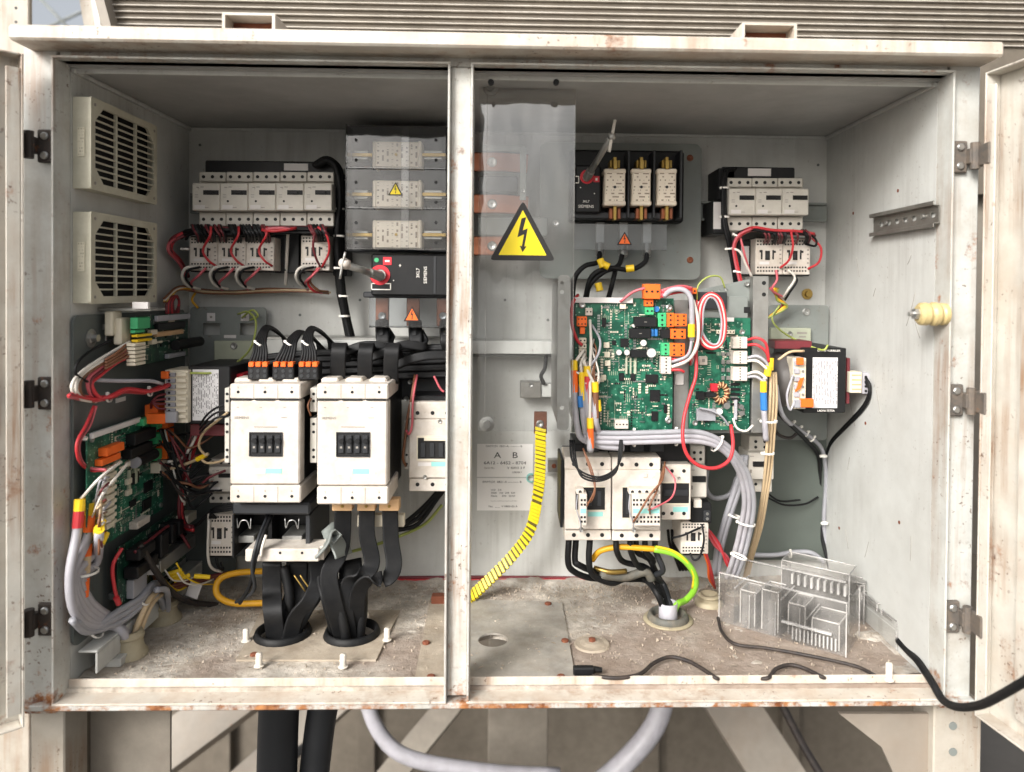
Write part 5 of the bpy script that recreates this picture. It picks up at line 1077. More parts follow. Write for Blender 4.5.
for a in ((.44, .36, .5, .41), (.44, .52, .5, .57), (.44, .62, .5, .67)): wb.wb('indicator_block', 'ivory', *a, .006)
yy = wb.y0+(wb.y1-wb.y0)*.5; zz = wb.z1-(wb.z1-wb.z0)*.38; wb.cy('capacitor', 'rubber', (wb.X+.012, yy, zz), (wb.X+.012, yy+.06, zz), .009, 16); wb.cy('capacitor_cap', 'sleeve2', (wb.X+.012, yy-.006, zz), (wb.X+.012, yy-.0002, zz), .009, 16)
wb.wb('plug', 'white', .5, .93, .68, .995, .014)
ws = WallBoard('relay_board', 'small dark circuit board with green terminals under the lower fan', 'circuit board', (-.60, 1.25, 1.2)); ws.setup(-.60, 137, 188, 316, 366)
ws.bx('board', 'pcb_dark', ws.X-.002, ws.X, ws.y0, ws.y1, ws.z0, ws.z1, .0003); ws.smd(160, 21, .05)
ws.bx('bracket', 'plate_dark', XL+.0062, ws.X-.0022, ws.y0+.04, ws.y0+.05, ws.z0+.01, ws.z1-.01, .0005); ws.bx('bracket', 'plate_dark', XL+.0062, ws.X-.0022, ws.y1-.05, ws.y1-.04, ws.z0+.01, ws.z1-.01, .0005)
ws.wb('green_terminal', 'gcon', -.12, .02, .1, .25, .012); ws.wb('green_terminal', 'gcon', -.12, .27, .05, .33, .008)
for v in (.36, .46): ws.wb('yellow_jumper', 'yellow', -.1, v, .16, v+.05, .01)
ws.wb('strip', 'sleeve', .3, .02, .98, .14, .006); ws.wb('tan_bar', 'wood', .28, .36, .82, .46, .007); ws.wb('tan_bar', 'ivory', .17, .3, .28, .4, .008); ws.wb('tan_bar', 'ivory', .18, .5, .27, .6, .008); ws.wb('chip', 'black', .3, .18, .85, .33, .008); ws.wb('connector', 'sleeve2', .5, .86, .85, .96, .008)
a, z = ws.y0+(ws.y1-ws.y0)*.58, ws.z1-(ws.z1-ws.z0)*.68; ws.cy('capacitor', 'rubber', (ws.X+.012, a, z), (ws.X+.012, a+.10, z), .009, 16)
for i in range(6): ws.wb('plug', 'ivory', -.18, .52+.075*i, .0, .58+.075*i, .014)
# box and bolts left of it
d = Dev('angle_bracket', 'pale steel bracket arm with bolt under the lower fan', 'bracket', (86, 307, 140, 348), 1.16)
d.box('arm', 'galv', 86, 308, 150, 311, 0, .05, .0008); d.box('upright', 'inside', 87, 311.3, 106, 341, .01, .013, .0008); d.disc('bolt', 'steel', 92, 328, 3.4, -.012, .01, 6); d.disc('bolt', 'steel', 99, 327, 5, .003, .01, 6); d.box('spacer', 'ivory', 104, 311.4, 112, 336, -.01, .02, .002); d.box('tag', 'paper', 132, 302, 148, 309, -.008, -.0005, .0006)
d.box('spacer', 'ivory', 113, 318, 121, 345, .0, .03, .002)
# power module under the wall board
pm = WallBoard('power_module', 'black power supply module below the left wall circuit board', 'power supply', (-.61, 1.25, ZF+.05)); pm.setup(-.612, 118, 186, 548, 612)
pm.bx('board', 'pcb_dark', pm.X-.002, pm.X, pm.y0, pm.y1, pm.z0, pm.z1, .0003); pm.smd(140, 31, .05)
pm.bx('bracket', 'plate_dark', XL+.0062, pm.X-.0022, pm.y0+.02, pm.y1-.02, pm.z0+.01, pm.z0+.02, .0005)
for a in ((.08, .1, .3, .28), (.06, .36, .34, .55), (.38, .1, .5, .5), (.55, .05, .62, .4), (.66, .08, .74, .34)): pm.wb('component', 'black', *a, .024, .002)
pm.wb('heat_sink', 'galv', .4, .55, .98, .78, .02, .001); pm.wb('component', 'sleeve2', .1, .6, .28, .9, .012, .001); pm.wb('plug', 'ivory', .82, .1, .98, .26, .022); pm.wb('plug', 'paper', .3, .58, .36, .7, .022)
for k_ in (.12, .2, .3): pm.wb('capacitor', 'rubber', .76, k_+.2, .83, k_+.26, .02, .002)
# ------------------------------------------------------------------ contactors low in the right bay
def mid_contactor(lb, u0, v0, u1, v1, Y, win, grp):
    d = Dev('power_contactor', lb, 'contactor', (u0, v0, u1, v1), Y, grp); w_, h_ = u1-u0, v1-v0
    d.box('top_block', 'white', u0+.2, v0, u1-.2, v0+h_*.15, .006, .09, .0015); d.box('face', 'white', u0+.4, v0+h_*.155, u1-.4, v1-h_*.13, 0, .05, .0015); d.box('bottom_block', 'white', u0+.2, v1-h_*.125, u1-.2, v1, .006, .09, .0015); d.box('core', 'charcoal', u0+1, v0+3, u1-1, v1-3, .02, .14, .001)
    for i in range(3):
        u = u0+w_*(.2+.3*i); d.disc('terminal_screw', 'dark', u, v0+h_*.085, 2.1, .0054, .008, 12); d.disc('terminal_screw', 'dark', u, v1-h_*.065, 2.1, .0054, .008, 12)
    d.box('arc_window', 'dark', *win, -.0005, .002, .0004); a0, b0, a1, b1 = win
    d.box('window_bezel', 'ivory', a0-.8, b0-.8, a1+.8, b0, -.0015, .001, .0003); d.box('window_bezel', 'ivory', a0-.8, b1, a1+.8, b1+.8, -.0015, .001, .0003)
    for i in range(3): u = a0+(a1-a0)*(i+.6)/3.2; d.box('pole_lever', 'charcoal', u-2, b0+4, u+2, b1-4, -.002, .001, .0006)
    d.box('catch', 'bgrey', u0+w_*.63, v0+h_*.19, u0+w_*.72, v0+h_*.24, -.002, 0, .0006)
    return d
m1 = mid_contactor('white power contactor with black window, left of the pair under the right boards', 564.5, 457, 611.5, 540.5, 1.25, (575.5, 487.5, 605, 510), 'power contactors under the right boards')
m1.box('colour_band', 'teal', 588, 512, 603, 516.5, -.0005, .001, 0); m1.bx('side_guard', 'black', P(563.5, 480, 1.25).x-.004, P(564, 480, 1.25).x, 1.262, 1.36, P(564, 530, 1.25).z, P(564, 462, 1.25).z, .001)
m2 = mid_contactor('white power contactor carrying a port block, right of the pair under the right boards', 612, 457.5, 661, 541, 1.25, (622.5, 487.5, 652, 518), 'power contactors under the right boards')
def aux(lb, u0, v0, u1, v1, Y, n):
    d = Dev('auxiliary_block', lb, 'switch', (u0, v0, u1, v1), Y, 'plug-on auxiliary blocks'); d.box('body', 'white', u0, v0+5, u1, v1, 0, .028, .001); d.box('step', 'white', u0-3, v0, u1-3, v0+5.4, .008, .028, .001)
    rs = []
    for i in range(n):
        u = u0+(u1-u0)*(i+.5)/n
        for v in (.3, .42, .76, .88): rs += [(u-2.6, v0+(v1-v0)*v-1, u-.6, v0+(v1-v0)*v+1.2), (u+.6, v0+(v1-v0)*v-1, u+2.6, v0+(v1-v0)*v+1.2)]
        d.disc('terminal_screw', 'dark', u-3, v0+3, 1.7, .0075, .009, 8)
    d.boxes('wire_ports', 'dark', rs, -.0005, .001, kind='stuff'); d.box('colour_band', 'teal', u0+1, v0+(v1-v0)*.53, u1-1, v0+(v1-v0)*.66, -.0005, .001, 0)
    d.tube('wire_clip', 'sleeve2', [P(u0-2, v0+6, Y+.004), P(u0-3, v0+20, Y-.002), P(u0+1, v0+34, Y-.002), P(u0+1, v1+6, Y+.01)], .001); d.screw('clip_screw', 'galv', u0+2, v1+4, 2.2, .02)
    return d
aux('narrow white port block on the left lower contactor', 579.5, 489, 587, 526, 1.222, 1); aux('wide white port block on the right lower contactor', 632, 489, 660.5, 526, 1.222, 4)
d = Dev('contactor', 'smaller white contactor at the right end of the lower row', 'contactor', (661, 464, 690, 520), 1.275, 'power contactors under the right boards')
d.box('body', 'white', 661.5, 464.5, 691, 520, 0, .09, .0015); d.box('arc_window', 'dark', 662, 483, 689, 504, -.0006, .002, 0); d.box('window_bezel', 'ivory', 661.5, 482, 690, 483.3, -.002, .001, .0003); d.box('window_bezel', 'ivory', 661.5, 503.5, 690, 505, -.002, .001, .0003)
d.box('lever_bar', 'charcoal', 664, 490, 688, 496, -.0025, .001, .0006); d.box('colour_band', 'teal', 673, 507, 688, 512, -.0005, .001, 0)
for u in (672, 684): d.disc('terminal_screw', 'dark', u, 471, 1.9, -.0005, .002, 10); d.disc('terminal_screw', 'dark', u, 513.5, 1.9, -.0005, .002, 10)
d.disc('terminal_screw', 'dark', 663.5, 513.5, 1.9, -.0005, .002, 10); d.screw('cover_screw', 'galv', 679, 478, 1.7, 0)
def nb(lb, u0, v0, u1, v1, Y):
    d = Dev('motor_breaker', lb, 'breaker', (u0, v0, u1, v1), Y, 'motor breakers behind the right cable bundle'); h_ = v1-v0; w_ = u1-u0
    d.box('body', 'bgrey', u0, v0+h_*.3, u1, v0+h_*.78, 0, .06, .0015); d.box('top_terminals', 'bgrey', u0+1, v0, u1-2, v0+h_*.3, .02, .07, .001); d.box('bottom_terminals', 'bgrey', u0+1, v0+h_*.78, u1-2, v1, .02, .07, .001); d.box('toggle', 'black', u0+w_*.2, v0+h_*.46, u0+w_*.95, v0+h_*.55, -.003, .001, .0006)
    for i in range(2):
        for v in (.1, .2, .86): d.disc('terminal_screw', 'dark', u0+w_*(.3+.35*i), v0+h_*v, 1.6, .0195, .022, 8)
    d.boxes('fine_print', 'inkgrey', [(u0+2, v0+h_*.36, u0+6, v0+h_*.37), (u0+2, v0+h_*.6, u0+4, v0+h_*.66)], -.0005, .001, kind='stuff')
nb('grey motor breaker right of the smaller lower contactor', 689, 446, 707, 512, 1.31); nb('grey motor breaker half hidden behind the tan cables', 748, 436, 774, 492, 1.34)
d = Dev('overload_relay', 'black relay block above the lowest small contactor in the right bay', 'relay', (688, 500, 712, 526), 1.30); d.box('body', 'black', 690, 503, 712, 525, 0, .08, .003); d.box('lug', 'charcoal', 704, 511, 711, 522, -.008, 0, .002); d.box('cap', 'bgrey', 694, 500, 702, 508, -.004, .02, .001)
for v in (514, 519): d.disc('terminal_screw', 'steel', 707.5, v, 1.5, -.0095, -.007, 8)
small_contactor('lowest small white contactor in the right bay behind the grey cables', 681, 522, 708.5, 554, 1.30, 'small contactors low in the right bay')
d = Dev('terminal_carrier', 'black terminal carrier strip behind the grey cable bundle', 'terminal', (576, 440, 690, 458), 1.30); d.box('strip', 'black', 574, 444, 690, 462, 0, .1, .001); 
for u in (585, 630, 650): d.box('lug', 'charcoal', u, 441, u+14, 452, -.014, -.0005, .001)

# ------------------------------------------------------------------ cables: helpers
def harness(name, lb, cat, p, group=None): return Thing(name, lb, cat, P(*p), group)
def bundle(h, pts, n, spread, rpx, mats, seed=0, name='wire', dspread=.006):
    rnd = random.Random(seed)
    for i in range(n):
        a = rnd.uniform(-1, 1)*spread; c_ = rnd.uniform(-1, 1)*spread; dy = rnd.uniform(-1, 1)*dspread
        q = [(u+a+rnd.uniform(-.25, .25)*spread, v+c_+rnd.uniform(-.25, .25)*spread, Y+dy) for u, v, Y in pts]
        h.wire(mats[i % len(mats)], q, rpx, name)
def tie(h, u, v, Y, rpx, ang=0, m='tie', tail=True):
    """cable tie ring around a bundle; ang is the bundle direction on the picture plane in degrees"""
    Y = clampY(u, v, Y); p = P(u, v, Y); k = S(Y); r = rpx*k; t_ = Vector((math.cos(R(ang)), 0, math.sin(R(ang)))); b = MB()
    b.lathe(p-t_*.0016, t_, [(r, 0), (r+.0007, 0), (r+.0007, .0032), (r, .0032)], 14)
    n_ = Vector((-t_.z, 0, t_.x)); c_ = p+n_*(r+.001)+Vector((0, -.002, 0))
    b.box(c_.x-.0022, c_.x+.0022, c_.y-.0022, c_.y+.0022, c_.z-.0022, c_.z+.0022, .0006)
    h.add('cable_tie', b, m)
def sleeve(h, m, a, c_, rpx, name='marker_sleeve'):
    a = (a[0], a[1], clampY(*a)); c_ = (c_[0], c_[1], clampY(*c_)); k = S(a[2]); h.cy(name, m, P(*a), P(*c_), rpx*k, 12)

# red/black wiring of the upper left row
h = harness('wire_loom', 'dark wire loom with red leads between left breakers and small contactors', 'wiring', (250, 232, 1.37))
bundle(h, [(184, 236, 1.40), (192, 231, 1.37), (225, 231, 1.37), (262, 231, 1.37), (300, 230, 1.375), (325, 231, 1.38)], 7, 3.2, 1.5, ['black', 'maroon', 'rubber', 'black', 'rubber'], 1)
rnd = random.Random(3)
for i in range(40):
    u = 193+rnd.random()*74 if i < 31 else 304+rnd.random()*22
    h.wire(rnd.choice(['rubber', 'rubber', 'maroon', 'charcoal']), [(u-3, 225, 1.372), (u-1, 230, 1.356+rnd.random()*.006), (u+2, 235, 1.362), (u+3, 241, 1.388)], 1.3)
h.wire('red', [(262, 230, 1.358), (275, 231, 1.352), (290, 229, 1.356), (296, 228, 1.37)], 1.6); h.wire('pink', [(266, 229, 1.354), (280, 228, 1.352), (290, 229, 1.355)], 1.4)
for (u, c_) in ((208, 1), (236, 1), (264, 1)): h.wire('red', [(u+3, 227, 1.36), (u+2, 236, 1.352), (u-5, 250, 1.372), (u, 260, 1.37), (u+8, 266, 1.386)], 1.2)
h.wire('maroon', [(316, 228, 1.36), (313, 245, 1.362), (316, 258, 1.37), (320, 266, 1.386)], 1.2); h.wire('red', [(318, 227, 1.362), (327, 236, 1.36), (329, 252, 1.37), (322, 267, 1.386)], 1.2)
h = harness('wire_loom', 'dark red wire loom curling at the left end of the small contactors', 'wiring', (178, 250, 1.42))
bundle(h, [(205, 231, 1.385), (186, 233, 1.39), (172, 240, 1.40), (170, 250, 1.40), (180, 262, 1.42), (187, 275, 1.44)], 6, 1.8, 1.6, ['maroon', 'red', 'maroon', 'pink'], 2); tie(h, 186, 249, 1.39, 3, 90)
h = harness('wire_loom', 'white and black looped leads with yellow crimps under the left small contactors', 'wiring', (250, 290, 1.43))
for u in (190, 218, 244, 304):
    h.wire('wwhite', [(u+6, 267, 1.386), (u-4, 268, 1.375), (u-8, 276, 1.38), (u-3, 285, 1.40), (u+10, 289, 1.43)], 1.5); h.wire('rubber', [(u+10, 267, 1.386), (u-1, 270, 1.375), (u-4, 278, 1.382), (u+2, 287, 1.41)], 1.2); h.wire('pink', [(u+16, 268, 1.386), (u+8, 276, 1.38), (u+1, 283, 1.40), (u+4, 290, 1.43)], 1.3)
bundle(h, [(165, 300, 1.43), (180, 288, 1.44), (205, 291, 1.45), (235, 292, 1.45), (265, 290, 1.45), (300, 290, 1.45), (330, 292, 1.45)], 6, 2.2, 1.1, ['yellow', 'brown', 'tan', 'amber', 'brown', 'wwhite'], 5)
h.wire('wwhite', [(288, 232, 1.40), (287, 255, 1.42), (285.5, 285, 1.44)], 1.6); h.wire('amber', [(196, 292, 1.45), (192, 300, 1.45), (198, 308, 1.45)], 1.2); h.wire('brown', [(320, 266, 1.39), (310, 280, 1.40), (318, 290, 1.41), (328, 292, 1.43)], 1.2)
h.wire('red', [(318, 268, 1.39), (308, 282, 1.40), (314, 291, 1.41), (322, 293, 1.43)], 1.3)
h = harness('wire_loom', 'loose red lead coil hanging beside the lower fan', 'wiring', (175, 310, 1.40))
for i in range(5): h.wire('red' if i % 2 else 'maroon', [(166+i*2, 316, 1.40), (167+i*1.5, 302, 1.40), (173+i, 296, 1.40), (179, 300+i, 1.40), (178-i, 316, 1.41)], 1.2)
# thick black loom down from the upper left busbar
h = harness('cable_loom', 'black cable loom running down beside the left fuse cover', 'cable', (343, 330, 1.40))
bundle(h, [(316, 166, 1.40), (328, 160, 1.39), (338, 170, 1.385), (340, 200, 1.39), (338, 240, 1.40), (341, 285, 1.42), (346, 315, 1.43), (352, 345, 1.43)], 6, 2.6, 2.6, ['rubber'], 9)
d = Dev('wire_duct', 'black upright wire duct beside the left breakers', 'duct', (330, 172, 345, 275), 1.42); d.box('duct', 'black', 333, 174, 347, 276, 0, .05, .002)
for v in (180, 209, 236, 268, 296, 316): tie(h, 340 if v < 280 else 345, v, 1.395, 4.2, 90)

# plug blocks with wire bunches on contactor 1
for i, (u0, u1, bend) in enumerate(((247.5, 268, (268, 326)), (272, 294, (302, 331)), (298, 318, (313, 327)))):
    d = Dev('plug_block', f'black plug block with orange caps, {nmR[i]} of three on the large contactor', 'plug', (u0, 355, u1, 380), 1.235, 'plug blocks on the large contactor')
    d.box('block', 'black', u0, 364, u1, 380, 0, .03, .0015)
    for j in range(3):
        u = u0+(u1-u0)*(j+.5)/3; d.box('orange_cap', 'orange', u-2.6, 362, u+2.6, 367, -.003, .012, .001)
        for v in (371, 376): d.disc('wire_entry', 'charcoal', u, v, 1.8, -.001, .002, 8)
    hh = Dev('wire_bunch', f'black wire bunch with white tie, {nmR[i]} of three rising from the plug blocks', 'wiring', (u0, 330, u1, 362), 1.26, 'wire bunches over the plug blocks')
    for j in range(6):
        u = u0+2+(u1-u0-4)*j/5; ex, ev = bend; hh.wire('rubber', [(u, 364, 1.245), (u+(ex-u)*.25, 352, 1.25), (u*.3+ex*.7-6+j*.8, 340, 1.27), (ex-2+j, ev+j*.6, 1.33), (ex+14+j*2, ev+10+j*2, 1.38), (ex+17+j*2, ev+30, 1.40)], 1.5)
    tie(hh, (u0+u1)/2*.45+(bend[0]-6)*.55, 344, 1.262, 4.6, 60)
# broad flat black cables
h = harness('flat_cables', 'broad flat black cables lying along the tray into the loop-topped contactor', 'cable', (380, 380, 1.30))
def rib(h, pts, wpx, tpx, axis, m='rubber', name='cable'):
    Y = sum(p[2] for p in pts)/len(pts); b = MB(); b.ribbon([P(*p) for p in pts], wpx*S(Y), tpx*S(Y), axis); return h.add(name, b, m, smooth_=True)
Xa = Vector((1, 0, 0)); Za = Vector((0, 0, 1)); Ya = Vector((0, 1, 0))
for u in (338, 365, 391):
    rib(h, [(u, 383, 1.275), (u, 362, 1.262), (u+1, 349, 1.262), (u+2, 344, 1.285), (u+4, 350, 1.32), (u+6, 362, 1.34)], 14.5, 2.8, Xa)
for i, (v0, v1) in enumerate(((352, 347), (358, 352), (364, 360), (371, 367), (378, 374))):
    rib(h, [(262, v0+6, 1.35), (300, v0+2, 1.345), (350, v0, 1.34), (400, v1+2, 1.335), (460, v1, 1.335)], 7, 5, (Ya*.5+Za).normalized())
rib(h, [(345, 352, 1.32), (362, 346, 1.315), (385, 345, 1.32), (392, 341, 1.335), (386, 330, 1.345)], 9, 4, (Za+Ya*.3).normalized()); rib(h, [(360, 362, 1.31), (385, 352, 1.305), (405, 345, 1.31), (425, 346, 1.32), (420, 332, 1.34)], 9, 4, (Za+Ya*.3).normalized()); rib(h, [(395, 366, 1.30), (415, 358, 1.295), (440, 355, 1.30), (470, 358, 1.31)], 9, 4, (Za+Ya*.3).normalized())
for u in (382, 415, 446): rib(h, [(u, 324, 1.353), (u+1, 333, 1.33), (u+1, 342, 1.32), (u+4, 352, 1.33)], 13, 5, Xa)
for u in (382, 415, 446): h.cy('lug_boot', 'black', P(u, 322, 1.348), P(u+.5, 338, 1.33), 6.8*S(1.33), 12)
d = Dev('back_housing', 'dark housing behind the flat black cables', 'housing', (258, 352, 470, 396), 1.37); d.box('block', 'charcoal', 400, 358, 470, 400, 0, .06, .002); d.box('block', 'charcoal', 258, 366, 330, 384, .0, .05, .002); d.screw('bolt', 'steel', 406, 399, 2.5, -.03); d.screw('bolt', 'steel', 410, 382, 2.5, -.002)
# cables dropping into the two floor grommets
def floor_grommet(p, r, lb, m='rubber', group=None, hgt=.012):
    th = Thing('floor_grommet', lb, 'grommet', (p.x, p.y, ZF), group); b = MB(); b.lathe((p.x, p.y, ZF+.0005), (0, 0, 1), [(r+.002, 0), (r+.003, .004), (r, hgt), (r-.003, hgt+.0015), (r-.006, hgt-.001), (r-.007, -.02), (r-.007, -.05)], 32); th.add('ring', b, m, smooth_=True)
    b = MB(); b.lathe((p.x, p.y, ZF+.0003), (0, 0, 1), [(r+.002, 0), (r+.010, 0), (r+.0095, .0025), (r+.002, .003)], 32); th.add('flange', b, 'gland', smooth_=True); return th
floor_grommet(g1, .044, 'left of the two black floor grommets swallowing heavy cables', group='black floor grommets'); floor_grommet(g2, .044, 'right of the two black floor grommets swallowing heavy cables', group='black floor grommets')
h = harness('heavy_cables', 'heavy black cables dropping into the left floor grommet', 'cable', (283, 640, 1.30))
yg = g1.y
rib(h, [(272, 562, 1.25), (272, 590, 1.25), (273, 612, yg-.02), (276, 640, yg-.012), (280, 690, yg-.005)], 19, 3.0, Xa); rib(h, [(297, 562, 1.26), (296, 590, 1.26), (290, 612, yg), (284, 640, yg), (284, 690, yg)], 21, 4.0, (Xa+Ya*.2).normalized()); rib(h, [(318, 560, 1.27), (315, 590, 1.27), (303, 610, yg+.005), (290, 640, yg-.008), (288, 690, yg)], 19, 4.0, (Xa+Ya*.4).normalized())
rib(h, [(316, 552, 1.24), (318, 580, 1.24), (310, 600, yg-.02), (293, 625, yg-.02), (287, 690, yg)], 16, 3.5, (Xa+Ya*.4).normalized()); h.wire('rubber', [(284, 566, 1.25), (290, 600, yg), (287, 640, yg+.01), (286, 690, yg)], 5)
for u in (300, 306): h.wire('brass', [(u-6, 575, 1.235), (u+3, 588, 1.232), (u+6, 592, 1.235)], .8, 'strand')
h = harness('heavy_cables', 'heavy black cables dropping into the right floor grommet', 'cable', (350, 640, 1.30))
yg = g2.y
rib(h, [(343, 508, 1.25), (342, 540, 1.25), (338, 556, 1.23), (329, 575, 1.215), (334, 605, yg-.03), (343, 640, yg-.014), (346, 690, yg)], 17, 3.0, (Xa+Ya*.3).normalized())
rib(h, [(367, 508, 1.25), (367, 535, 1.245), (372, 562, 1.24), (364, 575, 1.225), (350, 582, 1.225), (345, 605, yg-.02), (349, 640, yg-.01), (350, 690, yg)], 16, 3.0, (Xa+Ya*.3).normalized())
rib(h, [(390, 508, 1.25), (391, 540, 1.245), (394, 565, 1.235), (387, 578, 1.22), (368, 580, 1.215), (358, 596, yg-.02), (356, 640, yg), (354, 690, yg)], 16, 3.0, (Xa+Ya*.3).normalized())
rib(h, [(331, 548, 1.27), (326, 575, 1.245), (331, 600, yg-.02), (340, 640, yg), (343, 690, yg)], 18, 4.0, (Xa+Ya*.2).normalized()); rib(h, [(350, 560, 1.28), (352, 600, yg+.01), (352, 640, yg+.012), (352, 690, yg)], 24, 4.5, (Xa-Ya*.2).normalized()); h.wire('rubber', [(362, 575, 1.25), (362, 610, yg), (359, 640, yg), (357, 690, yg)], 5.5); h.wire('rubber', [(338, 580, 1.23), (341, 610, yg-.02), (346, 640, yg-.02), (348, 690, yg)], 5)
d = Dev('cable_hood', 'grey draped insulating hood beside the white terminal bar', 'cover', (312, 530, 345, 565), 1.22); b = MB(); pts = [P(316, 554, 1.22), P(326, 543, 1.225), (P(333, 533, 1.24)), P(340, 545, 1.235), P(344, 556, 1.23)]; b.ribbon(pts, .05, .004, Vector((.1, 1, .3)), 5); d.add('hood', b, 'plate', smooth_=True)
h = harness('twin_cables', 'thin black twin cables behind the contactor by the post', 'cable', (420, 540, 1.42))
for i in range(3): h.wire('rubber', [(402-4*i, 525+3*i, 1.40), (418, 512+6*i, 1.41), (432+3*i, 498, 1.42), (440+3*i, 488, 1.42)], 2.2)
h.wire('green', [(350, 552, 1.43), (375, 545, 1.43), (400, 536, 1.43), (425, 524, 1.43), (442, 505, 1.43)], 1.6)
h = harness('brown_leads', 'thin pink-brown leads on the flank of the contactor by the post', 'wiring', (408, 450, 1.29))
h.wire('brown', [(415, 375, 1.31), (412, 395, 1.29), (408, 415, 1.285), (405, 440, 1.285), (403, 458, 1.285), (406, 466, 1.292)], 1.4); h.wire('pink', [(417, 375, 1.31), (413, 400, 1.28), (412, 425, 1.275), (409, 434, 1.275), (406, 430, 1.285)], 1.2); h.wire('pink', [(434, 376, 1.32), (440, 388, 1.32), (444, 392, 1.32)], 1.2)
h = harness('relay_leads', 'twisted black leads hanging through the open black relay', 'wiring', (270, 590, 1.20))
h.wire('rubber', [(272, 515, 1.25), (263, 535, 1.205), (255, 560, 1.195), (250, 585, 1.21), (240, 603, 1.24)], 2); h.wire('charcoal', [(268, 515, 1.25), (258, 540, 1.20), (252, 566, 1.193), (254, 590, 1.21), (236, 602, 1.25)], 1.8); h.wire('wwhite', [(266, 535, 1.20), (262, 548, 1.197), (261, 556, 1.197)], 1.5)
h = harness('amber_cable', 'thick amber yellow cable loop lying on the left bay floor', 'cable', (235, 605, 1.36)); h.wire('amber', [(300, 601, 1.36), (262, 603, 1.34), (232, 603, 1.335), (217, 594, 1.335), (219, 580, 1.345), (236, 573, 1.36), (270, 571, 1.38), (310, 572, 1.40)], 3.2, 'sheath')
# ------------------------------------------------------------------ left wall wiring
h = harness('sleeve_bundle', 'grey lilac cable bundle with coloured markers curving below the left wall board', 'cable', (100, 640, 1.13))
cols = [('yellow', 'red'), ('yellow', 'orange'), ('yellow', 'yellow'), ('yellow', 'yellow'), ('orange', 'tan')]
for i, (u, v) in enumerate(((79, 503), (90, 507), (96, 521), (98, 533), (86, 548))):
    Y = 1.10+.012*i; k_ = i*3.0
    h.wire('sleeve', [(u+1, v, Y), (u-2, v+30, Y), (70+k_*.7, 575+k_*.4, Y), (74+k_*1.4, 610-k_*.6, Y+.01), (90+k_*1.5, 625-k_*.8, Y+.03), (112+k_*.6, 626-k_*.6, Y+.05), (124+k_*.4, 634, Y+.06), (128+k_*.3, 652, gl1.y)], 4.4, 'cable')
    sleeve(h, cols[i][0], (u+1, v-4, Y-.001), (u, v+8, Y-.001), 4.9); sleeve(h, cols[i][1], (u, v+8.3, Y-.001), (u-1.5, v+25, Y-.001), 4.9)
sleeve(h, 'orange', (84, 578, 1.105), (83, 597, 1.105), 5)
for i in range(3): h.wire('sleeve2', [(72+5*i, 620, 1.11), (88+3*i, 632-3*i, 1.12), (120, 622-6*i, 1.16), (140, 606-4*i, 1.20), (152, 590-3*i, 1.24), (162, 584, 1.28)], 3.2, 'cable')
h.wire('tan', [(134, 652, gl1.y), (136, 630, 1.19), (148, 602, 1.21), (160, 588, 1.26)], 3, 'cable'); h.wire('tan', [(137, 652, gl1.y+.01), (141, 630, 1.20), (152, 604, 1.22), (166, 590, 1.28)], 2.4, 'cable')
tie(h, 84, 572, 1.10, 13, 90); tie(h, 96, 628, 1.12, 10, 30); tie(h, 145, 602, 1.205, 4, 55)
# white leads from board to markers
for i, (a, c_, e) in enumerate((((121, 462, 1.14), (100, 478, 1.11), (81, 499, 1.10)), ((128, 463, 1.16), (112, 482, 1.12), (92, 503, 1.11)), ((108, 486, 1.13), (100, 500, 1.12), (97, 517, 1.124)), ((106, 520, 1.13), (101, 525, 1.13), (98, 529, 1.136)), ((104, 508, 1.13), (98, 530, 1.14), (90, 544, 1.148)))): h.wire('wwhite', [a, c_, e], 1.5, 'lead')
rnd = random.Random(41)
for i in range(18):     # leads out of the row of ivory plugs
    v = 476+rnd.random()*62; u = 103+rnd.random()*9; e = rnd.choice(((96, 540), (91, 520), (99, 555), (86, 560), (102, 548)))
    h.wire(rnd.choice(['wwhite', 'sleeve', 'brown', 'maroon', 'wwhite', 'tan']), [(u, v, 1.2), (u-5-rnd.random()*4, v+3+rnd.random()*6, 1.2), ((u+e[0])/2-3, (v+e[1])/2, 1.2), (e[0], e[1], 1.2)], .9+.4*rnd.random(), 'lead')
for a, m_ in (((101, 527), 'yellow'), ((104, 520), 'yellow'), ((97, 546), 'yellow'), ((107, 533), 'yellow')): sleeve(h, m_, (a[0], a[1], 1.2), (a[0]-5, a[1]+11, 1.2), 2.6)
def gland(p, r, lb, hgt=.03, m='gland'):
    th = Thing('cable_gland', lb, 'gland', (p.x, p.y, ZF), 'cable glands on the cabinet floor'); b = MB(); b.lathe((p.x, p.y, ZF+.0003), (0, 0, 1), [(r*1.35, 0), (r*1.3, .006), (r*1.1, .01), (r, hgt*.5), (r*.95, hgt), (r*.75, hgt+.002), (r*.7, hgt-.008), (.0001, hgt-.009)], 20); th.add('boot', b, m, smooth_=True)
    b = MB(); b.lathe((p.x, p.y, ZF+hgt*.75), (0, 0, 1), [(r*.98, 0), (r*1.07, .001), (r*1.07, .005), (r*.97, .006)], 20); th.add('collar', b, m, smooth_=True); return th
gland(gl1, .021, 'front cream cable gland on the floor at the left wall', .038); gland(gl2, .023, 'rear cream cable gland on the floor at the left wall', .032)
h = harness('floor_leads', 'yellow crimped leads and white tag on the floor behind the rear gland', 'wiring', (190, 585, 1.36))
for i in range(5): h.wire('brown' if i % 2 else 'maroon', [(160+i*2, 590+i, 1.30), (178, 583+i*1.5, 1.32), (200, 578+i, 1.36), (228, 572+i, 1.40)], 1.2)
for a in (((168, 574), (182, 570)), ((170, 578), (184, 573)), ((174, 581), (190, 575)), ((194, 576), (210, 577))): sleeve(h, 'yellow', (*a[0], 1.30), (*a[1], 1.31), 2.2)
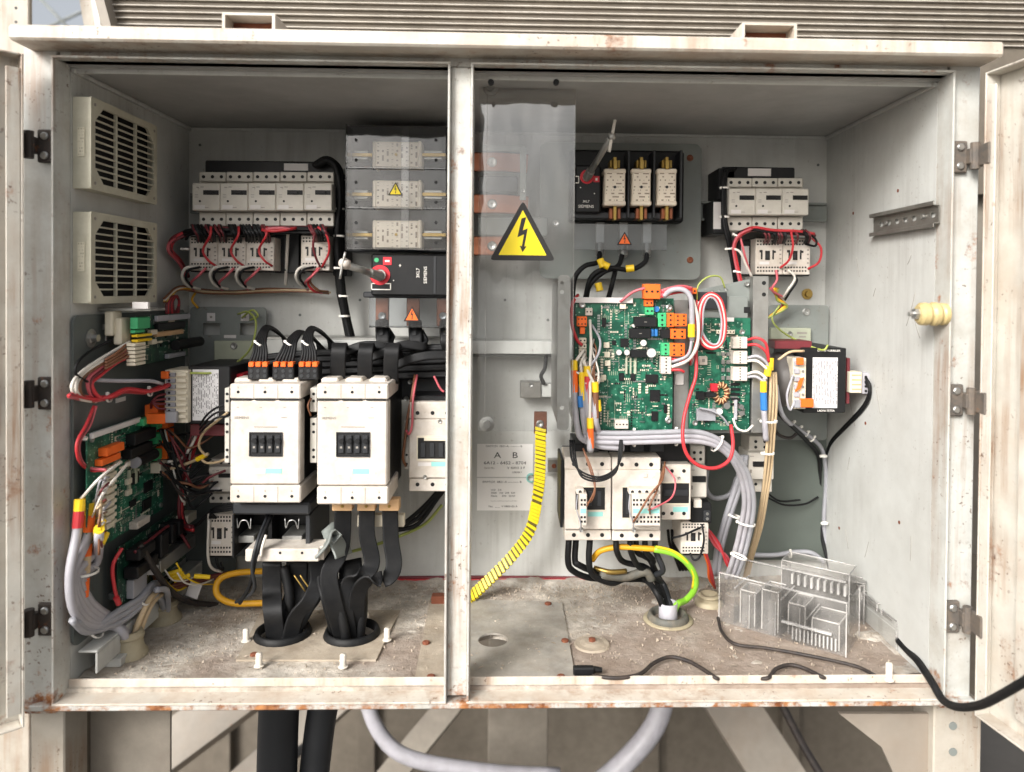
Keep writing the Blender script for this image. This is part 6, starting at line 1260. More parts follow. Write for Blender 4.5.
b = MB(); p = P(194, 590, 1.33); b.box(-.011, .011, -.0015, .0015, -.014, .014, .0008, Matrix.Rotation(R(20), 3, 'Y')); b.v = [v+p for v in b.v]; h.add('paper_tag', b, 'paper')
h.wire('cord', [(140, 545, 1.20), (155, 570, 1.22), (170, 590, 1.27), (190, 602, 1.33), (225, 606, 1.38)], 3, 'dark_lead'); h.wire('wwhite', [(209, 520, 1.33), (208, 555, 1.33), (212, 568, 1.34), (222, 572, 1.36)], 1.4); h.wire('rubber', [(216, 556, 1.34), (218, 566, 1.34), (223, 570, 1.35), (221, 562, 1.35)], 1.2)
h.wire('sleeve2', [(150, 598, 1.22), (158, 596, 1.25), (163, 605, 1.28), (164, 620, gl2.y)], 3, 'lead'); h.wire('sleeve2', [(156, 590, 1.22), (166, 590, 1.25), (168, 602, 1.28), (167, 620, gl2.y)], 3, 'lead')
# red looms on the left plate
h = harness('red_loom', 'red and white wire loom running across the left wall plate to the transformer strip', 'wiring', (120, 400, 1.16))
bundle(h, [(70, 396, 1.09), (92, 400, 1.11), (110, 397, 1.13), (125, 391, 1.16), (145, 392, 1.20), (158, 389, 1.23), (168, 386, 1.255)], 6, 2.0, 1.8, ['red', 'red', 'maroon', 'pink', 'red'], 12)
for i in range(3): h.wire(['wwhite', 'wwhite', 'brown'][i], [(130-i*3, 342+4*i, 1.17), (112, 352+3*i, 1.14), (84, 370+3*i, 1.11), (72+4*i, 385+3*i, 1.10), (78+5*i, 398+i, 1.10), (96, 402, 1.12)], 1.7)
for i in range(3): h.wire(['pink', 'maroon', 'red'][i], [(134, 348+4*i, 1.18), (118, 356+3*i, 1.15), (100, 368+4*i, 1.12), (88+2*i, 380+2*i, 1.105), (92+3*i, 396, 1.11), (108, 398, 1.13)], 1.7)
for i in range(4): h.wire('brown', [(128+2*i, 342+4*i, 1.17), (118, 352+3*i, 1.14), (105, 360+3*i, 1.12)], 1.3)
h.wire('sleeve', [(94, 380, 1.12), (120, 381, 1.15), (150, 381, 1.2), (162, 384, 1.24)], 2); h.wire('rubber', [(112, 340, 1.14), (92, 350, 1.12), (78, 362, 1.11), (76, 374, 1.11), (88, 382, 1.11)], 1.4)
for i in range(4): h.wire('maroon', [(166, 394+5*i, 1.255), (158, 396+4*i, 1.25), (152, 402, 1.25), (151, 408, 1.26)], 1.2)
tie(h, 109, 398, 1.13, 4, 10); tie(h, 150, 392, 1.21, 4, 5)
h = harness('red_loom', 'dark red lead pair dropping down the left wall plate to the wall board', 'wiring', (80, 450, 1.11))
for i in range(3): h.wire(['red', 'maroon', 'pink'][i], [(94+i, 406, 1.115), (86+2*i, 425, 1.11), (77+i, 443, 1.11), (79+i, 460, 1.11), (90, 470-i, 1.115), (106, 470, 1.13)], 1.6)
tie(h, 84, 438, 1.11, 3, 70)
h = harness('red_loom', 'dark red wire loom hanging right of the left wall board', 'wiring', (185, 520, 1.36))
bundle(h, [(200, 425, 1.34), (192, 450, 1.35), (184, 480, 1.35), (180, 510, 1.35), (184, 525, 1.35), (192, 529, 1.34)], 6, 1.8, 1.7, ['maroon', 'maroon', 'red'], 15); h.wire('wwhite', [(194, 430, 1.345), (188, 470, 1.345), (184, 505, 1.345)], 1.3); h.wire('rubber', [(188, 528, 1.35), (198, 524, 1.345), (206, 516, 1.34), (212, 510, 1.34)], 1.8)
h.wire('wwhite', [(168, 462, 1.33), (182, 458, 1.32), (190, 448, 1.32), (196, 436, 1.32)], 1.5); h.wire('tan', [(170, 469, 1.33), (186, 464, 1.31), (200, 458, 1.30), (208, 454, 1.29)], 1.6); sleeve(h, 'yellow', (197, 459.5, 1.30), (206, 455, 1.295), 2.4)
h.wire('tan', [(206, 456, 1.295), (199, 446, 1.285), (204, 432, 1.27), (218, 420, 1.25), (228, 412, 1.235)], 1.3); h.wire('tan', [(200, 458, 1.30), (207, 463, 1.29), (218, 462, 1.28), (226, 459, 1.26)], 1.3)
for i in range(3): h.wire('rubber', [(228, 404+6*i, 1.235), (216, 408+5*i, 1.235), (206, 416+5*i, 1.245), (200, 425+4*i, 1.27)], 1.1)
for i in range(4): h.wire('rubber', [(234, 503+i*2, 1.31), (222, 505+2*i, 1.31), (212, 510+i, 1.32), (210+2*i, 518, 1.334)], 1.3)
h.wire('maroon', [(190, 548, 1.34), (178, 530, 1.34), (170, 525, 1.32), (150, 540, 1.28), (135, 552, 1.25)], 1.5)
h = harness('loose_leads', 'tangle of thin leads between the left wall board and the transformer', 'wiring', (180, 440, 1.30))
rnd = random.Random(43)
for i in range(20):
    a = (158+rnd.random()*14, 425+rnd.random()*50, 1.30); e = (190+rnd.random()*36, 424+rnd.random()*70, 1.33); mid = ((a[0]+e[0])/2+rnd.uniform(-6, 6), max(a[1], e[1])+rnd.uniform(2, 18), 1.30+rnd.random()*.03)
    h.wire(rnd.choice(['rubber', 'maroon', 'maroon', 'cord', 'wwhite', 'brown', 'rubber']), [a, ((a[0]+mid[0])/2, (a[1]+mid[1])/2+rnd.uniform(-2, 6), 1.30), mid, ((e[0]+mid[0])/2, (e[1]+mid[1])/2+rnd.uniform(-2, 6), 1.32), e], .8+.5*rnd.random())
for i in range(14):
    u = 130+rnd.random()*50; h.wire(rnd.choice(['rubber', 'cord', 'maroon', 'brown', 'yellow', 'wwhite']), [(u, 560+rnd.random()*15, 1.26), (u+8, 575+rnd.random()*12, 1.28), (u+22, 578+rnd.random()*14, 1.31), (u+36, 570+rnd.random()*16, 1.35)], .8+.5*rnd.random())
h = harness('red_lead', 'single red lead hanging over the black power module', 'wiring', (118, 600, 1.16)); h.wire('red', [(122, 548, 1.14), (113, 565, 1.13), (114, 585, 1.13), (118, 602, 1.14)], 1.8)
sleeve(h, 'red', (116, 597, 1.135), (119, 604, 1.14), 2.8)
h = harness('green_lead', 'thin green yellow earth lead by the left bracket plate', 'wiring', (255, 340, 1.43)); h.wire('green', [(238, 314, 1.44), (248, 312, 1.43), (256, 322, 1.42), (252, 345, 1.40), (240, 360, 1.36), (218, 372, 1.28), (190, 373, 1.258)], 1.1); h.wire('green', [(242, 318, 1.44), (252, 310, 1.43), (258, 316, 1.43), (250, 320, 1.44)], 1)
# red wire laid along the foot of the back wall
h = Thing('floor_wire', 'dark red wire laid along the foot of the back wall', 'wire', (0, YB-.006, ZF+.005)); h.tube('wire', 'maroon', [Vector((-.34, YB-.004, ZF+.006)), Vector((-.1, YB-.004, ZF+.008)), Vector((.05, YB-.004, ZF+.007)), Vector((.2, YB-.004, ZF+.005))], .003, 6, 4); h.tube('wire', 'red', [Vector((-.34, YB-.009, ZF+.004)), Vector((-.1, YB-.008, ZF+.004)), Vector((.2, YB-.009, ZF+.004))], .0022, 6, 4)

# ------------------------------------------------------------------ right bay wiring
# yellow spiral-wrapped earth strap
h = harness('earth_strap', 'yellow spiral wrapped earth strap curving down to the floor by the centre post', 'strap', (470, 600, 1.40))
pts = [P(540.5, 428, 1.40), P(540.5, 445, 1.40), P(540, 470, 1.40), P(538, 493, 1.40), P(530.5, 529, 1.40), P(514, 554, 1.395), P(493, 576, 1.385), P(474, 594, 1.375), P(456, 608, 1.365)]
k = S(1.4)
b = MB(); b.ribbon(pts, 9.6*k, 3*k, Vector((1, 0, .45)).normalized(), 6); h.add('core', b, mat('dark_strap_core', '#5a4d14', .6), smooth_=True)
b = MB(); sp = smooth(pts, 12); acc = 0; last = -1
for i in range(1, len(sp)-1):
    acc += (sp[i]-sp[i-1]).length
    if acc-last > 3.2*k:
        last = acc; T = (sp[i+1]-sp[i-1]).normalized(); W = Vector((1, 0, .45)).normalized(); W = (W-T*W.dot(T)).normalized(); N = T.cross(W); r_ = Matrix((W, N, T)).transposed()
        r_ = r_ @ Matrix.Rotation(R(-14), 3, 'Y'); c0 = len(b.v); b.box(-5.6*k, 5.6*k, -2.0*k, 2.0*k, -1.5*k, 1.5*k, .3*k, r_); b.v[c0:] = [v+sp[i] for v in b.v[c0:]]
h.add('spiral_wrap', b, 'ylw_wrap', kind='stuff')
d = Dev('busbar_lug', 'copper lug holding the yellow strap behind the acrylic sheet foot', 'lug', (533, 411, 547, 432), 1.41); d.box('lug', 'copper', 534, 412, 547, 434, 0, .01, .001); d.screw('bolt', 'steel', 540, 424, 4, 0)
d = Dev('wall_clip', 'small turquoise clip on the back wall beside the yellow strap', 'clip', (527, 474, 534, 482), 1.475); b = MB(); p = P(531, 478, 1.473); kk = S(1.473); b.tube([p+Vector((4*kk*math.cos(R(a_)), 0, 4*kk*math.sin(R(a_)))) for a_ in range(60, 301, 24)], 1*kk, 6, 2); d.add('ring', b, 'teal', smooth_=True)
d = Dev('wall_angle', 'small rusty angle bracket on the wall right of the yellow strap', 'bracket', (547, 456, 562, 476), 1.45); d.box('plate', 'rail', 548, 460, 561, 474, 0, .02, .001); d.box('ledge', 'inside', 547, 473.5, 563, 476, -.01, .028, .0006); d.screw('bolt', 'rust', 554, 466, 2.4, 0)
# cables of the right fuse switch
h = harness('switch_cables', 'black cables with yellow markers curving below the right fuse switch', 'cable', (600, 275, 1.36))
h.wire('rubber', [(600, 250, 1.395), (598, 262, 1.37), (585, 266, 1.36), (575, 278, 1.36), (573, 300, 1.38), (575, 340, 1.42)], 2.6); h.wire('rubber', [(623, 252, 1.395), (618, 266, 1.37), (604, 272, 1.36), (590, 285, 1.36), (586, 300, 1.38)], 2.6); h.wire('rubber', [(647, 250, 1.395), (645, 262, 1.375), (630, 270, 1.365), (610, 268, 1.36), (592, 276, 1.355), (585, 300, 1.37)], 2.6); h.wire('rubber', [(616, 268, 1.38), (612, 285, 1.38), (608, 300, 1.39)], 2.6)
for a in (((600, 259), (603, 267)), ((603, 264), (609, 267)), ((626, 269), (634, 268)), ((598, 283), (600, 291))): sleeve(h, 'yellow', (*a[0], 1.352), (*a[1], 1.35), 3.6)
for u in (600, 623.5, 647): h.cy('lug', 'galv', P(u, 244, 1.40), P(u, 256, 1.39), 4*S(1.4), 10)
# wires at the boards
h = harness('board_wires', 'red lead curling down the left edge of the right-bay board', 'wiring', (575, 340, 1.23)); h.wire('red', [(578, 295, 1.26), (572, 305, 1.235), (572, 325, 1.23), (577, 340, 1.232), (582, 345, 1.236)], 1.7)
h.wire('pink', [(620, 302, 1.24), (633, 292, 1.235), (645, 288, 1.228)], 1.4)
h = harness('marker_bundle', 'grey cables with yellow, red and orange markers at the left of the right-bay board', 'cable', (585, 420, 1.22))
mk_ = ((574, 366, 'orange', 384), (582, 378, 'yellow', 392), (587, 372, 'red', 395), (595, 388, 'brown', 410), (590, 424, 'orange', 440))
for i, (u, v, m_, ve) in enumerate(mk_):
    Y = 1.222-.003*i
    h.wire('wwhite', [(584+i, 350+4*i, 1.235), (578+3*i, (350+v)/2, Y), (u, v-2, Y)], 1.6, 'lead'); sleeve(h, 'yellow', (u, v-6, Y), (u+.3, v+4, Y), 3.5); sleeve(h, m_, (u+.3, v+4.2, Y), (u+.8, ve+8, Y), 3.4)
    h.wire('sleeve', [(u, v+6, Y+.001), (u+.5, ve+10, Y), (u+3, 425+2*i, 1.225), (u+10-i, 440+1.2*i, 1.23), (612+3*i, 442+1.5*i, 1.23)], 3.4, 'cable')
h.wire('wwhite', [(590, 320, 1.24), (591, 345, 1.222), (589, 375, 1.215), (586, 384, 1.213)], 1.5, 'lead'); h.wire('sleeve2', [(592, 325, 1.24), (600, 340, 1.225), (598, 355, 1.22), (589, 368, 1.218), (585, 382, 1.215)], 1.3, 'lead')
rnd = random.Random(47)
for i in range(12):
    v = 338+rnd.random()*32; e = rnd.choice(((576, 372), (583, 382), (589, 388), (596, 392), (592, 405))); h.wire(rnd.choice(['wwhite', 'wwhite', 'sleeve2', 'rubber', 'brown']), [(588+rnd.random()*6, v, 1.24), (592+rnd.random()*8, v+10, 1.226), ((590+e[0])/2+rnd.uniform(-4, 6), (v+e[1])/2+6, 1.218), (e[0], e[1], 1.219)], .7+.4*rnd.random(), 'lead')
for a, m_ in (((598, 400), 'yellow'), ((580, 396), 'blue'), ((593, 412), 'red')): sleeve(h, m_, (a[0], a[1], 1.215), (a[0]+.8, a[1]+11, 1.215), 2.8)
h = harness('grey_bundle', 'thick grey cable bundle crossing under the boards and dropping to the floor', 'cable', (735, 570, 1.30))
for i in range(9):
    r_ = i // 3; c_ = i % 3; a = (c_-1)*4.6; dy = r_*.013
    h.wire('sleeve' if i % 4 else 'sleeve2', [(585+3*r_, 437+a, 1.225+dy), (620, 438+a, 1.225+dy), (660, 437+a, 1.225+dy), (700, 437+a*1.0, 1.23+dy), (725-a*.4, 448+a*.6, 1.24+dy), (742-a*.8, 470+a*.2, 1.255+dy), (749-a, 500, 1.275+dy), (745-a*1.1, 530, 1.30+dy), (737-a*1.1, 562, 1.33+dy), (731-a, 578, 1.35+dy)], 2.7, 'cable')
for u, v, an, rr in ((634, 438, 0, 8.5), (676, 437, 0, 8.5), (717, 444, -35, 8.5), (746, 523, 80, 9), (739, 556, 70, 8)): tie(h, u, v, 1.24+(.05 if v > 500 else 0), rr, an)
h = harness('grey_bundle', 'pair of grey cables dropping inside the main bundle to the floor', 'cable', (715, 560, 1.36))
for i in range(2): h.wire('sleeve2', [(742+4*i, 455, 1.34), (738+4*i, 480, 1.34), (728+4*i, 510, 1.35), (718+4*i, 545, 1.37), (714+4*i, 575, 1.38)], 3, 'cable')
h.wire('sleeve2', [(707, 470, 1.40), (706, 488, 1.40), (714, 498, 1.40), (730, 494, 1.40), (737, 478, 1.39)], 2.6, 'cable'); tie(h, 735, 516, 1.35, 6, 75)
h = harness('tan_cables', 'tan cable pair with yellow and blue markers right of the boards', 'cable', (765, 470, 1.27))
for i in range(3): h.wire('tan', [(771+2.2*i, 372, 1.245+.004*i), (770+3.2*i, 400, 1.243+.004*i), (768+3.2*i, 430, 1.25+.004*i), (766+3*i, 460, 1.265+.004*i), (763+2.5*i, 490, 1.29), (757+2.5*i, 525, 1.33), (749+2*i, 556, 1.37), (744+2*i, 578, 1.39)], 1.55, 'cable')
sleeve(h, 'yellow', (771, 358, 1.24), (770.5, 370, 1.24), 3); sleeve(h, 'yellow', (769, 366, 1.238), (767, 376, 1.238), 3.6); sleeve(h, 'yellow', (763.5, 381, 1.237), (763.5, 392, 1.237), 3.3); sleeve(h, 'blue', (763.5, 392.5, 1.237), (764, 410, 1.237), 3.5)
h.wire('sleeve', [(764, 410, 1.238), (765, 425, 1.24), (766, 440, 1.25)], 3, 'cable'); tie(h, 769, 421, 1.245, 8, 90); tie(h, 768, 453, 1.262, 6, 90)
for i, (v, m_) in enumerate(((340, 'red'), (345, 'red'), (358, 'sleeve'), (361, 'wwhite'), (374, 'wwhite'), (377, 'sleeve'))): h.wire(m_, [(747, v, 1.25), (757, v-2+(i % 2)*2, 1.24), (766, v+4+3*(i % 2), 1.236), (769 if i < 4 else 763.5, 362+(i//2)*8, 1.238)], 1.5, 'lead')
h.wire('wwhite', [(733, 418, 1.25), (737, 428, 1.245), (746, 431, 1.24), (753, 425, 1.24)], 1.2, 'lead')
h = harness('loop_wire', 'red and white wire loop standing in front of the smaller board', 'wiring', (712, 350, 1.22))
for i, m_ in enumerate(('red', 'wwhite', 'red', 'sleeve')):
    e = i*1.5; h.wire(m_, [(690+e*.3, 365, 1.245), (697+e, 335, 1.222), (699+e, 305+e, 1.214), (709, 293+e, 1.212), (721-e, 299+e*.6, 1.214), (726-e, 320, 1.216), (724-e, 340, 1.218), (714, 349-e, 1.22), (702+e, 344-e, 1.222), (696+e, 325, 1.226), (697+e, 300+e, 1.228)], 1.05)
h = harness('loop_wire', 'grey cable arch with yellow marker between the two boards', 'cable', (690, 350, 1.22))
h.wire('sleeve', [(664, 296, 1.225), (672, 290, 1.215), (684, 290, 1.21), (691, 299, 1.208), (692, 320, 1.208), (692, 340, 1.21)], 2.8, 'cable'); sleeve(h, 'yellow', (691.5, 324, 1.206), (691.5, 337, 1.206), 3.6)
h.wire('wwhite', [(693, 300, 1.21), (698, 320, 1.21), (697, 345, 1.212), (688, 360, 1.22), (672, 367, 1.232)], 1.8); h.wire('sleeve', [(692, 338, 1.21), (688, 355, 1.215), (672, 362, 1.232)], 1.6); h.wire('red', [(690, 350, 1.22), (684, 360, 1.224), (672, 359, 1.232)], 1.5); h.wire('red', [(684, 372, 1.228), (680, 370, 1.226), (672, 370, 1.232)], 1.5)
for i in range(4): h.wire('red' if i % 2 else 'pink', [(661, 291+2*i, 1.225), (670, 288+2*i, 1.22), (682, 286+2*i, 1.222), (692, 288+2*i, 1.23)], 1.4)
con(d2, 'orange', 688, 288, 697, 294, .02, 2, 1, 'plug')
h = harness('red_lead', 'long red lead hanging between the boards and looping below the bundle', 'wiring', (690, 450, 1.20))
h.wire('red', [(696, 350, 1.232), (696, 375, 1.225), (690, 395, 1.218), (684, 418, 1.205), (683, 440, 1.196), (688, 456, 1.195), (700, 466, 1.196), (716, 468, 1.2), (729, 460, 1.205), (733, 445, 1.215), (731, 425, 1.235)], 1.9)
h = harness('thin_lead', 'thin yellow-green lead arching above the boards', 'wiring', (710, 285, 1.26)); h.wire('green', [(697, 300, 1.25), (698, 286, 1.25), (708, 277, 1.25), (720, 277, 1.255), (725, 288, 1.26)], .9)
h = harness('black_loops', 'thin black wire loops hanging over the lower right-bay contactors', 'wiring', (590, 475, 1.22))
for i in range(3): h.wire('rubber', [(570+2*i, 440, 1.24), (572+2*i, 460, 1.225), (582, 472+2.5*i, 1.215), (600, 477+2*i, 1.212), (616, 468+2*i, 1.215), (622-1.5*i, 452, 1.215), (621, 430, 1.23)], 1.0)
for i in range(2): h.wire('brown', [(583, 448, 1.235), (590+2*i, 470, 1.22), (595, 488, 1.21), (592-4*i, 500+4*i, 1.212), (587, 503+3*i, 1.22)], .9)
h.wire('brown', [(665, 462, 1.26), (662, 480, 1.225), (650, 495, 1.21), (638, 515, 1.213), (633, 522, 1.22)], 1.1); h.wire('brown', [(664, 466, 1.26), (657, 490, 1.22), (650, 505, 1.21), (650, 514, 1.218)], 1); h.wire('pink', [(665, 466, 1.26), (675, 480, 1.25), (672, 497, 1.24), (656, 507, 1.215), (648, 510, 1.218)], .9)
h.wire('rubber', [(702, 524, 1.29), (704, 540, 1.285), (700, 556, 1.29), (694, 560, 1.29), (690, 553, 1.297)], 1.1); h.wire('rubber', [(672, 538, 1.29), (684, 535, 1.285), (695, 530, 1.29), (700, 528, 1.295)], 1.1)
# supply tails from the lower contactors to the floor gland
h = harness('supply_tails', 'black supply tails bending from the lower right contactors into the floor sleeve', 'cable', (640, 590, 1.34))
for (u, dp, lo) in ((569, 1.28, 578), (576, 1.29, 573), (590, 1.28, 583)): h.wire('rubber', [(u, 540, dp), (u-1, 560, dp), (u+3, lo-8, 1.29), (u+22, lo, 1.31), (625, 579, 1.33), (645, 580, 1.345), (656, 592, gr.y-.004), (664, 612, gr.y), (665, 640, gr.y)], 3.2)
for (u, dp, lo) in ((616, 1.28, 562), (630, 1.285, 566), (645, 1.29, 560), (636, 1.30, 556), (655, 1.31, 570)): h.wire('rubber' if lo != 570 else 'charcoal', [(u, 540, dp), (u+1, 552, dp), (u+8, lo, 1.31), (650+(u-630)*.2, lo+6, 1.33), (660+(u-630)*.15, 585, 1.35), (668+(u-630)*.1, 610, gr.y), (668, 640, gr.y)], 3.0)
h.wire('greyrub', [(600, 575, 1.30), (625, 577, 1.315), (645, 572, 1.32), (652, 580, 1.325)], 4.5); b = MB(); b.lathe((gr.x, gr.y, ZF+.005), (0, 0, 1), [(.0165, 0), (.0165, .026), (.0155, .027), (.0155, .004)], 20); h.add('grey_sleeve', b, 'sleeve', smooth_=True)
for i in range(4): h.wire('rubber', [(668+4*i, 530, 1.36), (670+3*i, 545, 1.37), (676+2*i, 560, 1.40), (680+3*i, 570, 1.43)], 1.5)
h.wire('brass', [(594, 568, 1.31), (610, 572, 1.30), (626, 571, 1.31)], 2.6)
h = harness('earth_cable', 'yellow and green earth cable arching into the right floor sleeve', 'cable', (690, 590, 1.31))
h.wire('amber', [(592, 560, 1.30), (600, 551, 1.29), (618, 547, 1.285), (640, 548, 1.28), (655, 549, 1.28)], 3.0, 'sheath'); h.wire('lime', [(654, 549, 1.28), (672, 553, 1.28), (686, 562, 1.285), (695, 576, 1.295), (694, 590, 1.31), (686, 600, 1.33), (676, 606, gr.y), (672, 625, gr.y)], 3.4, 'sheath')
b = MB(); pts_ = smooth([P(*q) for q in [(656, 546.6, 1.275), (672, 550.6, 1.275), (685, 560, 1.28), (693.5, 575, 1.29), (692.5, 588, 1.305)]], 5); b.sweep(pts_, lambda i: [(1.2*k*math.cos(j*math.pi/3), 1.2*k*math.sin(j*math.pi/3)) for j in range(6)]); h.add('yellow_stripe', b, 'yellow', smooth_=True)
floor_grommet(gr, .034, 'grey rubber boot around the cable sleeve on the right bay floor', 'greyrub', hgt=.012)
h = harness('red_leads', 'thin red leads falling beside the lowest right small contactor to the floor', 'wiring', (712, 575, 1.40))
for i in range(4): h.wire('red' if i % 2 else 'pink', [(704+2*i, 525+2*i, 1.33), (714+2*i, 545, 1.34), (727, 556+3*i, 1.35), (733+2*i, 570+2*i, 1.37)], 1.1)
for i in range(3): h.wire('red' if i else 'orange', [(704+i, 553, 1.31), (708+i, 565, 1.33), (709+2*i, 578, 1.36), (715, 588, 1.40)], 1.2)
gland(PZ(709, 604, ZF), .02, 'brown cable gland on the floor beside the clear tray', .018)
# upper right wiring
h = harness('wire_loom', 'red and black wire loom between right breakers and small contactors', 'wiring', (770, 235, 1.37))
bundle(h, [(740, 232, 1.37), (752, 228, 1.36), (772, 231, 1.36), (795, 232, 1.365), (813, 234, 1.37)], 6, 2.2, 1.5, ['maroon', 'rubber', 'red', 'rubber'], 21)
rnd = random.Random(9)
for i in range(14): u = 760+rnd.random()*50; h.wire(rnd.choice(['rubber', 'charcoal', 'maroon']), [(u-2, 230, 1.37), (u+2, 234, 1.355), (u+3, 238, 1.362), (u+1, 243, 1.388)], 1.2)
h.wire('red', [(791, 232, 1.358), (793, 246, 1.36), (789, 260, 1.372), (780, 268, 1.386)], 1.2); h.wire('red', [(812, 238, 1.37), (821, 248, 1.366), (819, 262, 1.372), (808, 269, 1.386)], 1.2); h.wire('rubber', [(808, 232, 1.366), (816, 240, 1.366), (815, 246, 1.37), (806, 244, 1.385)], 1.2)
h.wire('pink', [(776, 270, 1.386), (777, 280, 1.385), (772, 290, 1.39), (783, 297, 1.41)], 1.3); h.wire('wwhite', [(788, 270, 1.386), (795, 278, 1.385), (788, 290, 1.39), (783, 298, 1.41)], 1.3); h.wire('rubber', [(790, 272, 1.386), (797, 280, 1.385), (790, 292, 1.39), (785, 300, 1.41)], 1.2)
for i in range(5): h.wire(['pink', 'maroon', 'yellow', 'amber', 'green'][i], [(770+2*i, 288, 1.40), (777, 296+i, 1.41), (783+i, 303+i, 1.42), (776-3*i, 312+2*i, 1.43)], 1.2)
h.wire('green', [(780, 305, 1.42), (772, 318, 1.42), (780, 330, 1.40), (800, 342, 1.33), (822, 350, 1.278), (828, 345, 1.275)], 1); h.wire('tan', [(778, 360, 1.268), (790, 352, 1.268), (804, 351, 1.275)], 1.3)
h = harness('red_loom', 'thick red loom descending left of the two right small contactors', 'wiring', (740, 275, 1.37))
bundle(h, [(752, 228, 1.355), (740, 234, 1.355), (734, 245, 1.36), (736, 262, 1.365), (741, 284, 1.37)], 5, 1.6, 1.15, ['red', 'maroon', 'red', 'pink'], 23); h.wire('wwhite', [(731, 248, 1.36), (740, 252, 1.355), (746, 265, 1.36), (752, 277, 1.37)], 1.3); h.wire('pink', [(740, 236, 1.36), (745, 256, 1.36), (751, 276, 1.37)], 1.2)
tie(h, 736, 236, 1.357, 3, 60); tie(h, 738, 272, 1.367, 3.5, 80)
h = harness('cable_loom', 'black cable loom strapped down the left of the upper right breakers', 'cable', (727, 240, 1.37))
bundle(h, [(735, 168, 1.40), (726, 172, 1.385), (724, 195, 1.375), (725, 220, 1.37), (729, 240, 1.37), (733, 262, 1.38), (737, 284, 1.40)], 6, 1.8, 1.7, ['rubber'], 25); tie(h, 725, 188, 1.375, 4, 90); tie(h, 725, 217, 1.37, 4, 90); tie(h, 730, 249, 1.37, 4, 90)
# right transformer leads
h = harness('transformer_leads', 'grey tied cable running from the right transformer down the corner', 'cable', (825, 575, 1.45))
h.wire('sleeve2', [(776, 385, 1.275), (780, 408, 1.275), (787, 421, 1.30), (800, 430, 1.38), (814, 440, 1.42), (823, 452, 1.445), (826, 480, 1.46), (824, 520, 1.46), (827, 550, 1.46), (834, 578, 1.46)], 2.2, 'cable'); h.wire('rubber', [(770, 395, 1.285), (778, 412, 1.285), (792, 426, 1.33), (806, 440, 1.41), (818, 455, 1.45), (820, 480, 1.465), (821, 530, 1.465), (830, 570, 1.465)], 2.2, 'cable'); h.wire('sleeve', [(793, 375, 1.268), (787, 395, 1.264), (790, 410, 1.266), (795, 400, 1.268)], 1.2, 'lead')
for i, (u, v) in enumerate(((792, 424), (799, 429), (806, 434), (812, 439), (824, 456), (825, 523))): tie(h, u, v, 1.375+.014*i, 3, -40 if i < 4 else 90)
h = harness('transformer_leads', 'black lead curving from the right transformer output terminal to the corner', 'cable', (828, 450, 1.42)); 
for i in range(2): h.wire('rubber', [(866, 378+4*i, 1.286), (870, 388+4*i, 1.275), (864, 405+3*i, 1.30), (846, 425+3*i, 1.41), (832, 440+3*i, 1.44), (826, 455, 1.46)], 1.5)
h = harness('transformer_leads', 'brown-black lead loop under the right transformer winding', 'cable', (785, 438, 1.40)); h.wire('cord', [(772, 420, 1.38), (778, 434, 1.38), (790, 438, 1.39), (798, 432, 1.39)], 1.7); h.wire('rubber', [(768, 498, 1.42), (785, 505, 1.43), (805, 504, 1.445), (818, 497, 1.455)], 1); h.wire('rubber', [(766, 492, 1.42), (780, 501, 1.43), (800, 500, 1.445)], 1)
h = harness('corner_conduit', 'grey conduit clipped along the foot of the green back plate', 'conduit', (790, 555, 1.45)); h.wire('sleeve2', [(752, 555, 1.45), (775, 555, 1.45), (795, 552, 1.45), (812, 553, 1.45), (824, 562, 1.45)], 2.4, 'cable'); h.box = None
tie(h, 790, 554, 1.45, 3.5, 0)
# ------------------------------------------------------------------ on the floor
def floor_sheet(name, lb, quad, m, th=.003, holes=(), z=.0006):
    ps = [PZ(u, v, ZF) for u, v in quad]
    for p in ps: p.y = max(p.y, YF+.040)
    c_ = sum(ps, Vector())/len(ps); t_ = Thing(name, lb, 'plate', (c_.x, c_.y, ZF)); b = MB()
    b.sheet([(p.x, p.y) for p in ps], [circ(x, y, r, 24) for x, y, r in holes], (0, 0, ZF+z), (1, 0, 0), (0, 1, 0), (0, 0, 1), th); t_.add('sheet', b, m); return t_
M['gplate'] = mat('dusty_galvanised_plate', '#b3aea5', .6, metal=.25, dirt=.5, dirt_col='#9a8f80', dscale=26, bump=.25, bscale=90, var=.16)
M['fplate'] = mat('dusty_gland_plate', '#b0a493', .7, dirt=.6, dirt_col='#857560', dscale=14, bump=.4, bscale=80, var=.14)
fs1 = floor_sheet('gland_plate', 'dusty gland plate screwed around the two black grommets', [(262, 612), (400, 612), (376, 662), (236, 662)], 'fplate', .003, [(g1.x, g1.y, .047), (g2.x, g2.y, .047)])
fs2 = floor_sheet('blanking_plate', 'galvanised blanking plate with one round hole beside the centre post', [(465, 601), (562, 604), (577, 691), (442, 691)], 'gplate', .003, [(hole.x, hole.y, .0245)])
fs3 = floor_sheet('side_strip', 'dusty flat strip on the floor left of the centre post', [(430, 600), (455, 600), (452, 691), (412, 691)], 'fplate', .002)
for u, v, th in ((548, 604, fs2), (565, 641, fs2), (561, 677, fs2), (426, 643, fs3), (431, 677, fs3), (254, 655, fs1)):
    p = PZ(u, v, ZF+.004); b = MB(); b.lathe((p.x, p.y, ZF+.0032), (0, 0, 1), [(.0062, 0), (.0062, .003), (.004, .0042), (.0001, .0042)], 8); th.add('rusty_bolt', b, 'rust')
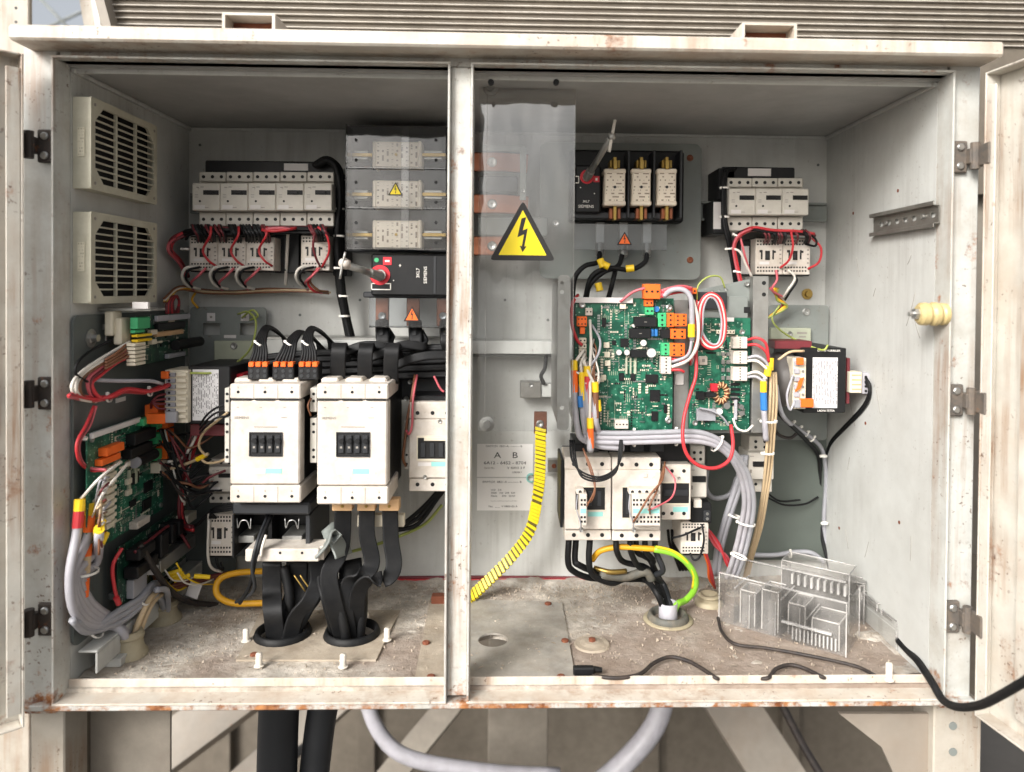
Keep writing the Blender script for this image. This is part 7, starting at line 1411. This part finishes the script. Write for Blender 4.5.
def peg(u, v, lb, hgt=.02):
    p = PZ(u, v, ZF+.0037); th = Thing('white_peg', lb, 'peg', (p.x, p.y, ZF+.0037), 'white plastic pegs on the floor'); b = MB(); b.lathe((p.x, p.y, ZF+.0037), (0, 0, 1), [(.0055, 0), (.005, .003), (.005, hgt-.002), (.004, hgt), (.0001, hgt)], 12); th.add('post', b, 'peg', smooth_=True); b = MB(); b.lathe((p.x, p.y, ZF+.0037), (0, 0, 1), [(.0075, 0), (.0075, .0015), (.0052, .002)], 12); th.add('foot', b, 'peg')
peg(246, 641, 'white peg left of the left black grommet'); peg(259, 666, 'white peg in front of the left black grommet'); peg(343, 667, 'white peg in front of the right black grommet'); peg(387, 640, 'white peg right of the right black grommet'); peg(366, 622, 'white peg behind the right black grommet', .016); peg(889, 680, 'tall white peg in the right front floor corner', .026)
w_ = PZ(600, 640, ZF)
d = Thing('floor_boss', 'round dusty boss with a bolt on the right bay floor', 'boss', (PZ(592, 645, ZF).x, PZ(592, 645, ZF).y, ZF)); q = PZ(592, 645, ZF); b = MB(); b.lathe((q.x, q.y, ZF+.0004), (0, 0, 1), [(.03, 0), (.028, .003), (.02, .0035), (.012, .006), (.0001, .007)], 20); d.add('dome', b, 'fplate'); b = MB(); b.lathe((q.x, q.y, ZF+.007), (0, 0, 1), [(.006, -.001), (.006, .004), (.0001, .005)], 6); d.add('bolt', b, 'rust')
d = Thing('rusty_clip', 'small rusty clip by the post at the back of the left bay floor', 'clip', PZ(438, 602, ZF)); p = PZ(438, 603, ZF); d.bx('clip', 'rust', p.x-.012, p.x+.016, p.y-.01, p.y+.01, ZF+.0006, ZF+.016, .002)
# crumbs and grit nobody could count
b = MB(); rnd = random.Random(4)
for i in range(3600):
    x = rnd.uniform(XL+.05, XR-.01); y = rnd.uniform(1.10, YB-.005)
    if rnd.random() < .55: y = YB-.005-abs(rnd.gauss(0, .06)); 
    if x < -.05 and rnd.random() < .4: x = XL+.05+abs(rnd.gauss(0, .1))
    if y < 1.1 or x > XR-.01 or any((x-g.x)**2+(y-g.y)**2 < .048**2 for g in (g1, g2, hole)): continue
    s_ = rnd.uniform(.0006, .0022)*(1.7 if rnd.random() < .06 else 1); a = [Vector((rnd.uniform(-1, 1), rnd.uniform(-1, 1), rnd.uniform(0, 1)))*s_+Vector((x, y, ZF+.0034)) for _ in range(4)]
    a[0].z = a[1].z = ZF+.001; b._add(a, [(0, 1, 2), (0, 2, 3), (0, 3, 1), (1, 3, 2)])
for i in range(150):    # leaf and paint flakes
    x = rnd.uniform(XL+.06, XR-.02); y = rnd.uniform(1.11, YB-.01); a = rnd.random()*6.28
    if any((x-g.x)**2+(y-g.y)**2 < .05**2 for g in (g1, g2, hole)): continue
    u_ = Vector((math.cos(a), math.sin(a), 0))*rnd.uniform(.002, .006); v_ = Vector((-math.sin(a), math.cos(a), 0))*rnd.uniform(.001, .003); c0 = Vector((x, y, ZF+.0042)); k0 = Vector((0, 0, rnd.uniform(.0004, .002)))
    b._add([c0-u_, c0+v_+k0, c0+u_, c0-v_+k0*.4], [(0, 2, 1), (0, 3, 2)])
me = bpy.data.meshes.new('grit'); me.from_pydata([tuple(v) for v in b.v], [], b.f); me.materials.append(M['soil']); o = link('grit', me); o['kind'] = 'stuff'; o['label'] = 'dry grit and crumbs scattered on the cabinet floor'; o['category'] = 'grit'
# caked dust drifted against the back and side walls
from mathutils import noise as mnoise
nx, ny = 170, 58; b = MB(); hv = {}
for j in range(ny+1):
    for i in range(nx+1):
        x = XL+.002+(XR-XL-.004)*i/nx; y = 1.105+(YB-.001-1.105)*j/ny
        hgt = .010*math.exp(-(YB-y)/.05)+.008*math.exp(-(x-XL)/.06)+.006*math.exp(-(XR-x)/.04)
        q = Vector((x*16, y*16, 3.1)); z = hgt+.006*mnoise.fractal(q, .9, 2.1, 5)+.0018*mnoise.noise(q*7)-.0042
        for g in (g1, g2, gr, gl1, gl2): 
            d_ = math.hypot(x-g.x, y-g.y)
            if d_ < .062: z -= (.062-d_)*.4
        if math.hypot(x-hole.x, y-hole.y) < .11: z -= .006
        b.v.append(Vector((x, y, ZF+max(z, -.002))))
W_ = nx+1
b.f = [(j*W_+i, j*W_+i+1, (j+1)*W_+i+1, (j+1)*W_+i) for j in range(ny) for i in range(nx) if max(b.v[q].z for q in (j*W_+i, j*W_+i+1, (j+1)*W_+i+1, (j+1)*W_+i)) > ZF+.0001]
M['dust'] = mat('caked_grey_dust', '#bfb8ae', .95, dirt=.8, dirt_col='#8f806d', dscale=34, bump=.8, bscale=140, var=.2)
me = bpy.data.meshes.new('dust_drift'); me.from_pydata([tuple(v) for v in b.v], [], b.f); me.materials.append(M['dust']); me.polygons.foreach_set('use_smooth', [True]*len(me.polygons)); o = link('dust_drift', me); o['kind'] = 'stuff'; o['label'] = 'caked pale dust drifted over the cabinet floor'; o['category'] = 'dust'
# clear plastic tray lying at the right
tb = Thing('clear_tray', 'large clear ribbed plastic cover lying on the right bay floor', 'cover', PZ(790, 640, ZF))
A = PZ(719, 622, ZF); B = PZ(846, 658, ZF); ex = (B-A); L = ex.length; ex.normalize(); ey = Vector((-ex.y, ex.x, 0)); H = .085; D = .085
def lb_(name, a0, a1, b0, b1, z0, z1, m='clear2', th=tb, o_=A, EX=ex, EY=ey, parent=None):
    b = MB(); b.box(a0, a1, b0, b1, z0, z1, .0006); b.v = [o_+EX*v.x+EY*v.y+Vector((0, 0, v.z+.001)) for v in b.v]; return th.add(name, b, m, parent)
lb_('front_panel', 0, L, 0, .002, 0, H); lb_('back_panel', .01, L*.9, D, D+.002, 0, H*1.02); lb_('end_panel', 0, .002, .0022, D-.0002, 0, H); lb_('end_panel', L-.002, L, .0022, D-.0002, .0, H); lb_('base_panel', .0022, L-.0022, .0022, D-.0002, 0, .002)
for a in (.12, .3, .5, .7): lb_('partition', L*a, L*a+.002, .0024, D*.9, .0022, H*(.75 if a < .6 else .5))
for a in (.2, .41, .6): lb_('raised_rib', L*a, L*a+.012, -.003, -.0002, .004, H*.72)
for i in range(12): lb_('vent_rib', L*.60+.0062*i, L*.60+.0062*i+.0028, -.004, -.0002, .006, .026, 'clear_rim')
lb_('step', L*.52, L*.9, -.006, -.0002, .03, .034, 'clear_rim')
lb_('rim', -.001, L+.001, -.0012, .0032, H+.0002, H+.0026, 'clear_rim'); lb_('rim', .01, L*.9, D-.0012, D+.0032, H*1.02+.0002, H*1.02+.0026, 'clear_rim'); lb_('corner_edge', L-.0012, L+.0012, -.0014, -.0001, 0, H, 'clear_rim'); lb_('corner_edge', -.0012, .0012, -.0014, -.0001, 0, H, 'clear_rim'); lb_('corner_edge', L-.0012, L+.0012, D+.0022, D+.0036, 0, H, 'clear_rim')
for a in (.12, .3, .5, .7): lb_('partition_edge', L*a-.0004, L*a+.0026, .0022, D*.9, H*(.75 if a < .6 else .5)+.0002, H*(.75 if a < .6 else .5)+.002, 'clear_rim')
for i in range(9): lb_('comb_tooth', L*.48+.011*i, L*.48+.011*i+.004, D-.012, D-.0003, H*.8, H*1.015, 'clear_rim')
for a in (.2, .41, .6): lb_('rib_edge', L*a+.0121, L*a+.0133, -.0034, -.0002, .004, H*.72, 'clear_rim')
def moulded(th, o_, EX, EY, a0, a1, b0, b1, z0, z1, t_=.0016):
    for nm, q in (('chamber_wall', (a0, a1, b0, b0+t_, z0, z1)), ('chamber_wall', (a0, a1, b1-t_, b1, z0, z1)), ('chamber_wall', (a0, a0+t_, b0+t_, b1-t_, z0, z1)), ('chamber_wall', (a1-t_, a1, b0+t_, b1-t_, z0, z1)), ('chamber_top', (a0, a1, b0, b1, z1+.0001, z1+t_))):
        lb_(nm, *q, 'clear2', th, o_, EX, EY)
    e = .0011
    for b_ in (b0, b1): lb_('moulded_edge', a0, a1, b_-e, b_+e, z1+t_*.2, z1+t_+e, 'clear_rim', th, o_, EX, EY)
    for a_ in (a0, a1):
        lb_('moulded_edge', a_-e, a_+e, b0+e, b1-e, z1+t_*.2, z1+t_+e, 'clear_rim', th, o_, EX, EY); lb_('moulded_edge', a_-e, a_+e, b0-e, b0+e, z0, z1, 'clear_rim', th, o_, EX, EY)
moulded(tb, A, ex, ey, L*.16, L*.28, .012, .05, .003, .06); moulded(tb, A, ex, ey, L*.34, L*.47, .012, .055, .003, .07); moulded(tb, A, ex, ey, L*.54, L*.67, .02, .07, .003, .055); moulded(tb, A, ex, ey, L*.74, L*.94, .008, .06, .003, .045); moulded(tb, A, ex, ey, L*.38, L*.92, D+.004, D+.055, .0, .10); moulded(tb, A, ex, ey, L*.30, L*.98, D+.058, D+.085, .0, .07)
ts = Thing('clear_terminal_cover', 'smaller clear terminal cover leaning in the right floor corner', 'cover', PZ(880, 640, ZF))
A2 = PZ(856, 606, ZF+.0) ; B2 = PZ(912, 652, ZF); e2 = (B2-A2); L2 = e2.length; e2.normalize(); f2 = Vector((-e2.y, e2.x, 0))
for nm, a in (('wall', (0, L2, -.03, -.028, 0, .035)), ('wall', (0, L2, .028, .03, 0, .05)), ('lid', (.0, L2, -.0278, .0278, .036, .038)), ('end', (0, .002, -.0278, .0278, 0, .0355)), ('end', (L2-.002, L2, -.0278, .0278, 0, .0355)), ('partition', (L2*.35, L2*.35+.002, -.0276, .0276, 0.002, .034)), ('partition', (L2*.7, L2*.7+.002, -.0276, .0276, 0.002, .034)), ('raised_bar', (L2*.3, L2*.9, -.022, -.012, .0385, .043)), ('bridge', (L2*.2, L2*.3, -.027, .027, .0385, .046))):
    b = MB(); b.box(*a, .0006); b.v = [A2+e2*v.x+f2*v.y+Vector((0, 0, v.z+.001)) for v in b.v]; ts.add(nm, b, 'clear_rim' if nm in ('raised_bar', 'bridge', 'end') else 'clear2')
moulded(ts, A2, e2, f2, .004, L2*.32, -.026, .026, .038, .058); moulded(ts, A2, e2, f2, L2*.38, L2*.66, -.026, .026, .038, .052); moulded(ts, A2, e2, f2, L2*.72, L2-.003, -.024, .024, .038, .046)
# cords on the floor
zc_ = ZF+.0065
def cord(name, lb, uv, r, m='cord', extra=()):
    pts = [PZ(u, v, zc_+r) for u, v in uv]+[P(*q) for q in extra]
    for e in (0, -1):
        if uv[e][1] > 683:
            n1, n2 = (pts[1], pts[2]) if e == 0 else (pts[-2], pts[-3]); pts[e] = Vector((n1.x+(n1.x-n2.x)*.7, YF+.045, ZF+.003))
    th = Thing(name, lb, 'cord', pts[0]); th.tube('sheath', m, pts, r, 8, 6); return th
c_ = cord('extension_cord', 'black cord with a plug end snaking along the front of the right bay floor', [(592, 676), (618, 678), (640, 674), (654, 663), (670, 657), (688, 661), (704, 670), (716, 678), (722, 690)], .003)
p = PZ(573, 677, ZF); q = PZ(594, 676, ZF); c_.bx('plug', 'black', p.x, q.x, p.y-.006, p.y+.006, ZF+.004, ZF+.016, .002); c_.cy('plug_neck', 'rubber', (q.x, q.y, ZF+.01), (q.x+.012, q.y, ZF+.009), .005, 10, .0038)
cord('extension_cord', 'black cord hump at the right front of the right bay floor', [(764, 690), (768, 678), (776, 669), (790, 665), (806, 669), (822, 677), (830, 690)], .003)
cord('extension_cord', 'dark cord running under the clear tray to the right front corner', [(718, 618), (722, 632), (735, 644), (765, 648), (795, 653), (830, 660), (858, 667), (874, 675), (880, 690)], .0028)
th = Thing('trailing_cable', 'thick black cable trailing out over the right sill past the door', 'cable', PZ(912, 655, ZF)); th.tube('sheath', 'rubber', [P(898, 640, 1.18), P(908, 651, 1.15), P(917, 660, 1.115), P(924, 670, 1.09), P(933, 684, 1.06), P(943, 700, 1.035), P(958, 707, 1.0), P(980, 705, .95), P(1003, 694, .90), P(1030, 678, .85), P(1075, 650, .8)], .0055, 10, 7)
